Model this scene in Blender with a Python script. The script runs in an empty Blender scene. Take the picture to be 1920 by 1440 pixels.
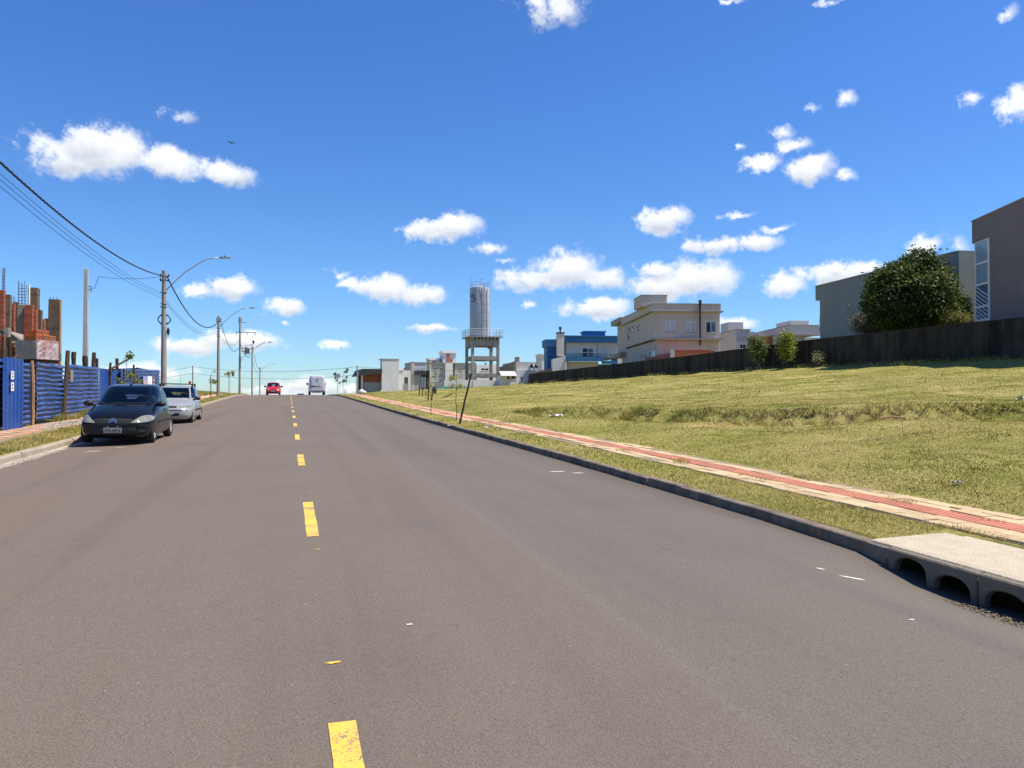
import bpy, bmesh, math, random
import numpy as np
from mathutils import Vector, Matrix
from mathutils.bvhtree import BVHTree

SC = bpy.context.scene
COL = SC.collection
random.seed(7)
RNG = np.random.default_rng(11)
R = math.radians

# ------------------------------------------------------------------ camera
FPX, YH, EYE, YAW = 1442.0, 744.0, 1.5, 0.283      # focal length in px of a 1920 wide frame, horizon row, eye height, yaw right of the road
PITCH = math.atan((YH - 720) / FPX)
cam = bpy.data.objects.new('camera', bpy.data.cameras.new('camera'))
COL.objects.link(cam)
cam.data.sensor_width = 36
cam.data.lens = 36 * FPX / 1920
cam.data.clip_end = 9000
cam.data.clip_start = 0.05
cam.location = (0, 0, EYE)
cam.rotation_euler = (math.pi / 2 + PITCH, 0, -YAW)
SC.camera = cam

# ------------------------------------------------------------------ light
SUN_EL, SUN_AZ = R(61), R(-19)                    # azimuth measured from +X (right of the road) towards +Y
SUN = Vector((math.cos(SUN_EL) * math.cos(SUN_AZ), math.cos(SUN_EL) * math.sin(SUN_AZ), math.sin(SUN_EL)))
sl = bpy.data.lights.new('sun', 'SUN')
sl.energy = 5.0
sl.angle = R(0.55)
sl.color = (1.0, 0.935, 0.83)
so = bpy.data.objects.new('sun', sl)
COL.objects.link(so)
so.rotation_euler = SUN.to_track_quat('Z', 'Y').to_euler()
vs = SC.view_settings
vs.view_transform = 'Standard'
vs.look = 'None'
vs.exposure = 0.62
vs.gamma = 1
vs.use_curve_mapping = False

# ------------------------------------------------------------------ pixel <-> place helpers
RT = Vector((math.cos(YAW), -math.sin(YAW), 0))
FW = Vector((math.sin(YAW), math.cos(YAW), 0))


def slope_v(py):
    v = -(py - 720) / FPX
    return (math.sin(PITCH) + v * math.cos(PITCH)) / (math.cos(PITCH) - v * math.sin(PITCH))


def slope_u(px, py=700):
    v = -(py - 720) / FPX
    return (px - 960) / FPX / (math.cos(PITCH) - v * math.sin(PITCH))


def at(px, py, D):
    p = (FW + RT * slope_u(px, py)) * D
    return Vector((p.x, p.y, EYE + slope_v(py) * D))


def at_t(px, py, t):
    d = FW + RT * slope_u(px, py)
    return at(px, py, t / d.x)


# ------------------------------------------------------------------ terrain functions
KS = np.array([-60, -10, 0, 8, 14, 20, 30, 45, 65, 80, 90, 100, 110, 130, 150, 200, 300, 450, 6000.])
KZ = np.array([-1.2, -.21, 0, .18, .315, .42, .59, .88, 1.30, 1.61, 1.73, 1.77, 1.73, 1.45, .95, -1.0, -6, -11, -13.])
_ss = np.arange(-60, 460, .5)
_zz = np.interp(_ss, KS, KZ)
_k = np.hanning(17); _k /= _k.sum()
_zs = np.convolve(np.pad(_zz, 8, mode='edge'), _k, mode='valid')
_zs += 0 - np.interp(0, _ss, _zs)


def zr(s):
    s = np.asarray(s, float)
    return np.where(s < 455, np.interp(s, _ss, _zs), np.interp(s, KS, KZ))


TL, TR, TC = -5.035, 5.23, 0.232                  # kerb lines and centre line


def smooth(x):
    x = np.clip(x, 0, 1)
    return x * x * (3 - 2 * x)


def dip(t, s):                                     # the gutter falls towards the storm drain
    return .13 * smooth((t - 3.9) / 1.2) * smooth((s - .5) / 2.2) * smooth((6.1 - s) / 1.2)


def road_z(t, s):
    return zr(s) - .083 * ((np.asarray(t) - TC) / 5.1) ** 2 - dip(t, s)


def vnoise(x, y, seed=0):
    x = np.asarray(x, float); y = np.asarray(y, float)
    xi = np.floor(x).astype(np.int64); yi = np.floor(y).astype(np.int64)
    fx = x - xi; fy = y - yi
    fx = fx * fx * (3 - 2 * fx); fy = fy * fy * (3 - 2 * fy)

    def h(a, b):
        n = (a * 374761393 + b * 668265263 + seed * 1442695041) & 0xFFFFFFFF
        n = ((n ^ (n >> 13)) * 1274126177) & 0xFFFFFFFF
        return ((n ^ (n >> 16)) & 0xFFFF) / 65535.0
    return (h(xi, yi) * (1 - fx) + h(xi + 1, yi) * fx) * (1 - fy) + (h(xi, yi + 1) * (1 - fx) + h(xi + 1, yi + 1) * fx) * fy


def fbm(x, y, seed=0, o=4):
    r = 0; a = .5; n = 0
    for i in range(o):
        r = r + a * vnoise(x, y, seed + i * 17); n += a
        x = np.asarray(x) * 2.03; y = np.asarray(y) * 2.03; a *= .5
    return r / n


# terrace line across the right-hand field: t as a function of s
TER_S = np.array([2, 9, 12.7, 14.6, 16.7, 21, 22.3, 27, 33])
TER_T = np.array([17.8, 16.2, 15.1, 13.9, 12.7, 11.4, 11.0, 10.0, 9.2])


def terrain(t, s):
    t = np.asarray(t, float); s = np.asarray(s, float)
    g = zr(s) - .083
    B = np.interp(s, [-60, 0, 35, 53, 74, 130, 160, 300, 450, 6000], [3.0, 3.4, 3.5, 3.78, 3.78, 3.6, 3.3, -4, -10, -13])
    u = np.clip((t - 7.4) / 33.0, 0, 1)
    A = g + .17
    zR = A + (B - A) * (.9 * u + .1 * u * u)
    n = (fbm(t * .35, s * .35, 3) - .5)
    bump = smooth((t - 7.6) / 3) * n * .38
    tl = np.interp(s, TER_S, TER_T) + (vnoise(s * .5, s * 0, 9) - .5) * 1.0
    m = smooth((s - 4) / 3) * smooth((32 - s) / 6)
    step = m * (.25 * smooth((t - tl + .2) / .4) - .25 * smooth((t - tl - .2) / 8.0) - .10 * np.exp(-((t - tl + .45) / .4) ** 2))
    zR = zR + bump * smooth((42 - t) / 3) + step + np.where(t > 38.5, .18 * smooth((t - 38.5) / 2.3), 0)
    zR = np.where(t > 41, zR + .15, zR)
    zRv = g + .118 + .05 * smooth((t - 5.4) / .8)          # verge between kerb and pavement
    right = np.where(t < 7.4, zRv, zR)
    right = np.where(t > 60, B + .35 + (g - B) * smooth((t - 60) / 400), right)
    l = -t
    zLv = g + .12 + .04 * smooth((l - 5.2) / 1)
    rise = .055 * np.clip(l - 7.6, 0, 12) * smooth((s - 40) / 20)
    zL = g + .16 + rise + smooth((l - 8) / 4) * (fbm(t * .4, s * .4, 21) - .5) * .25
    left = np.where(l < 7.6, zLv, zL)
    return np.where(t > 0, right, left)


def gz(t, s):
    return float(terrain(t, s))


# ------------------------------------------------------------------ mesh helpers
class MB:
    def __init__(self):
        self.v = []; self.f = []

    def add(self, vs, fs, M=None):
        b = len(self.v)
        self.v += [tuple(M @ Vector(p)) if M is not None else tuple(p) for p in vs]
        self.f += [tuple(b + i for i in q) for q in fs]
        return self

    def box(self, x0, x1, y0, y1, z0, z1, M=None):
        vs = [(x0, y0, z0), (x1, y0, z0), (x1, y1, z0), (x0, y1, z0), (x0, y0, z1), (x1, y0, z1), (x1, y1, z1), (x0, y1, z1)]
        return self.add(vs, [(0, 3, 2, 1), (4, 5, 6, 7), (0, 1, 5, 4), (1, 2, 6, 5), (2, 3, 7, 6), (3, 0, 4, 7)], M)

    def tube(self, pts, r, n=8, cap=True):
        pts = [Vector(p) for p in pts]
        rs = r if isinstance(r, (list, tuple)) else [r] * len(pts)
        rings = []
        up = Vector((0, 0, 1))
        for i, p in enumerate(pts):
            d = (pts[min(i + 1, len(pts) - 1)] - pts[max(i - 1, 0)])
            d = d.normalized() if d.length > 1e-9 else Vector((0, 0, 1))
            if i == 0:
                a = d.cross(up if abs(d.z) < .95 else Vector((1, 0, 0))).normalized()
            else:
                a = (a - d * a.dot(d))
                a = a.normalized() if a.length > 1e-6 else d.orthogonal().normalized()
            b = d.cross(a)
            rings.append([p + (a * math.cos(2 * math.pi * k / n) + b * math.sin(2 * math.pi * k / n)) * rs[i] for k in range(n)])
        o = len(self.v)
        for rg in rings:
            self.v += [tuple(q) for q in rg]
        for i in range(len(rings) - 1):
            for k in range(n):
                self.f.append((o + i * n + k, o + i * n + (k + 1) % n, o + (i + 1) * n + (k + 1) % n, o + (i + 1) * n + k))
        if cap:
            self.f.append(tuple(o + k for k in range(n))[::-1])
            self.f.append(tuple(o + (len(rings) - 1) * n + k for k in range(n)))
        return self

    def lathe(self, prof, n=24, M=None, cap=True):
        vs = []; fs = []
        for (r, z) in prof:
            for k in range(n):
                a = 2 * math.pi * k / n
                vs.append((r * math.cos(a), r * math.sin(a), z))
        for i in range(len(prof) - 1):
            for k in range(n):
                fs.append((i * n + k, i * n + (k + 1) % n, (i + 1) * n + (k + 1) % n, (i + 1) * n + k))
        if cap:
            fs.append(tuple(range(n))[::-1]); fs.append(tuple((len(prof) - 1) * n + k for k in range(n)))
        return self.add(vs, fs, M)

    def prism(self, poly, y0, y1, M=None):            # polygon in x,z extruded along y
        n = len(poly)
        vs = [(x, y0, z) for x, z in poly] + [(x, y1, z) for x, z in poly]
        fs = [tuple(range(n)), tuple(range(2 * n - 1, n - 1, -1))] + [(i, i + n, (i + 1) % n + n, (i + 1) % n) for i in range(n)]
        return self.add(vs, fs, M)

    def ell(self, c, r, n=12, m=8, M=None):
        vs = []; fs = []
        for i in range(m + 1):
            p = math.pi * i / m
            for k in range(n):
                a = 2 * math.pi * k / n
                vs.append((c[0] + r[0] * math.sin(p) * math.cos(a), c[1] + r[1] * math.sin(p) * math.sin(a), c[2] - r[2] * math.cos(p)))
        for i in range(m):
            for k in range(n):
                fs.append((i * n + k, i * n + (k + 1) % n, (i + 1) * n + (k + 1) % n, (i + 1) * n + k))
        return self.add(vs, fs, M)

    def mesh(self, name, mat=None, smooth_=False, bevel=0, seg=1):
        me = bpy.data.meshes.new(name)
        me.from_pydata(self.v, [], self.f)
        bm = bmesh.new(); bm.from_mesh(me)
        bmesh.ops.recalc_face_normals(bm, faces=bm.faces)
        if bevel:
            ed = [e for e in bm.edges if len(e.link_faces) == 2 and e.calc_face_angle(0) > .5]
            bmesh.ops.bevel(bm, geom=ed, offset=bevel, segments=seg, affect='EDGES', clamp_overlap=True)
        bm.to_mesh(me); bm.free()
        if smooth_:
            me.polygons.foreach_set('use_smooth', [True] * len(me.polygons))
        if mat:
            me.materials.append(mat)
        return me


def obj(name, mb, mat, parent=None, loc=None, smooth_=False, bevel=0, seg=1, rot=None, auto=None):
    me = mb.mesh(name, mat, smooth_ or bool(auto), bevel, seg) if isinstance(mb, MB) else mb
    if auto:
        try:
            me.set_sharp_from_angle(angle=R(auto))
        except Exception:
            pass
    o = bpy.data.objects.new(name, me)
    COL.objects.link(o)
    if parent is not None:
        o.parent = parent
    if loc is not None:
        o.location = loc
    if rot is not None:
        o.rotation_euler = rot
    return o


def tag(o, label=None, cat=None, group=None, kind=None):
    if label: o['label'] = label
    if cat: o['category'] = cat
    if group: o['group'] = group
    if kind: o['kind'] = kind
    return o


def thing(name, label, cat, loc=(0, 0, 0), rotz=0, group=None):
    o = bpy.data.objects.new(name, None)
    COL.objects.link(o)
    o.empty_display_size = .3
    o.location = loc
    o.rotation_euler = (0, 0, rotz)
    return tag(o, label, cat, group)


def link_copy(o, parent, loc=None, rot=None):
    c = o.copy(); COL.objects.link(c); c.parent = parent
    if loc is not None: c.location = loc
    if rot is not None: c.rotation_euler = rot
    return c


def np_mesh(name, V, F, mat, cols=None, smooth_=False):
    """V (n,3) float, F (m,k) int array of equal-sized faces"""
    me = bpy.data.meshes.new(name)
    V = np.ascontiguousarray(V, np.float32); F = np.ascontiguousarray(F, np.int32)
    m, k = F.shape
    me.vertices.add(len(V)); me.vertices.foreach_set('co', V.ravel())
    me.loops.add(m * k); me.loops.foreach_set('vertex_index', F.ravel())
    me.polygons.add(m)
    me.polygons.foreach_set('loop_start', np.arange(0, m * k, k, dtype=np.int32))
    try:
        me.polygons.foreach_set('loop_total', np.full(m, k, np.int32))
    except Exception:
        pass
    if smooth_:
        me.polygons.foreach_set('use_smooth', np.ones(m, bool))
    me.update(calc_edges=True)
    if cols is not None:
        at_ = me.color_attributes.new('tint', 'FLOAT_COLOR', 'POINT')
        c = np.ones((len(V), 4), np.float32); c[:, :3] = cols
        at_.data.foreach_set('color', c.ravel())
    if mat: me.materials.append(mat)
    return me


# ------------------------------------------------------------------ material helpers
MATS = {}


def nodes(name):
    m = bpy.data.materials.new(name)
    m.use_nodes = True
    nt = m.node_tree
    return m, nt, nt.nodes['Principled BSDF'], nt.nodes['Material Output']


def N(nt, typ, **kw):
    n = nt.nodes.new(typ)
    for k, v in kw.items():
        if k == 'i':
            for a, b in v.items():
                n.inputs[a].default_value = b
        else:
            setattr(n, k, v)
    return n


def ramp(nt, fac, stops):
    r = N(nt, 'ShaderNodeValToRGB')
    cr = r.color_ramp
    while len(cr.elements) < len(stops):
        cr.elements.new(.5)
    for e, (p, c) in zip(cr.elements, stops):
        e.position = p
        e.color = (*c, 1) if len(c) == 3 else c
    nt.links.new(fac, r.inputs[0])
    return r.outputs[0]


def mixc(nt, fac, a, b, mode='MIX'):
    m = N(nt, 'ShaderNodeMix', data_type='RGBA', blend_type=mode)
    for s, v in ((m.inputs[0], fac), (m.inputs[6], a), (m.inputs[7], b)):
        if hasattr(v, 'links'):
            nt.links.new(v, s)
        elif isinstance(v, (int, float)):
            s.default_value = v
        else:
            s.default_value = (*v, 1)
    return m.outputs[2]


def mth(nt, op, a, b=None, c=None, clamp=False):
    m = N(nt, 'ShaderNodeMath', operation=op, use_clamp=clamp)
    for s, v in zip(m.inputs, (a, b, c)):
        if v is None: continue
        if hasattr(v, 'links'): nt.links.new(v, s)
        else: s.default_value = v
    return m.outputs[0]


def pmat(name, c1, c2=None, scale=3, rough=.85, bump=.0, bscale=30, metal=0, spec=.3, world=False, detail=6, stain=None, stretch=None, vary=0):
    """plain procedural surface: two colours mixed by noise, optional vertical streak stains and fine bump"""
    if name in MATS: return MATS[name]
    m, nt, bs, out = nodes(name)
    bs.inputs['Roughness'].default_value = rough
    bs.inputs['Metallic'].default_value = metal
    bs.inputs['Specular IOR Level'].default_value = spec
    if world:
        co = N(nt, 'ShaderNodeNewGeometry').outputs['Position']
    else:
        co = N(nt, 'ShaderNodeTexCoord').outputs['Object']
    if stretch:
        mp = N(nt, 'ShaderNodeMapping'); mp.inputs['Scale'].default_value = stretch
        nt.links.new(co, mp.inputs[0]); co2 = mp.outputs[0]
    else:
        co2 = co
    no = N(nt, 'ShaderNodeTexNoise', i={'Scale': scale, 'Detail': detail, 'Roughness': .6}); nt.links.new(co2, no.inputs['Vector'])
    c2 = c2 or tuple(x * .82 for x in c1)
    col = ramp(nt, no.outputs[0], [(.3, c1), (.7, c2)])
    if stain:
        mp = N(nt, 'ShaderNodeMapping'); mp.inputs['Scale'].default_value = (stain[1], stain[1], stain[1] * .12)
        nt.links.new(co, mp.inputs[0])
        n2 = N(nt, 'ShaderNodeTexNoise', i={'Scale': 1.0, 'Detail': 5}); nt.links.new(mp.outputs[0], n2.inputs['Vector'])
        f = ramp(nt, n2.outputs[0], [(.42, (0, 0, 0)), (.68, (1, 1, 1))])
        col = mixc(nt, mth(nt, 'MULTIPLY', f, stain[2] if len(stain) > 2 else .8), col, stain[0])
    if vary:
        oi = N(nt, 'ShaderNodeObjectInfo')
        hv = N(nt, 'ShaderNodeHueSaturation')
        nt.links.new(mth(nt, 'MULTIPLY_ADD', oi.outputs['Random'], vary, 1 - vary / 2), hv.inputs['Value'])
        nt.links.new(col, hv.inputs['Color']); col = hv.outputs[0]
    nt.links.new(col, bs.inputs['Base Color'])
    if bump:
        nb = N(nt, 'ShaderNodeTexNoise', i={'Scale': bscale, 'Detail': 4}); nt.links.new(co, nb.inputs['Vector'])
        b = N(nt, 'ShaderNodeBump', i={'Strength': bump, 'Distance': .02}); nt.links.new(nb.outputs[0], b.inputs['Height'])
        nt.links.new(b.outputs[0], bs.inputs['Normal'])
    MATS[name] = m
    return m


def glass_mat(name, tint=(.5, .56, .58), refl=1.0, dark=0.0):
    if name in MATS: return MATS[name]
    m, nt, bs, out = nodes(name)
    tr = N(nt, 'ShaderNodeBsdfTransparent'); tr.inputs[0].default_value = (*tint, 1)
    gl = N(nt, 'ShaderNodeBsdfGlossy'); gl.inputs['Roughness'].default_value = .03
    fr = N(nt, 'ShaderNodeFresnel', i={'IOR': 1.5})
    mx = N(nt, 'ShaderNodeMixShader')
    nt.links.new(mth(nt, 'MULTIPLY', fr.outputs[0], refl, clamp=True), mx.inputs[0])
    nt.links.new(tr.outputs[0], mx.inputs[1]); nt.links.new(gl.outputs[0], mx.inputs[2])
    nt.links.new(mx.outputs[0], out.inputs['Surface'])
    MATS[name] = m
    return m


def leaf_mat(name, trans=.35, rough=.55):
    if name in MATS: return MATS[name]
    m, nt, bs, out = nodes(name)
    a = N(nt, 'ShaderNodeVertexColor', layer_name='tint')
    nt.links.new(a.outputs[0], bs.inputs['Base Color'])
    bs.inputs['Roughness'].default_value = rough
    bs.inputs['Specular IOR Level'].default_value = .25
    t = N(nt, 'ShaderNodeBsdfTranslucent')
    hs = N(nt, 'ShaderNodeHueSaturation', i={'Saturation': 1.1, 'Value': 1.2}); nt.links.new(a.outputs[0], hs.inputs['Color'])
    nt.links.new(hs.outputs[0], t.inputs[0])
    mx = N(nt, 'ShaderNodeMixShader', i={0: trans})
    nt.links.new(bs.outputs[0], mx.inputs[1]); nt.links.new(t.outputs[0], mx.inputs[2])
    nt.links.new(mx.outputs[0], out.inputs['Surface'])
    MATS[name] = m
    return m

# ------------------------------------------------------------------ world: sky and clouds
W = bpy.data.worlds.new('World')
SC.world = W
W.use_nodes = True
nt = W.node_tree
bg = nt.nodes['Background']
sky = N(nt, 'ShaderNodeTexSky', sky_type='NISHITA', sun_disc=False)
sky.sun_elevation = SUN_EL
sky.sun_rotation = math.atan2(SUN.x, SUN.y)
sky.altitude = 700
sky.air_density = 1.0
sky.dust_density = 0.25
sky.ozone_density = 2.2
hs = N(nt, 'ShaderNodeHueSaturation', i={'Saturation': 1.18, 'Value': 1.0})
nt.links.new(sky.outputs[0], hs.inputs['Color'])
geo = N(nt, 'ShaderNodeTexCoord').outputs['Generated']
sx = N(nt, 'ShaderNodeSeparateXYZ'); nt.links.new(geo, sx.inputs[0])
az = mth(nt, 'ARCTAN2', sx.outputs[0], sx.outputs[1])
el = mth(nt, 'ARCSINE', sx.outputs[2])
skyc = mixc(nt, 1.0, hs.outputs[0], ramp(nt, mth(nt, 'MULTIPLY', el, 1.6, clamp=True), [(0, (.60, .80, 1.04)), (.22, (.68, .89, 1.15)), (.6, (.70, .92, 1.26)), (1, (.70, .92, 1.26))]), 'MULTIPLY')
# billowing displacement of the sky coordinates
n1 = N(nt, 'ShaderNodeTexNoise', i={'Scale': 30, 'Detail': 9, 'Roughness': .68}); nt.links.new(geo, n1.inputs['Vector'])
n2 = N(nt, 'ShaderNodeTexNoise', i={'Scale': 10, 'Detail': 3, 'Roughness': .5}); nt.links.new(geo, n2.inputs['Vector'])
cv = N(nt, 'ShaderNodeCombineXYZ')
nt.links.new(az, cv.inputs[0]); nt.links.new(el, cv.inputs[1])
wv = N(nt, 'ShaderNodeVectorMath', operation='MULTIPLY_ADD')
nt.links.new(n1.outputs['Color'], wv.inputs[0])
wv.inputs[1].default_value = (.040, .030, 0)
nt.links.new(cv.outputs[0], wv.inputs[2])
P = wv.outputs[0]                                     # (az, el) + small warp ; constant part removed in the centres
# clouds: column, row, width, height in the frame, strength
CL = [(130, 292, 130, 62, 1), (205, 285, 130, 78, 1), (165, 268, 90, 60, 1), (310, 308, 120, 52, 1), (425, 328, 120, 42, .85), (335, 218, 52, 24, .5),
      (1045, 18, 130, 60, .8), (1010, 5, 60, 30, .6), (1585, 187, 46, 26, .55), (1522, 208, 40, 18, .4), (1490, 270, 66, 28, .8), (1465, 246, 50, 18, .5),
      (1432, 306, 66, 32, .85), (1505, 320, 110, 52, 1), (1530, 305, 60, 34, .9), (1588, 328, 36, 18, .5), (1385, 272, 26, 11, .5),
      (1820, 180, 48, 26, .8), (1905, 192, 70, 60, 1), (1885, 28, 34, 26, .55), (812, 432, 130, 42, 1), (850, 424, 110, 46, 1), (920, 466, 80, 24, .6), (942, 490, 52, 16, .55),
      (1250, 412, 96, 50, 1), (1345, 458, 120, 36, 1), (1410, 455, 100, 34, 1), (1390, 403, 56, 16, .6), (1460, 428, 62, 15, .6),
      (1010, 522, 160, 48, 1), (1060, 505, 150, 70, 1), (1120, 522, 120, 46, 1), (1240, 535, 130, 50, 1), (1320, 522, 130, 66, 1), (1225, 510, 90, 34, .8), (1122, 577, 136, 40, 1),
      (720, 540, 110, 46, 1), (785, 552, 110, 38, 1), (655, 528, 46, 18, .75), (633, 511, 42, 18, .45), (440, 540, 100, 36, .95), (375, 545, 60, 26, .7), (535, 572, 88, 38, 1), (530, 606, 26, 10, .5),
      (815, 614, 86, 20, .9), (630, 644, 60, 20, .9), (350, 648, 150, 30, .9), (450, 640, 150, 34, .95), (590, 722, 120, 34, 1), (530, 735, 160, 24, .9), (650, 728, 60, 26, .8),
      (1460, 535, 100, 42, 1), (1565, 515, 130, 40, 1), (1610, 505, 110, 34, 1), (1385, 610, 80, 26, .9), (1740, 462, 70, 36, .65), (1790, 470, 50, 46, .6), (995, 570, 18, 11, .45),
      (1365, 3, 50, 10, .5), (1570, 2, 50, 9, .5), (240, 700, 200, 26, .5)]
cl = []
for (px, py, w, h, st) in CL:
    d = (FW + RT * slope_u(px, py)); d.z = slope_v(py); d.normalize()
    cl.append((math.atan2(d.x, d.y), math.asin(d.z), w / FPX * .56, h / FPX * .58, st))
rr = random.Random(5)
for i in range(9):                                   # the same kind of clouds go on round the rest of the sky
    a0 = rr.uniform(1.0, 5.6); e0 = rr.uniform(.06, .5)
    for k in range(2):
        cl.append((((a0 + k * .05 + .0) + math.pi) % (2 * math.pi) - math.pi, e0 + rr.uniform(-.01, .01), rr.uniform(.04, .09), rr.uniform(.018, .04), 1))
fine = mth(nt, 'MULTIPLY_ADD', n1.outputs[0], 1.9, -.95)
fine2 = mth(nt, 'MULTIPLY_ADD', n2.outputs[0], .8, -.40)
finesum = mth(nt, 'ADD', fine, fine2)
billow = mth(nt, 'MULTIPLY_ADD', n1.outputs[0], 1.6, .1)
STRENGTH = 0.092
CLOUD_LO, CLOUD_HI = -.04, .62
CLOUD_LIT, CLOUD_BASE = (7.9, 8.0, 8.2), (4.1, 4.5, 5.2)


def sky_branch(blobs):
    """background shader of one sector of the sky: blue plus the clouds that reach into it"""
    b_ = N(nt, 'ShaderNodeBackground'); b_.inputs['Strength'].default_value = STRENGTH
    if not blobs:
        nt.links.new(skyc, b_.inputs['Color']); return b_.outputs[0]
    g = bpy.data.node_groups.new('clouds', 'ShaderNodeTree')
    for nm, ty in (('P', 'NodeSocketVector'), ('Fine', 'NodeSocketFloat'), ('Billow', 'NodeSocketFloat'), ('Sky', 'NodeSocketColor')):
        g.interface.new_socket(nm, in_out='INPUT', socket_type=ty)
    g.interface.new_socket('Color', in_out='OUTPUT', socket_type='NodeSocketColor')
    gi = N(g, 'NodeGroupInput'); go = N(g, 'NodeGroupOutput')
    P_ = gi.outputs[0]
    acc = None; shade = None
    for (ca, ce, ra, re, st) in blobs:
        Pn = P_
        if acc is not None:                           # keeps the clouds evaluated one after the other
            q = N(g, 'ShaderNodeVectorMath', operation='MULTIPLY_ADD')
            g.links.new(acc, q.inputs[0]); q.inputs[1].default_value = (1e-9, 1e-9, 0); g.links.new(P_, q.inputs[2])
            Pn = q.outputs[0]
        v = N(g, 'ShaderNodeVectorMath', operation='MULTIPLY_ADD')
        g.links.new(Pn, v.inputs[0])
        v.inputs[1].default_value = (1 / ra, 1 / re, 0)
        v.inputs[2].default_value = (-(ca + .020) / ra, -(ce + .015) / re, 0)
        ln = N(g, 'ShaderNodeVectorMath', operation='LENGTH'); g.links.new(v.outputs[0], ln.inputs[0])
        dns = mth(g, 'MULTIPLY_ADD', ln.outputs['Value'], -1.0 if st > .9 else -st, st)
        acc = dns if acc is None else mth(g, 'SMOOTH_MAX', acc, dns, .15)
        if ra > .03:
            sp = N(g, 'ShaderNodeSeparateXYZ'); g.links.new(v.outputs[0], sp.inputs[0])
            k = mth(g, 'MULTIPLY', mth(g, 'MULTIPLY_ADD', ln.outputs['Value'], -1.6, 1.9, clamp=True), mth(g, 'MULTIPLY_ADD', sp.outputs[1], -1.0, .25, clamp=True))
            shade = k if shade is None else mth(g, 'MAXIMUM', shade, k)
            acc = mth(g, 'MULTIPLY_ADD', shade, 1e-9, acc)
    dens = mth(g, 'ADD', acc, gi.outputs[1])
    mr = N(g, 'ShaderNodeMapRange', interpolation_type='SMOOTHSTEP', i={'From Min': CLOUD_LO, 'From Max': CLOUD_HI})
    g.links.new(dens, mr.inputs[0])
    shd = mth(g, 'MULTIPLY', shade if shade is not None else 0.0, gi.outputs[2], clamp=True)
    cloudc = mixc(g, shd, CLOUD_LIT, CLOUD_BASE)
    g.links.new(mixc(g, mth(g, 'MULTIPLY', mr.outputs[0], .97), gi.outputs[3], cloudc), go.inputs[0])
    gn = N(nt, 'ShaderNodeGroup'); gn.node_tree = g
    for s_, v_ in zip(gn.inputs, (P, finesum, billow, skyc)):
        nt.links.new(v_, s_)
    nt.links.new(gn.outputs[0], b_.inputs['Color'])
    return b_.outputs[0]


inview = sorted(c[0] for c in cl if -.4 < c[0] < 1.0)
EDG = [-math.pi, -.42] + [inview[len(inview) * i // 6] for i in range(1, 6)] + [1.0, math.pi]


def sky_tree(i0, i1):
    if i1 - i0 == 1:
        lo, hi = EDG[i0], EDG[i1]
        return sky_branch([c for c in cl if c[0] + 1.9 * c[2] + .02 > lo and c[0] - 1.9 * c[2] - .02 < hi])
    m_ = (i0 + i1) // 2
    mx = N(nt, 'ShaderNodeMixShader')
    nt.links.new(mth(nt, 'GREATER_THAN', az, EDG[m_]), mx.inputs[0])
    nt.links.new(sky_tree(i0, m_), mx.inputs[1]); nt.links.new(sky_tree(m_, i1), mx.inputs[2])
    return mx.outputs[0]


nt.links.new(skyc, bg.inputs['Color']); bg.inputs['Strength'].default_value = STRENGTH
top_mix = N(nt, 'ShaderNodeMixShader')
nt.links.new(mth(nt, 'MULTIPLY', mth(nt, 'GREATER_THAN', el, -.04), mth(nt, 'LESS_THAN', el, .66)), top_mix.inputs[0])
nt.links.new(bg.outputs[0], top_mix.inputs[1]); nt.links.new(sky_tree(0, len(EDG) - 1), top_mix.inputs[2])
nt.links.new(top_mix.outputs[0], nt.nodes['World Output'].inputs['Surface'])
W.cycles.sampling_method = 'MANUAL'
W.cycles.sample_map_resolution = 1024

# ------------------------------------------------------------------ materials
# asphalt: reddish dust on the left, greyer newer strip on the right of the paving seam
m, nt, bs, out = nodes('asphalt')
pos = N(nt, 'ShaderNodeNewGeometry').outputs['Position']
sp = N(nt, 'ShaderNodeSeparateXYZ'); nt.links.new(pos, sp.inputs[0])
big = N(nt, 'ShaderNodeTexNoise', i={'Scale': .35, 'Detail': 5, 'Roughness': .6}); nt.links.new(pos, big.inputs['Vector'])
mpl = N(nt, 'ShaderNodeMapping'); mpl.inputs['Scale'].default_value = (1.6, .07, 1); nt.links.new(pos, mpl.inputs[0])
lane = N(nt, 'ShaderNodeTexNoise', i={'Scale': 1.0, 'Detail': 4}); nt.links.new(mpl.outputs[0], lane.inputs['Vector'])
fin = N(nt, 'ShaderNodeTexNoise', i={'Scale': 95, 'Detail': 6, 'Roughness': .75}); nt.links.new(pos, fin.inputs['Vector'])
agg = N(nt, 'ShaderNodeTexVoronoi', feature='F1', i={'Scale': 130}); nt.links.new(pos, agg.inputs['Vector'])
xw = mth(nt, 'ADD', sp.outputs[0], mth(nt, 'MULTIPLY_ADD', big.outputs[0], .5, -.25))
newer = N(nt, 'ShaderNodeMapRange', interpolation_type='SMOOTHSTEP', i={'From Min': 1.9, 'From Max': 2.2}); nt.links.new(xw, newer.inputs[0])
dusty = N(nt, 'ShaderNodeMapRange', i={'From Min': 1.0, 'From Max': -5.0}); nt.links.new(sp.outputs[0], dusty.inputs[0])
base = mixc(nt, newer.outputs[0], (.133, .106, .083), (.124, .105, .086))
base = mixc(nt, mth(nt, 'MULTIPLY', dusty.outputs[0], mth(nt, 'MULTIPLY_ADD', big.outputs[0], 1.2, -.1), clamp=True), base, (.168, .113, .080))
base = mixc(nt, ramp(nt, lane.outputs[0], [(.40, (0, 0, 0)), (.66, (.30, .30, .30))]), base, (.148, .124, .105))
base = mixc(nt, ramp(nt, lane.outputs[0], [(.30, (.45, .45, .45)), (.46, (0, 0, 0))]), base, (.095, .080, .068))
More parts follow.
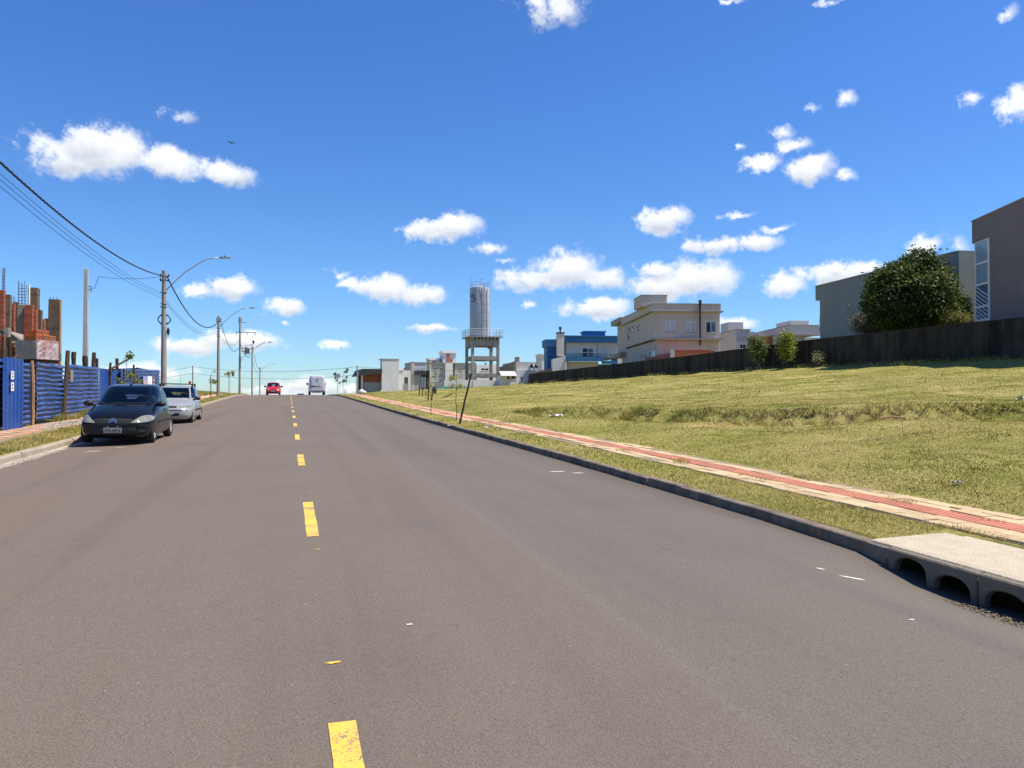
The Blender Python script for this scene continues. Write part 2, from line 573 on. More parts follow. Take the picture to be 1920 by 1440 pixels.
base = mixc(nt, ramp(nt, big.outputs[0], [(.50, (0, 0, 0)), (.75, (.5, .5, .5))]), base, (.092, .080, .072))
seam = N(nt, 'ShaderNodeMapRange', interpolation_type='SMOOTHSTEP', i={'From Min': .10, 'From Max': .0})
nt.links.new(mth(nt, 'ABSOLUTE', mth(nt, 'SUBTRACT', xw, 2.02)), seam.inputs[0])
base = mixc(nt, mth(nt, 'MULTIPLY', seam.outputs[0], .28), base, (.150, .134, .120))
spk = ramp(nt, fin.outputs[0], [(.30, (.62, .62, .62)), (.5, (1, 1, 1)), (.72, (1.30, 1.28, 1.26))])
base = mixc(nt, 1.0, base, spk, 'MULTIPLY')
sc2 = ramp(nt, agg.outputs['Color'], [(.0, (.80, .80, .80)), (.5, (1, 1, 1)), (1.0, (1.2, 1.18, 1.16))])
base = mixc(nt, 1.0, base, sc2, 'MULTIPLY')
wp = N(nt, 'ShaderNodeVectorMath', operation='MULTIPLY_ADD'); nt.links.new(big.outputs['Color'], wp.inputs[0]); wp.inputs[1].default_value = (2.5, 2.5, 0); nt.links.new(pos, wp.inputs[2])
ck = N(nt, 'ShaderNodeTexVoronoi', feature='DISTANCE_TO_EDGE', i={'Scale': .42}); nt.links.new(wp.outputs[0], ck.inputs['Vector'])
cf = N(nt, 'ShaderNodeMapRange', i={'From Min': .006, 'From Max': .001}); nt.links.new(ck.outputs['Distance'], cf.inputs[0])
base = mixc(nt, mth(nt, 'MULTIPLY', cf.outputs[0], ramp(nt, lane.outputs[0], [(.50, (0, 0, 0)), (.68, (.30, .30, .30))])), base, (.055, .045, .038))
silt = N(nt, 'ShaderNodeMapRange', interpolation_type='SMOOTHSTEP', i={'From Min': 4.75, 'From Max': 5.2}); nt.links.new(xw, silt.inputs[0])
base = mixc(nt, mth(nt, 'MULTIPLY', silt.outputs[0], .6), base, (.075, .058, .043))
for (vs_, rad_, colr, fac_) in ((5.0, .035, (.42, .39, .34), .8), (16.0, .11, (.045, .038, .034), .75), (2.2, .02, (.30, .16, .09), .8)):
    vd = N(nt, 'ShaderNodeTexVoronoi', feature='F1', i={'Scale': vs_, 'Randomness': 1.0}); nt.links.new(pos, vd.inputs['Vector'])
    vf = N(nt, 'ShaderNodeMapRange', i={'From Min': rad_, 'From Max': rad_ * .4}); nt.links.new(vd.outputs['Distance'], vf.inputs[0])
    base = mixc(nt, mth(nt, 'MULTIPLY', vf.outputs[0], mth(nt, 'MULTIPLY', mth(nt, 'GREATER_THAN', vd.outputs['Color'], .45), fac_)), base, colr)
nt.links.new(base, bs.inputs['Base Color'])
bs.inputs['Roughness'].default_value = .88
bs.inputs['Specular IOR Level'].default_value = .3
bp = N(nt, 'ShaderNodeBump', i={'Strength': .45, 'Distance': .008})
nt.links.new(mth(nt, 'ADD', agg.outputs['Distance'], mth(nt, 'MULTIPLY', fin.outputs[0], .8)), bp.inputs['Height'])
nt.links.new(bp.outputs[0], bs.inputs['Normal'])
MATS['asphalt'] = m

# worn road paint: flakes off along its edges
m, nt, bs, out = nodes('road_paint')
oc = N(nt, 'ShaderNodeTexCoord').outputs['Object']
pw = N(nt, 'ShaderNodeNewGeometry').outputs['Position']
nz = N(nt, 'ShaderNodeTexNoise', i={'Scale': 70, 'Detail': 6, 'Roughness': .8}); nt.links.new(pw, nz.inputs['Vector'])
nb = N(nt, 'ShaderNodeTexNoise', i={'Scale': 3.5, 'Detail': 3}); nt.links.new(pw, nb.inputs['Vector'])
worn = mth(nt, 'ADD', mth(nt, 'MULTIPLY', nz.outputs[0], .75), mth(nt, 'MULTIPLY', nb.outputs[0], .45))
f = ramp(nt, worn, [(.61, (0, 0, 0)), (.66, (1, 1, 1))])
col = mixc(nt, f, (.74, .425, .055), (.16, .13, .105))
nt.links.new(col, bs.inputs['Base Color'])
bs.inputs['Roughness'].default_value = .7
MATS['road_paint'] = m

# lawn soil under the blades
m, nt, bs, out = nodes('lawn_ground')
pos = N(nt, 'ShaderNodeNewGeometry').outputs['Position']
a = N(nt, 'ShaderNodeTexNoise', i={'Scale': .45, 'Detail': 8, 'Roughness': .65}); nt.links.new(pos, a.inputs['Vector'])
b = N(nt, 'ShaderNodeTexNoise', i={'Scale': 14, 'Detail': 6, 'Roughness': .75}); nt.links.new(pos, b.inputs['Vector'])
c = ramp(nt, a.outputs[0], [(.32, (.17, .18, .038)), (.5, (.28, .25, .075)), (.68, (.37, .295, .12))])
c = mixc(nt, 1.0, c, ramp(nt, b.outputs[0], [(.25, (.42, .42, .42)), (.5, (.95, .95, .95)), (.75, (1.5, 1.45, 1.3))]), 'MULTIPLY')
nt.links.new(c, bs.inputs['Base Color'])
bs.inputs['Roughness'].default_value = .95; bs.inputs['Specular IOR Level'].default_value = .1
bp = N(nt, 'ShaderNodeBump', i={'Strength': .8, 'Distance': .06}); nt.links.new(b.outputs[0], bp.inputs['Height']); nt.links.new(bp.outputs[0], bs.inputs['Normal'])
MATS['lawn_ground'] = m

# profiled blue steel sheet with grime and pale scratches
m, nt, bs, out = nodes('blue_sheet')
oc = N(nt, 'ShaderNodeNewGeometry').outputs['Position']
a = N(nt, 'ShaderNodeTexNoise', i={'Scale': 1.1, 'Detail': 6, 'Roughness': .7}); nt.links.new(oc, a.inputs['Vector'])
mp = N(nt, 'ShaderNodeMapping'); mp.inputs['Scale'].default_value = (8, 1.2, 14); nt.links.new(oc, mp.inputs[0])
b = N(nt, 'ShaderNodeTexNoise', i={'Scale': 1.6, 'Detail': 5}); nt.links.new(mp.outputs[0], b.inputs['Vector'])
c = ramp(nt, a.outputs[0], [(.3, (.006, .034, .135)), (.52, (.013, .060, .215)), (.72, (.08, .125, .27))])
c = mixc(nt, ramp(nt, b.outputs[0], [(.50, (0, 0, 0)), (.70, (.7, .7, .7))]), c, (.17, .16, .20))
nt.links.new(c, bs.inputs['Base Color'])
bs.inputs['Roughness'].default_value = .34; bs.inputs['Specular IOR Level'].default_value = .6
MATS['blue_sheet'] = m

M_ = MATS
pmat('blue_paint', (.010, .052, .235), (.014, .070, .29), 2, .32, spec=.6, stain=((.10, .14, .30), 3, .35))
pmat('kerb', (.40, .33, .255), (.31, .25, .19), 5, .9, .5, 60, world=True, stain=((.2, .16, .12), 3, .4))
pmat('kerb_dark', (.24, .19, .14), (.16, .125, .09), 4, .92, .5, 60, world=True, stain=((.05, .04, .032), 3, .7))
pmat('drain_concrete', (.21, .175, .13), (.135, .11, .08), 4, .92, .5, 50, world=True, stain=((.15, .13, .11), 2.5, .5))
pmat('slab_concrete', (.47, .40, .29), (.38, .32, .23), 6, .92, .6, 45, world=True)
pmat('paver', (.52, .385, .225), (.40, .29, .165), 9, .92, .5, 60, world=True, vary=.34)
pmat('paver_red', (.50, .19, .115), (.42, .175, .11), 8, .9, .5, 60, world=True, vary=.22)
pmat('paver_worn', (.52, .36, .24), (.50, .24, .15), 1.1, .92, .5, 50, world=True)
pmat('sand', (.27, .21, .13), (.19, .15, .09), 6, .95, .6, 40, world=True)
pmat('gravel', (.42, .37, .30), (.24, .21, .17), 25, .95, .6, 40, world=True)
pmat('pole_concrete', (.33, .29, .245), (.26, .23, .195), 3, .9, .35, 40, stain=((.17, .15, .13), 3, .6))
pmat('pole_light', (.46, .44, .41), (.38, .365, .34), 3, .9, .3, 40, stain=((.25, .24, .22), 3, .5))
pmat('steel', (.32, .33, .34), (.24, .25, .26), 6, .45, metal=.7)
pmat('galv', (.40, .42, .44), (.32, .34, .36), 4, .5, metal=.5)
pmat('black_plastic', (.012, .012, .013), (.02, .02, .021), 8, .5)
pmat('cable', (.018, .017, .018), (.028, .026, .026), 20, .6)
pmat('timber', (.075, .046, .030), (.034, .023, .017), 6, .9, .5, 30, stretch=(1, 1, .12), vary=.35)
pmat('timber_pale', (.40, .24, .125), (.28, .16, .085), 6, .9, .4, 30, stretch=(1, 1, .12))
pmat('formwork', (.20, .135, .085), (.115, .078, .052), 4, .9, .4, 20, stain=((.075, .052, .038), 4, .6), vary=.2)
pmat('brick_red', (.33, .085, .042), (.24, .06, .033), 7, .9, .5, 40, vary=.4)
pmat('brick_orange', (.50, .13, .038), (.42, .105, .032), 7, .85, .3, 40, vary=.25)
pmat('mortar', (.42, .38, .33), (.30, .26, .22), 8, .95, .6, 40)
pmat('raw_concrete', (.30, .265, .22), (.22, .195, .165), 3, .92, .4, 30, stain=((.14, .12, .10), 3, .5))
pmat('rebar', (.10, .085, .10), (.06, .05, .06), 10, .7, metal=.4)
pmat('rust_tin', (.16, .06, .035), (.09, .035, .025), 6, .8)
pmat('pale_tin', (.62, .64, .62), (.5, .52, .5), 5, .6)
pmat('paper_white', (.78, .78, .79), (.70, .70, .72), 4, .7)
pmat('print_dark', (.09, .08, .075), (.12, .10, .09), 5, .7)
pmat('print_blue', (.22, .26, .50), (.30, .30, .48), 6, .7)
pmat('print_tan', (.55, .38, .33), (.42, .30, .28), 8, .7)
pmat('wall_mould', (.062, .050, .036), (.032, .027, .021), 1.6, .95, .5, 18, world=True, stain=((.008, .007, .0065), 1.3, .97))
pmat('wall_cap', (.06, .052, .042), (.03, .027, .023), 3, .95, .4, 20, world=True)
pmat('beige_wall', (.50, .45, .395), (.46, .415, .365), 1.2, .9, .15, 30, stain=((.40, .36, .315), 1.2, .5))
pmat('beige_trim', (.34, .30, .26), (.29, .26, .225), 2, .9)
pmat('grey_wall', (.235, .255, .255), (.21, .228, .23), 1, .9, .12, 30, stain=((.18, .195, .20), 1.2, .4))
pmat('mauve_wall', (.225, .18, .175), (.20, .163, .16), 1, .9, .12, 30, stain=((.175, .14, .138), 1, .35))
pmat('blue_wall', (.030, .13, .30), (.038, .15, .34), 1.5, .7)
pmat('cream_wall', (.62, .58, .51), (.57, .53, .46), 1.5, .9)
pmat('white_wall', (.70, .69, .67), (.62, .61, .59), 1.0, .9, stain=((.52, .51, .49), 1.2, .4))
pmat('lilac_wall', (.50, .475, .48), (.46, .44, .445), 1.2, .9, stain=((.40, .38, .38), 1.2, .35))
pmat('putty_wall', (.47, .445, .40), (.43, .405, .365), 1.2, .9)
pmat('slate_wall', (.30, .31, .325), (.27, .28, .29), 1.3, .9)
pmat('charcoal', (.035, .035, .038), (.05, .05, .053), 2, .6)
pmat('wood_clad', (.30, .095, .045), (.20, .062, .032), 2, .6, stretch=(1, 1, 9))
pmat('terracotta', (.42, .15, .075), (.33, .115, .06), 3, .85)
pmat('teal', (.03, .28, .27), (.04, .34, .32), 2, .7)
pmat('white_trim', (.78, .78, .77), (.72, .72, .71), 3, .6)
pmat('tower_concrete', (.36, .335, .30), (.27, .25, .225), 1.6, .92, .3, 12, stain=((.15, .13, .11), 1.2, .6))
pmat('tank_steel', (.44, .455, .47), (.37, .385, .40), 1.0, .42, metal=.3, stain=((.29, .30, .32), 1.2, .55))
pmat('tank_mark', (.11, .13, .17), (.13, .15, .19), 3, .5)
pmat('pane_dark', (.018, .022, .026), (.03, .036, .042), 2, .06, spec=.8)
pmat('pane_pale', (.45, .49, .51), (.38, .42, .45), 2, .12, spec=.6)
pmat('pane_blue', (.10, .17, .24), (.07, .13, .20), 2, .06, spec=.8)
pmat('bark', (.115, .082, .055), (.065, .048, .035), 8, .95, .6, 30, stretch=(1, 1, .2))
pmat('stake_wood', (.075, .046, .030), (.045, .028, .020), 8, .9, .4, 30, stretch=(1, 1, .15))
pmat('tyre', (.018, .018, .018), (.026, .025, .024), 12, .85)
pmat('alloy', (.58, .58, .59), (.48, .48, .49), 10, .4, metal=.4)
pmat('car_black', (.004, .005, .007), (.006, .007, .009), 1.5, .16, spec=.28)
pmat('car_silver', (.40, .405, .40), (.35, .355, .35), 1.5, .26, metal=.35, spec=.6)
pmat('car_red', (.48, .014, .022), (.42, .012, .02), 1.5, .22, spec=.7)
pmat('car_white', (.50, .51, .525), (.43, .44, .455), 1.2, .3, spec=.5, stain=((.50, .50, .49), 2, .35))
pmat('car_teal', (.02, .03, .032), (.03, .04, .042), 1.5, .25, spec=.7)
pmat('cabin_dark', (.022, .022, .023), (.03, .03, .03), 5, .8)
pmat('seat_grey', (.05, .05, .053), (.035, .035, .037), 8, .9)
pmat('lamp_lens', (.27, .27, .22), (.15, .15, .12), 5, .08, spec=.8)
pmat('lamp_red', (.40, .02, .02), (.30, .015, .015), 5, .15, spec=.7)
pmat('plate', (.40, .39, .38), (.32, .31, .30), 8, .5)
pmat('plate_ink', (.02, .02, .02), (.03, .03, .03), 8, .6)
pmat('chrome', (.62, .63, .66), (.55, .56, .6), 8, .18, metal=.95)
pmat('wrap_film', (.52, .47, .48), (.36, .27, .26), 5, .25, spec=.6, stain=((.30, .10, .07), 5, .75))
pmat('pane_painted_sky', (.30, .40, .50), (.22, .31, .40), 1.5, .12, spec=.7)  # reflected sky painted into the pane colour
pmat('wrap_film_shade', (.27, .235, .235), (.20, .165, .165), 2.5, .35, spec=.5, stain=((.17, .08, .065), 3, .5))  # darker copy of the film, shade of the left faces put into its colour
pmat('orange_paint', (.55, .13, .05), (.5, .11, .05), 5, .7)
pmat('litter_white', (.75, .75, .74), (.62, .62, .6), 9, .7)
pmat('dirt', (.13, .085, .055), (.085, .058, .04), 7, .95, .7, 25, world=True)
glass_mat('car_glass', (.70, .78, .78), 1.0)
glass_mat('balcony_glass', (.80, .90, .90), 1.2)
leaf_mat('leaves')
leaf_mat('grass', .30, .7)

# ------------------------------------------------------------------ ground sheet
def axis(segs):
    out_ = []
    for a_, b_, st_ in segs:
        out_ += list(np.arange(a_, b_ - 1e-6, st_))
    out_.append(segs[-1][1])
    return np.array(out_)


tx = axis([(-4000, -400, 600), (-400, -60, 40), (-60, -20, 4), (-20, -7.6, .8), (-7.6, -5.6, .5)])
tx = np.concatenate([tx, [-5.2, -5.16, -5.1, 0, 5.3, 5.36, 5.38, 5.6, 5.8, 6.0, 6.06, 6.18, 6.6, 7.0], np.arange(7.4, 20, .3), np.arange(20, 43, .7), axis([(43, 60, 3), (60, 400, 40), (400, 4000, 600)])])
tx = np.unique(tx)
sx_ = np.unique(np.concatenate([axis([(-60, 0, 6), (0, 40, .4), (40, 160, 1.5), (160, 460, 10), (460, 6000, 500)]), [2.9, 3.0, 5.6, 5.7]]))
TT, SS = np.meshgrid(tx, sx_, indexing='ij')
ZZ = terrain(TT, SS)
inr = (TT > -5.155) & (TT < 5.355)
ZZ = np.where(inr, zr(SS) - .45, ZZ)
pit_ = (TT > 5.2) & (TT < 6.05) & (SS > 2.95) & (SS < 5.65)
ZZ = np.where(pit_, zr(SS) - .6, ZZ)
nt_, ns_ = len(tx), len(sx_)
idx = np.arange(nt_ * ns_).reshape(nt_, ns_)
Fq = np.stack([idx[:-1, :-1], idx[1:, :-1], idx[1:, 1:], idx[:-1, 1:]], -1).reshape(-1, 4)
Vq = np.stack([TT, SS, ZZ], -1).reshape(-1, 3)
ground = obj('ground', np_mesh('ground', Vq, Fq, M_['lawn_ground'], smooth_=True), None)
tag(ground, kind='structure')

# ------------------------------------------------------------------ road
rt_ = np.concatenate([np.linspace(TL - .03, 3.6, 18), np.linspace(3.9, TR + .04, 9)])
rs_ = np.unique(np.concatenate([np.arange(-60, 0, 5), np.arange(0, 12, .4), np.arange(12, 200, 1.0), np.arange(200, 330, 8)]))
A_, B_ = np.meshgrid(rt_, rs_, indexing='ij')
Z_ = road_z(A_, B_)
idx = np.arange(A_.size).reshape(A_.shape)
Fq = np.stack([idx[:-1, :-1], idx[1:, :-1], idx[1:, 1:], idx[:-1, 1:]], -1).reshape(-1, 4)
road = obj('road', np_mesh('road', np.stack([A_, B_, Z_], -1).reshape(-1, 3), Fq, M_['asphalt'], smooth_=True), None)
tag(road, kind='structure')
# pale mortar dust against the left kerb, worn into the asphalt colour
am = M_['asphalt']; nt = am.node_tree
bs = nt.nodes['Principled BSDF']
old = bs.inputs['Base Color'].links[0].from_socket
pos = N(nt, 'ShaderNodeNewGeometry').outputs['Position']
sp = N(nt, 'ShaderNodeSeparateXYZ'); nt.links.new(pos, sp.inputs[0])
dn = N(nt, 'ShaderNodeTexNoise', i={'Scale': 2.3, 'Detail': 6, 'Roughness': .7}); nt.links.new(pos, dn.inputs['Vector'])
xa = mth(nt, 'ADD', sp.outputs[0], mth(nt, 'MULTIPLY_ADD', dn.outputs[0], -.9, .45))
e1 = N(nt, 'ShaderNodeMapRange', interpolation_type='SMOOTHSTEP', i={'From Min': -4.72, 'From Max': -5.0}); nt.links.new(xa, e1.inputs[0])
e2 = N(nt, 'ShaderNodeMapRange', interpolation_type='SMOOTHSTEP', i={'From Min': 26, 'From Max': 20}); nt.links.new(sp.outputs[1], e2.inputs[0])
dust = mth(nt, 'MULTIPLY', e1.outputs[0], e2.outputs[0])
nt.links.new(mixc(nt, mth(nt, 'MULTIPLY', dust, .85), old, (.50, .43, .34)), bs.inputs['Base Color'])


def road_patch(name, poly_t, poly_s, mat, lift=.004):
    """flat irregular patch lying on the road"""
    n = len(poly_t)
    vs = [(t_, s_, float(road_z(t_, s_)) + lift) for t_, s_ in zip(poly_t, poly_s)]
    me = bpy.data.meshes.new(name); me.from_pydata(vs, [], [tuple(range(n))]); me.materials.append(mat)
    o = obj(name, me, None, road)
    return o


DASH_P, DASH_0 = 6.235, 3.457
for k in range(-1, 17):
    s1 = DASH_0 + k * DASH_P; s0 = s1 - 2.12
    j = lambda a: random.uniform(-a, a)
    ts = []; ss = []
    w = .058
    ns = 12
    for i in range(ns + 1):
        ts.append(TC - w + j(.004)); ss.append(s0 + (s1 - s0) * i / ns)
    for i in range(ns, -1, -1):
        ts.append(TC + w + j(.004)); ss.append(s0 + (s1 - s0) * i / ns)
    vs = [(t_, s_, float(road_z(t_, s_)) + .004) for t_, s_ in zip(ts, ss)]
    me = bpy.data.meshes.new('centre_dash')
    me.from_pydata(vs, [], [(i, 2 * ns + 1 - i, 2 * ns - i, i + 1) for i in range(ns)])
    me.materials.append(M_['road_paint'])
    obj('centre_dash', me, None, road)


def blob(ct, cs, rt, rs, n=14, jit=.35, ang=0):
    a_ = [2 * math.pi * i / n for i in range(n)]
    q = [(rt * math.cos(x) * (1 + random.uniform(-jit, jit)), rs * math.sin(x) * (1 + random.uniform(-jit, jit))) for x in a_]
    ca, sa = math.cos(ang), math.sin(ang)
    return [ct + x * ca - y * sa for x, y in q], [cs + x * sa + y * ca for x, y in q]


pmat('pale_splash', (.62, .58, .47), (.5, .47, .38), 20, .8)
pmat('paint_fleck', (.72, .46, .065), (.6, .38, .06), 30, .7)
for (ct, cs, a_, b_, mm, an) in [(.235, 4.19, .042, .014, 'paint_fleck', .1), (.24, 8.55, .03, .008, 'paint_fleck', 0), (.27, 8.62, .02, .006, 'paint_fleck', 0), (.25, 7.0, .02, .01, 'paint_fleck', 0),
                                 (4.42, 5.27, .085, .028, 'pale_splash', -.35), (4.30, 5.50, .04, .02, 'pale_splash', -.4), (3.9, 4.1, .018, .012, 'pale_splash', 0), (.72, 4.72, .022, .009, 'litter_white', 0),
                                 (-4.0, 18.3, .16, .05, 'pale_splash', .3), (-3.6, 19.1, .1, .04, 'pale_splash', .2), (4.4, 12.4, .13, .05, 'pale_splash', .1), (4.7, 12.2, .1, .04, 'pale_splash', .1)]:
    q = blob(ct, cs, a_, b_, ang=an)
    road_patch('paint_spot' if mm == 'paint_fleck' else 'mortar_spot', q[0], q[1], M_[mm])

# ------------------------------------------------------------------ kerbs of single stones
def kerb_mesh(sign, L=1.0):
    pr = [(0, -.25), (0, .085), (.010, .112), (.028, .121), (.145, .121), (.15, .11), (.15, -.25)]
    mb = MB()
    M = Matrix(((sign, 0, 0, 0), (0, 1, 0, 0), (0, 0, 1, 0), (0, 0, 0, 1)))
    mb.prism(pr, .006, L - .006, M)
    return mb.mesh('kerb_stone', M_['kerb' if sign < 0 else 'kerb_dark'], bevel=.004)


def kerb_t(s):
    return TR - .13 * float(smooth((7.6 - s) / 2.0))


for side, nm in ((1, 'kerb_right'), (-1, 'kerb_left')):
    root = thing(nm, None, None)
    tag(root, kind='structure')
    km = kerb_mesh(side)
    s = 5.64 if side > 0 else 11.3
    while s < 75:
        L = 1.0
        z0 = float(zr(s)) - .083; z1 = float(zr(s + L)) - .083
        t0 = kerb_t(s) if side > 0 else TL; t1 = kerb_t(s + L) if side > 0 else TL
        o = bpy.data.objects.new('kerb_stone', km); COL.objects.link(o); o.parent = root
        o.location = (t0 + random.uniform(-.010, .010), s, z0 + random.uniform(-.007, .007))
        o.rotation_euler = (math.atan2(z1 - z0, L), 0, -math.atan2(t1 - t0, L) + random.uniform(-.004, .004))
        s += L
    mb = MB()                                         # beyond, stones too small to tell apart
    pr = [(0, -.25), (0, .085), (.012, .112), (.03, .121), (.15, .121), (.15, -.25)]
    ss = np.arange(75, 200, 1.0)
    vs = []; fs = []
    for s_ in ss:
        for (x, z) in pr:
            vs.append(((TR if side > 0 else TL) + side * x, s_, float(zr(s_)) - .083 + z))
    n = len(pr)
    for i in range(len(ss) - 1):
        for k in range(n - 1):
            fs.append((i * n + k, i * n + k + 1, (i + 1) * n + k + 1, (i + 1) * n + k))
    mb.add(vs, fs)
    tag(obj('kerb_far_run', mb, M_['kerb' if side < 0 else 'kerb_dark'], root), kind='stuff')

# ------------------------------------------------------------------ storm drain inlet, three arches in view
dr = thing('storm_drain', 'concrete storm drain inlet with dark arched openings in the kerb', 'storm drain', (5.1, 4.2, float(zr(4.2))))
D0 = Vector(dr.location)
Msz = lambda t0: Matrix(((0, 1, 0, t0 - D0.x), (1, 0, 0, -D0.y), (0, 0, 1, -D0.z), (0, 0, 0, 1)))
zt_ = lambda s_: float(zr(s_)) - .083 + .125
arches = [(5.20, 5.55), (4.77, 5.12), (4.28, 4.64), (3.84, 4.18), (3.42, 3.72), (2.98, 3.28)]
for (sa, sb, ars) in [(4.705, 5.63, arches[:2]), (3.79, 4.695, arches[2:4]), (2.5, 3.78, arches[4:])]:
    zb = float(zr(sa)) - .45
    poly = [(sb, zb)]
    for (a0, a1) in ars:                               # from far to near along the bottom edge
        c = (a0 + a1) / 2; r = (a1 - a0) / 2
        base = float(road_z(5.0, c)) + .03
        poly.append((a1, zb))
        for i in range(13):
            an = math.pi * i / 12
            poly.append((c + r * math.cos(an), base + .125 * math.sin(an) ** .75))
        poly.append((a0, zb))
    poly += [(sa, zb), (sa, zt_(sa)), (sb, zt_(sb))]
    mb = MB(); mb.prism(poly, 0, .08, Msz(5.085 - .0))
    obj('arched_kerb_face', mb, M_['drain_concrete'], dr, bevel=.012)
mb = MB()
prof = [(5.155, -.03), (5.155, .006), (5.22, .016), (6.12, .034), (6.14, .02), (6.14, -.04)]
vs = []; fs = []
for s_ in (2.45, 5.90):
    for (t_, dz) in prof:
        tt = t_ + (.26 if (s_ > 5 and t_ < 5.3) else 0) * 0
        vs.append((tt - D0.x, s_ - D0.y, zt_(s_) + dz - D0.z + .004))
n = len(prof)
fs = [(k, (k + 1) % n, (k + 1) % n + n, k + n) for k in range(n)] + [tuple(range(n)), tuple(range(2 * n - 1, n - 1, -1))]
mb.add(vs, fs)
obj('cover_slab', mb, M_['slab_concrete'], dr, bevel=.008)
mb = MB(); mb.box(5.25 - D0.x, 6.1 - D0.x, 2.6 - D0.y, 5.75 - D0.y, -.75, -.72)
obj('pit_floor', mb, M_['dirt'], dr)
mb = MB(); mb.box(6.02 - D0.x, 6.05 - D0.x, 2.6 - D0.y, 5.8 - D0.y, -.75, .06)
obj('pit_wall', mb, M_['drain_concrete'], dr)

# ------------------------------------------------------------------ right pavement: single pavers, red tactile strip
def strip(name, t0, t1, s0, s1, ds, lift, mat, jag=0, parent=None):
    ss = np.arange(s0, s1 + ds / 2, ds); n = 4
    vs = []; fs = []
    for i, s_ in enumerate(ss):
        for k in range(n + 1):
            t_ = t0 + (t1 - t0) * k / n
            if jag and k in (0, n): t_ += (vnoise(s_ * 1.3, k * 7.0, 5) - .5) * jag
            vs.append((t_, s_, gz(t_, s_) + lift))
    for i in range(len(ss) - 1):
        for k in range(n):
            b_ = i * (n + 1) + k
            fs.append((b_, b_ + 1, b_ + n + 2, b_ + n + 1))
    me = bpy.data.meshes.new(name); me.from_pydata(vs, [], fs); me.materials.append(mat)
    return obj(name, me, None, parent)


sidewalk = tag(strip('sidewalk_right', 6.17, 7.38, 2, 118, .5, .006, M_['sand']), kind='structure')
def paver_mesh(w, l, mat, nm, ribs=False):
    mb = MB(); mb.box(.007, w - .007, .007, l - .007, -.05, .02)
    me = mb.mesh(nm, mat, bevel=.004)
    if ribs:
        mb2 = MB(); mb2.v = [tuple(v.co) for v in me.vertices]; mb2.f = [tuple(p.vertices) for p in me.polygons]
        for k in range(4):
            x = .05 + k * (w - .1) / 3
            mb2.box(x - .016, x + .016, .02, l - .02, .019, .0235)
        me = mb2.mesh(nm, mat)
    return me


pvm = paver_mesh(.2075, .42, M_['paver'], 'paver')
rdm = paver_mesh(.35, .35, M_['paver_red'], 'tactile_tile', True)
far_v = []
cnt = 0
for row, t0 in enumerate((6.185, 6.3925, 6.955, 7.1625)):
    s = 3.0 + (.21 if row % 2 else 0)
    while s < 95:
        gap = (row in (0, 3)) and vnoise(s * .8, row * 3.0, 31) > (.70 if s < 20 else .55)
        z0, z1 = gz(t0 + .1, s), gz(t0 + .1, s + .42)
        if not gap:
            if s < 29:
                o = bpy.data.objects.new('paver', pvm); COL.objects.link(o); o.parent = sidewalk
                o.location = (t0, s, z0 + random.uniform(-.009, .006)); o.rotation_euler = (math.atan2(z1 - z0, .42) + random.uniform(-.012, .012), random.uniform(-.02, .02), random.uniform(-.02, .02))
            else:
                far_v.append((t0, s, z0, z1, .2075, .42, 0))
        s += .42
s = 3.0
while s < 95:
    z0, z1 = gz(6.7, s), gz(6.7, s + .35)
    if s < 29:
        o = bpy.data.objects.new('tactile_tile', rdm); COL.objects.link(o); o.parent = sidewalk
        o.location = (6.602, s, z0 + random.uniform(-.003, .002)); o.rotation_euler = (math.atan2(z1 - z0, .35), 0, random.uniform(-.008, .008))
    elif vnoise(s * .5, 2.0, 77) < .72:
        far_v.append((6.602, s, z0, z1, .35, .35, 1))
    s += .35
for k, (nm, mt) in enumerate((('paver_run', 'paver_worn'), ('tactile_run', 'paver_red'))):
    mb = MB()
    for (t0, s, z0, z1, w, l, c) in far_v:
        if c != k: continue
        mb.add([(t0 + .004, s + .004, z0 + .018), (t0 + w - .004, s + .004, z0 + .018), (t0 + w - .004, s + l - .004, z1 + .018), (t0 + .004, s + l - .004, z1 + .018),
                (t0 + .004, s + .004, z0 - .03), (t0 + w - .004, s + .004, z0 - .03), (t0 + w - .004, s + l - .004, z1 - .03), (t0 + .004, s + l - .004, z1 - .03)],
               [(0, 1, 2, 3), (0, 4, 5, 1), (1, 5, 6, 2), (2, 6, 7, 3), (3, 7, 4, 0)])
    tag(obj(nm, mb, M_[mt], sidewalk), kind='stuff')

# ------------------------------------------------------------------ left pavement: dusty salmon pavers, gravel heap
left_walk = tag(strip('sidewalk_left', -7.65, -6.12, 10, 52, .4, .006, M_['sand'], jag=.3), kind='structure')
tag(strip('sidewalk_far_left', -7.4, -6.3, 52, 100, 1.0, .008, M_['paver_worn'], jag=.4), kind='structure')
mb = MB()
for row in range(5):
    s = 12 + (.2 if row % 2 else 0)
    while s < 50:
        t0 = -7.45 + row * .255
        if vnoise(s * .45, row * 1.4, 55) < .66:
            z0 = gz(t0, s) + .004
            zt = random.uniform(.018, .026)
            mb.box(t0 + .004, t0 + .246, s + .004, s + .396, z0 - .03, z0 + zt)
        s += .4
tag(obj('paver_bed', mb, M_['paver_worn'], left_walk), kind='stuff')


